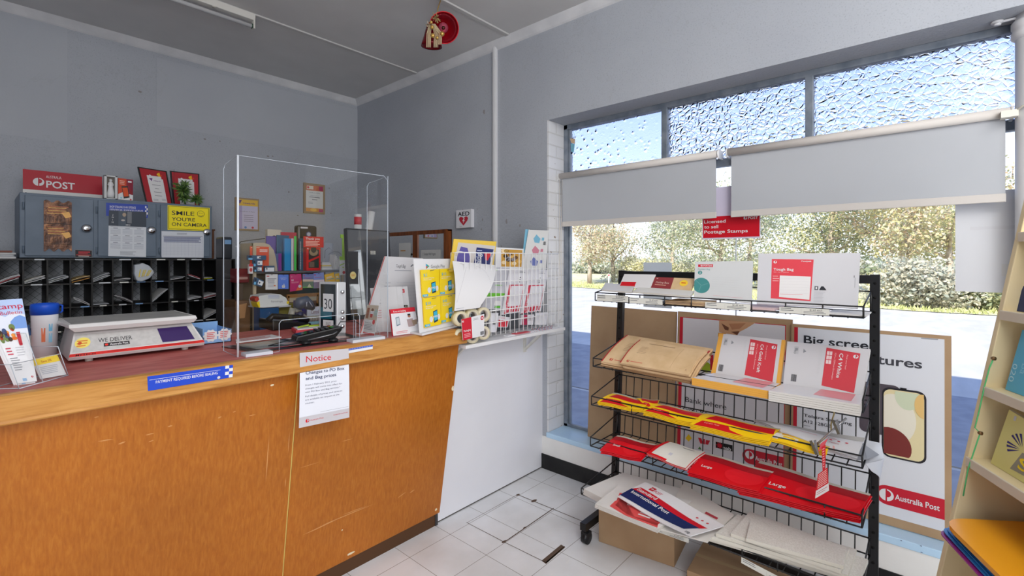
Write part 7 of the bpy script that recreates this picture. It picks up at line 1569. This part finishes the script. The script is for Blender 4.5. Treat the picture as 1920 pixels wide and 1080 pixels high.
# clip hanger with the red ticket
ch = thing('clip_hanger', at(*y6(1010, 620), x=2.18), 'metal trouser hanger with two clips and a red ticket hooked on the rack', 'hanger')
def ap(u, v): return at(*y6(u, v), x=2.176-.00005*(v-300))
b = MB(); CHR = C(190, 192, 196, .25, .9); BR_ = C(176, 160, 110, .3, .8)
b.tube([ap(915, 495), ap(1210, 235)], .004, CHR, 8); b.build('rod', ch)
b = MB(); b.tube([ap(985, 165), ap(1000, 140), ap(1035, 128), ap(1075, 145), ap(1090, 185), ap(1075, 230), ap(1058, 290), ap(1058, 360)], .0025, BR_, 6); b.build('hook', ch)
for (u, v) in ((1110, 320), (890, 525)):
    b = MB(); b.obox(ap(u-45, v-70)+V((-.012, 0, 0)), ap(u+15, v+70)-ap(u-45, v-70), V((.004, 0, 0)), ap(u-20, v-75)-ap(u-45, v-70), C(120, 112, 96, .35, .7)); b.obox(ap(u-5, v-70)+V((-.008, 0, 0)), ap(u+25, v+75)-ap(u-5, v-70), V((.004, 0, 0)), ap(u+20, v-75)-ap(u-5, v-70), C(170, 170, 172, .3, .8)); b.build('clip', ch)
def dr(s): s.rect(0, 0, 1, .68, SR, 1); [s.rect(.1, .06+.075*i, .9, .09+.075*i, C(240, 190, 190), 2) for i in range(8)]; s.lines(.1, .78, .9, 2, .08, C(196, 130, 136), .4, 1)
q = [v+V((-.03, 0, 0)) for v in (ap(940, 770), ap(1035, 700), ap(912, 1010), ap(1050, 930))]; card('ticket', q, None, None, C(226, 222, 222, .4), parent=ch, draw=dr)
q = [v+V((-.028, 0, 0)) for v in (ap(975, 500), ap(1015, 480), ap(985, 745), ap(1012, 735))]; card('ticket_strip', q, None, None, C(206, 40, 50, .4), parent=ch, draw=lambda s: s.lines(.2, .1, .8, 8, .1, C(236, 170, 170), .4, 1))
q = [v+V((-.026, 0, 0)) for v in (ap(965, 470), ap(1040, 415), ap(940, 555), ap(1000, 500))]; card('ticket_top', q, None, None, C(216, 90, 100, .3), parent=ch)

# ---------------- fourth shelf: red satchels
zs = .517
SR2 = C(214, 16, 32, .3); SRD = C(170, 12, 28, .3)
def rs(txt, a, w_):
    def dr(s): s.rect(0, 0, 1, .10, SG, 1); s.poly([(0, .1), (1, .1), (1, .4), (.0, .34)], SRD, 1); s.ell(.72, .62, .26, .3, C(224, 30, 44, .3), 1); s.text(txt, a, .70, .085, WHITE, 3, w=w_, bold=.02)
    return dr
def satr(pts, n, label, z, draw, grp=None, m=SR2, ang=20, edge=None): 
    for i in range(n): q = [v+V((.003*i, -.004*(i % 2), -.008*i)) for v in shelfq(pts, 2.178, z, ang)]; card('red_satchel', q, label+(', uppermost' if i == 0 else ', %s down' % ON[i]) if n > 1 else label, 'satchel', m, grp, th=.005, edge=edge or m, draw=draw if i == 0 else None, bend=wav, nx=10, ny=6)
satr([y5(418, 620), y5(808, 715), y5(238, 768), y5(640, 850)], 3, 'small red satchel at the brick end of the fourth shelf', zs+.034, rs('Small', .2, .17), 'small red satchels')
satr([y6(352, 662), y8(1562, 252), y8(222, 192), y8(1440, 478)], 4, 'extra large red satchel in the wide pile of the fourth shelf', zs+.034, rs('Extra Large', .06, .32), 'extra large red satchels', ang=24)
satr([y5(1312, 798), y6(488, 775), y5(1112, 985), y6(336, 968)], 3, 'large red satchel in the middle pile of the fourth shelf', zs+.05, rs('Large', .12, .16), 'large red satchels')
def dr(s): s.rect(0, 0, .09, 1, SR2, 1); s.rect(.0, .92, .5, 1, SR2, 1); s.lines(.5, .1, .8, 1, .05, C(120, 120, 126), .6, 1); s.rect(.42, .6, .5, .72, C(196, 196, 206), 1); s.rect(.2, .45, .75, .452, C(206, 206, 206), 1)
satr([y5(912, 680), y5(1290, 788), y5(705, 800), y5(1095, 952)], 2, 'white folded satchel with a red border between the red piles', zs+.062, dr, 'white red bordered satchels', C(220, 218, 212, .45), edge=SR2)

# ---------------- fifth shelf: large white mailers
zs = .292
for i in range(4): q = [v+V((.004*i, .004*i, -.010*i)) for v in shelfq([y7(575, 140), y7(1275, 330), y7(185, 300), y7(860, 640)], 2.095, zs+.046, 7)]; card('large_mailer', q, ['large plain white mailer lying lowest at the brick end of the bottom rack shelf, uppermost', 'large plain white mailer at the brick end of the bottom shelf, second', 'large plain white mailer at the brick end of the bottom shelf, third', 'large plain white mailer at the brick end of the bottom shelf, lowest'][i], 'mailer', C(220, 219, 217, .5), 'large white mailers at the brick end', th=.009, edge=C(206, 203, 198))
PK = C(222, 84, 84, .5)
def dr(s):
    s.poly([(.12, .3), (.32, .25), (.36, .62), (.62, .95), (.9, .78), (.98, .99), (.5, 1), (.2, .9), (.18, .55)], PK, 1); s.poly([(.2, .35), (.55, .3), (.95, .6), (.95, .95), (.5, .95), (.25, .8)], PK, 1); s.poly([(0, .35), (.12, .4), (.2, .62), (.12, .9), (0, .95)], C(220, 219, 217, .5), 2)
    s.logo(.40, .62, .035, WHITE, PK, 3); s.text('postpak', .45, .66, .04, WHITE, 3, w=.12, rot=0); s.lines(.62, .6, .85, 4, .07, WHITE, .5, 3)
for i in range(3): q = [v+V((0, .002*i, -.0075*i)) for v in shelfq([y7(530, 270), y7(1260, 420), y7(300, 450), y7(930, 700)], 2.095, zs+.066, 7)]; card('red_print_mailer', q, ['white mailer with salmon red postal print on the bottom rack shelf, uppermost', 'white mailer with salmon print, second on the bottom shelf', 'white mailer with salmon print, third on the bottom shelf'][i], 'mailer', C(222, 220, 218, .5), 'salmon printed mailers', th=.0065, edge=C(206, 202, 196), draw=dr if i == 0 else None)
def dr(s):
    s.poly([(.0, .52), (.06, .30), (.97, .42), (.93, .58)], C(204, 26, 44, .35), 1); s.poly([(.0, .50), (.93, .56), (.86, .86), (.0, .92)], C(26, 44, 96, .35), 2); s.rect(.14, .08, .2, .24, C(196, 30, 50), 1); s.logo(.17, .16, .014, WHITE, C(196, 30, 50), 2); s.text('POST', .21, .24, .1, C(196, 60, 90), 1, w=.10, bold=.02)
    s.text('Standard', .06, .47, .11, WHITE, 3, w=.27, bold=.03); s.text('International Post', .05, .66, .11, WHITE, 3, w=.52, bold=.03)
    for i in range(3): s.ell(.78+.06*i, .24, .013, None, C(206, 80, 90), 1)
    s.text('500g', .9, .95, .08, INK, 1, w=.06)
q = shelfq([y7(800, 232), y7(1590, 655), y7(525, 388), y7(1250, 782)], 2.095, zs+.088, 10); card('international_satchel', q, 'navy and red standard international satchel lying across the bottom rack shelf', 'satchel', C(224, 224, 228, .4), th=.004, draw=dr, bend=lambda a, t: .006*math.sin(5*a+2*t), nx=14, ny=6)
def dr(s): s.rect(.62, .3, .85, .36, C(176, 60, 70), 1); s.lines(.62, .42, .85, 3, .06, C(206, 140, 146), .4, 1)
q = shelfq([y7(1180, 250), y7(1690, 560), y7(900, 690), y7(1420, 830)], 2.095, zs+.05, 8); card('document_mailer', q, 'plain white document mailer under the navy international satchel', 'mailer', C(218, 214, 208, .5), th=.006, draw=dr)
BUB = noisy('bubble_wrap_white', (214, 211, 204), (228, 226, 220), 160, .4, .3, 160)
for i, pts in enumerate(([y8(355, 520), y8(1310, 780), y8(315, 690), y8(1290, 965)], [y8(350, 420), y8(1345, 790), y8(160, 640), y8(1260, 1010)], [y8(230, 450), y8(1420, 800), y8(10, 640), y8(1330, 1060)], [y7(1720, 560), y8(1530, 900), y7(1420, 770), y8(1450, 1110)], [y7(1720, 570), y8(1535, 905), y7(1420, 790), y8(1450, 1120)])):
    q = shelfq(pts, 2.09, zs+.095-.016*i, 5); card('bubble_bag', q, ['large white bubble bag on the bottom rack shelf, uppermost of the pile', 'large white bubble bag on the bottom rack shelf, second of the pile', 'large white bubble bag on the bottom rack shelf, third of the pile', 'large white bubble bag on the bottom rack shelf, fourth of the pile', 'large white bubble bag on the bottom rack shelf, lowest of the pile'][i], 'bag', BUB, 'large bubble bags', th=.014, edge=C(222, 218, 206), bend=lambda a, t: .005*math.sin(pi*a)*math.sin(pi*t), nx=8, ny=5)

# ---------------- cartons on the floor
def carton(P0, P1, dep, h, label, open_=False):
    P0, P1 = V(P0), V(P1); a = P1-P0; n = V((-a.y, a.x, 0)).normalized()*dep
    if n.x < 0: n = -n
    t = thing('carton', (P0+P1+n)/2, label, 'carton'); b = MB(); b.obox(P0, a, n, V((0, 0, h)), CARD); b.build('body', t, .003)
    b = MB(); b.obox(P0+n*.46+V((0, 0, h+.0005)), a, n*.08, V((0, 0, .0006)), C(190, 166, 130, .25)); b.build('packing_tape', t); return t
carton((2.205, 1.335, 0), (2.262, .945, 0), .26, .215, 'brown cardboard carton on the floor under the brick end of the rack')
P = at(1290, 1062, z=.05); carton((2.20, .86, 0), (2.24, .40, 0), .30, .055, 'low brown carton on the floor under the bubble bags')

# ================================================================== POSTERS IN THE WINDOW
PP = V((2.842, 0, ZS)); PT = math.radians(3.2); PN = V((-math.cos(PT), 0, math.sin(PT)))
def pp_(u, v, k=0): return atp(u, v, PP+PN*k, PN)
def board(u0, v0, u1, label, m, name='poster_board', k=0.0, cat='poster', dz=0):
    a, c = pp_(u0, v0, k), pp_(u1, v0, k); zt_ = a.z+dz
    dn = V((-math.sin(PT)*-1, 0, -1)); up2 = V((math.sin(PT), 0, math.cos(PT)))
    def pt(y, z): return V((PP.x+PN.x*k, y, ZS))+up2*((z-ZS)/math.cos(PT)) if k == 0 else V((PP.x, y, ZS))+up2*((z-ZS)/math.cos(PT))+PN*k
    q = [pt(a.y, zt_), pt(c.y, zt_), pt(a.y, ZS+.002), pt(c.y, ZS+.002)]
    t = thing(name, (q[2]+q[3])/2, label, cat); b = MB(); s = Sheet(b, *q, th=.012); s.base(m, CARDE); b.build('backing', t); return t, q, s
def stf(q):
    O, ex_, ey_ = q[0], q[1]-q[0], q[2]-q[0]; N_ = ex_.cross(ey_).normalized()
    def f(u, v): p = atp(u, v, O, N_)-O; return p.dot(ex_)/ex_.length_squared, p.dot(ey_)/ey_.length_squared
    return f
board(1109, 573, 1269, 'plain brown cardboard sheet leaning on the window at the brick end of the sill', CARD, 'cardboard_sheet', 0.0, 'cardboard')
t, q, s0 = board(1271, 584, 1486, 'bank poster with a hand photo on cardboard leaning on the window behind the rack', CARD, 'bank_poster', .014)
f = stf(q); b = MB(); s = Sheet(b, *q, lay=.0006); RD = C(196, 30, 50, .4)
def pg_(pts, m, k): s.poly([f(*p) for p in pts], m, k)
L0, T0 = zb(1040, 180); R0 = zc(606, 140)[0]
s0_ = f(L0, T0); s1_ = f(R0, 606)
s.rect(s0_[0], s0_[1], s1_[0], .99, RD, 1); aL = f(zb(1072, 180)[0], 600)[0]; aR = f(zc(598, 140)[0], 606)[0]
s.rect(aL, s0_[1]+.004, aR, .985, C(214, 212, 216, .45), 2)
SK1, SK2, SK3 = C(196, 150, 112), C(172, 120, 86), C(110, 66, 46)
pg_([zb(1432, 215), zb(1800, 238), zb(1700, 300), zb(1640, 330), zb(1610, 366), zb(1540, 352), zb(1470, 346), zb(1432, 330)], SK1, 3); pg_([zb(1455, 245), zb(1530, 290), zb(1525, 318), zb(1490, 310)], SK3, 4); pg_([zb(1550, 330), zb(1635, 325), zb(1615, 366)], SK3, 4); pg_([zb(1530, 250), zb(1700, 245), zb(1640, 300), zb(1560, 310)], SK2, 4); pg_([zb(1425, 340), zb(1500, 348), zb(1500, 380), zb(1420, 380)], C(220, 150, 60), 4)
s.ell(*f(*zb(1300, 685)), .05, None, C(160, 180, 40), 3); s.poly([f(*zb(1340, 570)), f(*zb(1375, 560)), f(*zb(1375, 700)), f(*zb(1345, 720))], RD, 3)
tt = f(*y5(1095, 282)); t2 = f(*y5(1505, 345)); s.text('Bank where', tt[0], tt[1], f(*y5(1095, 282))[1]-f(*y5(1095, 232))[1], INK, 4, w=t2[0]-tt[0]); tt2 = f(*y5(1095, 372)); s.text('you Post', tt2[0], tt2[1]+.004, f(*y5(1095, 282))[1]-f(*y5(1095, 232))[1], INK, 4, w=(t2[0]-tt[0])*.72)
tt = f(*y5(1088, 552)); s.text('Ask us how at the counter', tt[0], tt[1]+.008, .012, RD, 4, w=f(*y5(1362, 600))[0]-tt[0])
pg_([y5(1095, 648), y5(1128, 606), y5(1160, 648), y5(1128, 682)], C(236, 196, 30), 4); pg_([y5(1222, 642), y5(1255, 648), y5(1275, 706), y5(1245, 700)], RD, 4); pg_([y5(1268, 655), y5(1290, 655), y5(1290, 710), y5(1270, 706)], RD, 4); pg_([y5(1300, 665), y5(1342, 672), y5(1322, 714), y5(1295, 708)], RD, 4)
pg_([y5(1398, 682), y5(1566, 718), y5(1566, 782), y5(1398, 742)], BLACK, 4); a = f(*y5(1470, 748)); s.text('nab', a[0], a[1]+.004, .02, WHITE, 5, w=f(*y5(1552, 760))[0]-a[0], bold=.03); c_ = f(*y5(1437, 720)); s.poly([(c_[0]+(.035 if i % 2 else .016)*math.cos(pi*i/7), c_[1]+(.035 if i % 2 else .016)*s.W/s.Hh*math.sin(pi*i/7)) for i in range(14)], RD, 5)
pg_([y5(1220, 755), y5(1240, 730), y5(1258, 765)], C(70, 120, 60), 4)
for a0, a1 in (((1268, 755), (1355, 775)),): p0, p1 = f(*y5(*a0)), f(*y5(*a1)); s.rect(p0[0], p0[1], p1[0], p1[1], C(206, 150, 156), 4)
p0 = f(*y6(172, 590)); pr = f(*y6(604, 600)); hy = (f(*y6(210, 690))[1]-f(*y6(210, 535))[1])/2*.95; rx = hy*s.Hh/s.W
s.poly([(p0[0]+rx-rx*math.sin(pi*i/16), p0[1]+.005-hy*math.cos(pi*i/16)) for i in range(17)]+[(aR, p0[1]+.005+hy), (aR, p0[1]+.005-hy)], RD, 4); c_ = f(*y6(243, 602)); s.logo(c_[0], c_[1], rx*.55, WHITE, RD, 5); a = f(*y6(300, 632)); s.text('Australia Post', a[0], a[1]+.012, hy*.6, WHITE, 6, w=f(*y6(570, 680))[0]-a[0], bold=.02)
b.build('print', t)

t, q, s0 = board(1484, 606, 1784, 'big screen phone poster on cardboard leaning on the window next to the rack upright', CARD, 'phone_poster', .028, dz=-.004)
f = stf(q); b = MB(); s = Sheet(b, *q, lay=.0006); PW = C(218, 220, 226, .45)
a0 = f(*zc(727, 180)); aR = f(1771, 633)[0]; s.rect(f(zc(690, 180)[0], 615)[0], a0[1], a0[0]+.01, .955, RD, 1); s.rect(a0[0], a0[1], aR, .955, PW, 2)
a = f(*zc(785, 335)); c_ = f(*zc(1480, 385)); ch_ = f(*zc(785, 335))[1]-f(*zc(785, 255))[1]; s.text('Big screen', a[0], a[1]+.002, ch_, INK, 4, w=f(1646, 660)[0]-a[0], bold=.03)
a = f(1640, 690); c_ = f(1729, 692); s.text('features', c_[0], c_[1]-.002, ch_, C(60, 60, 68), 4, al='r', bold=.03, w=.405)
s.rect(f(1727, 636)[0], f(1727, 633)[1], f(1759, 636)[0], f(1727, 635)[1], GREYT, 4)
def ppg(pts, m, k): s.poly([f(1600+x/6, y0_+y/6) for x, y, y0_ in pts], m, k)
def P1(*pts): return [(x, y, 580) for x, y in pts]
def P2(*pts): return [(x, y, 740) for x, y in pts]
BKD = C(70, 64, 72, .4)
def rrect(u0, v0, u1, v1, r, m, k, n=5):
    A, B = f(u0, v0), f(u1, v1); pts = []
    rs_ = r; rt_ = r*s.W/s.Hh
    for cx_, cy_, a0_ in ((B[0]-rs_, A[1]+rt_, -pi/2), (B[0]-rs_, B[1]-rt_, 0), (A[0]+rs_, B[1]-rt_, pi/2), (A[0]+rs_, A[1]+rt_, pi)):
        for i in range(n+1): a_ = a0_+pi/2*i/n; pts.append((cx_+rs_*math.cos(a_), cy_+rt_*math.sin(a_)))
    s.poly(pts, m, k)
rrect(1612, 714, 1688, 822, .045, C(92, 84, 92, .35), 3); rrect(1612, 714, 1688, 822, .04, C(84, 76, 84, .35), 4)
rrect(1654, 724, 1737, 872, .05, C(40, 38, 44, .3), 5); 
A, B = f(1657, 729), f(1733, 866); 
rrect(1657, 728, 1733, 868, .045, C(228, 214, 168, .4), 6)
cl_ = lambda pts: [(min(max(x, A[0]+.002), B[0]-.002), min(max(y, A[1]+.002), B[1]-.004)) for x, y in pts]
def stone(u, v, ru, rv, rot, m, k):
    c_ = f(u, v); e_ = f(u+ru, v); g_ = f(u, v+rv); RA, RB_ = e_[0]-c_[0], g_[1]-c_[1]; pts = []
    for i in range(32): a_ = 2*pi*i/32; x, y = math.cos(a_), math.sin(a_); X = x*math.cos(rot)-y*math.sin(rot)*.9; Y = x*math.sin(rot)*.9+y*math.cos(rot); pts.append((c_[0]+X*RA, c_[1]+Y*RB_))
    s.poly(cl_(pts), m, k)
stone(1675, 785, 44, 48, .5, C(232, 226, 208, .4), 7); stone(1702, 742, 25, 27, 0, C(206, 214, 184, .4), 8); stone(1736, 762, 22, 25, 0, C(228, 190, 120, .4), 9); stone(1668, 836, 42, 36, .35, C(122, 48, 44, .5), 10)
rrect(1688, 727, 1700, 731, .012, C(40, 38, 44, .3), 11)
a = f(*y6(878, 130)); s.text('Was $249', a[0], a[1]+.004, .016, INK, 4, w=f(*y6(1075, 160))[0]-a[0]); a = f(*y6(785, 212)); s.text('Telstra Samsung', a[0], a[1]+.002, .016, INK, 4, w=f(*y6(1265, 290))[0]-a[0], bold=.015); a = f(*y6(780, 268)); s.text('A12 128GB', a[0], a[1]+.004, .017, INK, 4, w=f(*y6(1060, 300))[0]-a[0], bold=.015)
a = f(*y6(780, 340)); s.rect(a[0], a[1], a[0]+.05, a[1]+.006, INK, 4); a = f(*y6(780, 300)); s.rect(a[0], a[1], a[0]+.05, a[1]+.003, GREYT, 4)
c0_ = f(1641, 927); tp_ = f(1700, 918); hy = .062
b1 = f(1774, 936); b2 = f(1774, 972)
hc = (f(1660, 909)[1]+f(1660, 945)[1])/2; hh = (f(1660, 945)[1]-f(1660, 909)[1])/2; rx = hh*s.Hh/s.W
s.poly([(c0_[0]+rx-rx*math.sin(pi*i/16), hc-hh*math.cos(pi*i/16)) for i in range(17)]+[(aR, hc+hh), (aR, hc-hh)], RD, 4); c_ = f(1662, 927); s.logo(c_[0], hc, rx*.62, WHITE, RD, 5); a = f(1678, 930); s.text('Australia Post', a[0], hc+.012, .028, WHITE, 6, w=f(1762, 950)[0]-a[0], bold=.025)
b.build('print', t)
# ================================================================== CREAM BOOKCASE AT THE FRAME EDGE
CRM = noisy('cream_bookcase_paint', (226, 208, 164), (234, 217, 176), 3, .5); CRE = C(216, 206, 186, .5)
bw = V((.948, .4377, 0)).normalized(); bn_ = V((-.4377, .948, 0)).normalized(); TL = math.radians(10.5)
UP = (V((0, 0, 1))*math.cos(TL)-bn_*math.sin(TL)); NF = (bn_*math.cos(TL)+V((0, 0, 1))*math.sin(TL))
Zf = 1.5; T_ = 1.30
vb = HY+1.5*F/T_*1.0; O_ = None
# foot of the front edge: solve on the floor along the slanted edge line
PE = V((0, 0, H))+ray(1870, 585)*T_      # a point of the front edge
OB = PE-UP*(PE.z/UP.z)
bc = thing('bookcase', OB+V((-.3, -.3, 0)), 'cream slanted display bookcase at the frame edge beside the window', 'bookcase')
LB_ = 1.15; DP = .26; SD = -bw
def fr(u, v, k=0): return atp(u, v, OB-NF*k, NF)
def hgt(z): return OB+UP*(z/UP.z)
b = MB(); back0 = V((0, 0, 0))-bn_*DP
zt = 1.95
for o0, nm in ((OB, 'side_panel'), (OB+SD*(LB_-.02), 'side_panel')):
    b = MB(); lo_, hi_ = o0, o0+UP*(zt/UP.z); b.prism([lo_, hi_, hi_-bn_*(DP+.01), lo_-bn_*(DP+.01)], SD*.018, CRM); b.build(nm, bc, .002)
    if nm: pass
szs = []
for v in (437, 583, 727, 864, 1005, 1180):
    u = 1870-.186*(v-585)+9; p = fr(u, v); szs.append(p.z)
    b = MB(); f0 = hgt(p.z); b.obox(f0+SD*.018-V((0, 0, .022)), SD*(LB_-.04), -bn_*DP, V((0, 0, .022)), CRM); b.obox(f0+SD*.018-V((0, 0, .024))+bn_*.001, SD*(LB_-.04), bn_*.006, V((0, 0, .026)), CRE); b.build('shelf', bc, .002)
b = MB(); lo_, hi_ = OB-bn_*(DP+.02), hgt(zt)-bn_*(DP*.6); b.obox(OB+SD*.018-bn_*DP, SD*(LB_-.04), -bn_*.006, UP*(zt/UP.z), CRM); b.build('back_panel', bc)
# green twine on nails down the side
tw = [at_ for at_ in []]
b = MB(); pts = [fr(1863, 672, -.004), fr(1855, 690, -.006), fr(1845, 728, -.006), fr(1836, 770, -.005), fr(1828, 802, -.004), fr(1838, 812, -.004), fr(1830, 835, -.005), fr(1815, 880, -.005), fr(1806, 930, -.004)]
tg = thing('green_twine', pts[-1], 'thin green twine looped over nails along the bookcase side', 'twine'); b.tube(pts, .0016, C(90, 190, 120), 6); b.build('cord', tg)
for i in (0, 5):
    b = MB(); b.lathe([(.005, 0), (.005, .006), (.003, .009)], pts[i]-NF*.004, C(120, 92, 60, .4, .5), 10, NF); b.build('nail', tg)
# books on the shelves, fronts lying back a little behind the shelf lips
def book(pts, k, m, label, cat, draw=None, th=.008, back=.028):
    q = [fr(*pts[0], k), fr(*pts[1], k), fr(*pts[2], k), fr(*pts[3], k)]; zz = min(szs, key=lambda z: abs(z-q[2].z))+.001
    for i in (2, 3): d = q[i]-q[i-2]; q[i] = q[i-2]+d*((zz-q[i-2].z)/d.z)
    return card(cat.replace(' ', '_'), q, label, cat, m, th=th, draw=draw, edge=PAPER)
def ext(pts): return pts
book([(1919, 536), (1990, 556), (1901, 579), (1972, 603)], .03, C(44, 58, 104, .5), 'navy blue book on the upper shelf of the cream bookcase', 'book')
def dr(s): s.text('020', .02, .55, .1, C(190, 232, 246), 1, rot=90, w=.3); s.text('Ba', .2, .5, .12, C(150, 214, 238), 1, rot=90); s.lines(.3, .2, .4, 3, .1, C(150, 214, 238), .4, 1)
book([(1917, 618), (2010, 660), (1884, 732), (1975, 780)], .03, C(96, 186, 222, .4), 'sky blue diary book on the middle shelf of the cream bookcase', 'diary', dr)
def dr(s):
    NV = C(54, 44, 120); s.rect(.12, .04, .16, .12, C(206, 206, 214), 1)
    for i, a in enumerate((-2.6, -2.3, -2.0, 2.55, 2.85, 3.1)):
        c_ = (.40, .50); s.poly([(c_[0]+.05*math.cos(a), c_[1]+.05*math.sin(a)), (c_[0]+.26*math.cos(a-.06), c_[1]+.26*math.sin(a-.06)), (c_[0]+.26*math.cos(a+.09), c_[1]+.26*math.sin(a+.09))], NV, 1)
    s.poly([(.42, .5), (.48, .16), (.92, .12), (.9, .42)], C(150, 146, 130), 1); s.poly([(.40, .54), (.9, .48), (.85, .86), (.3, .9)], C(150, 146, 130), 1); s.text('rax', .5, .42, .2, YEL, 3, w=.36, bold=.03); s.text('Spi', .40, .82, .2, YEL, 3, w=.40, bold=.03)
book([(1892, 768), (2010, 838), (1853, 880), (1975, 985)], .03, C(224, 216, 140, .45), 'pale yellow spiral exercise book with a purple logo on the lower shelf', 'exercise book', dr, .012)
# plastic wallets sticking out of a low shelf
zw = szs[4]
def wal(pts, z, m, label, bend=None, th=.003):
    q = [at(*p, z=z) for p in pts]; N_ = (q[1]-q[0]).cross(q[2]-q[0]).normalized()
    card('plastic_wallet', q, label, 'document wallet', m, th=th, bend=bend, nx=8, ny=8, edge=C(110, 120, 140, .3))
def rounded(pts, z, m, label, th=.003, r=.03):
    q = [at(*p, z=z) for p in pts]; out = []; n = len(q)
    for i in range(n):
        a, p, c = q[i-1], q[i], q[(i+1) % n]; d1, d2 = (a-p).normalized(), (c-p).normalized()
        for k in range(6): t = k/5; out.append(p+d1*r*(1-t)**2+d2*r*t**2)
    b = MB(); b.prism(out, (0, 0, -th), m); tag(b.build('plastic_wallet'), label, 'document wallet', 'plastic wallets on the low shelf')
zw += .05
rounded([(1757, 993), (2120, 1010), (2120, 1330), (2046, 1310)], zw-.028, C(150, 40, 130, .3), 'purple plastic document wallet lowest of the pile poking out of the bookcase')
for i in range(3): rounded([(1762+7*i, 988-2*i), (2120, 1010), (2120, 1320), (2058+6*i, 1305)], zw-.022+.005*i, C(52-6*i, 142-8*i, 218, .3), 'blue plastic document wallet under the orange one, '+['lowest', 'middle', 'uppermost'][i]+' of the three blue')
q = [at(1770, 966, z=zw+.012), at(2150, 1012, z=zw+.012), at(1930, 1280, z=zw), at(2150, 1300, z=zw)]
rounded([(1764, 970), (2150, 990), (2150, 1310), (2100, 1300)], zw+.012, C(240, 164, 30, .28), 'orange plastic document wallet on top of the pile poking out of the bookcase', .012, .06)
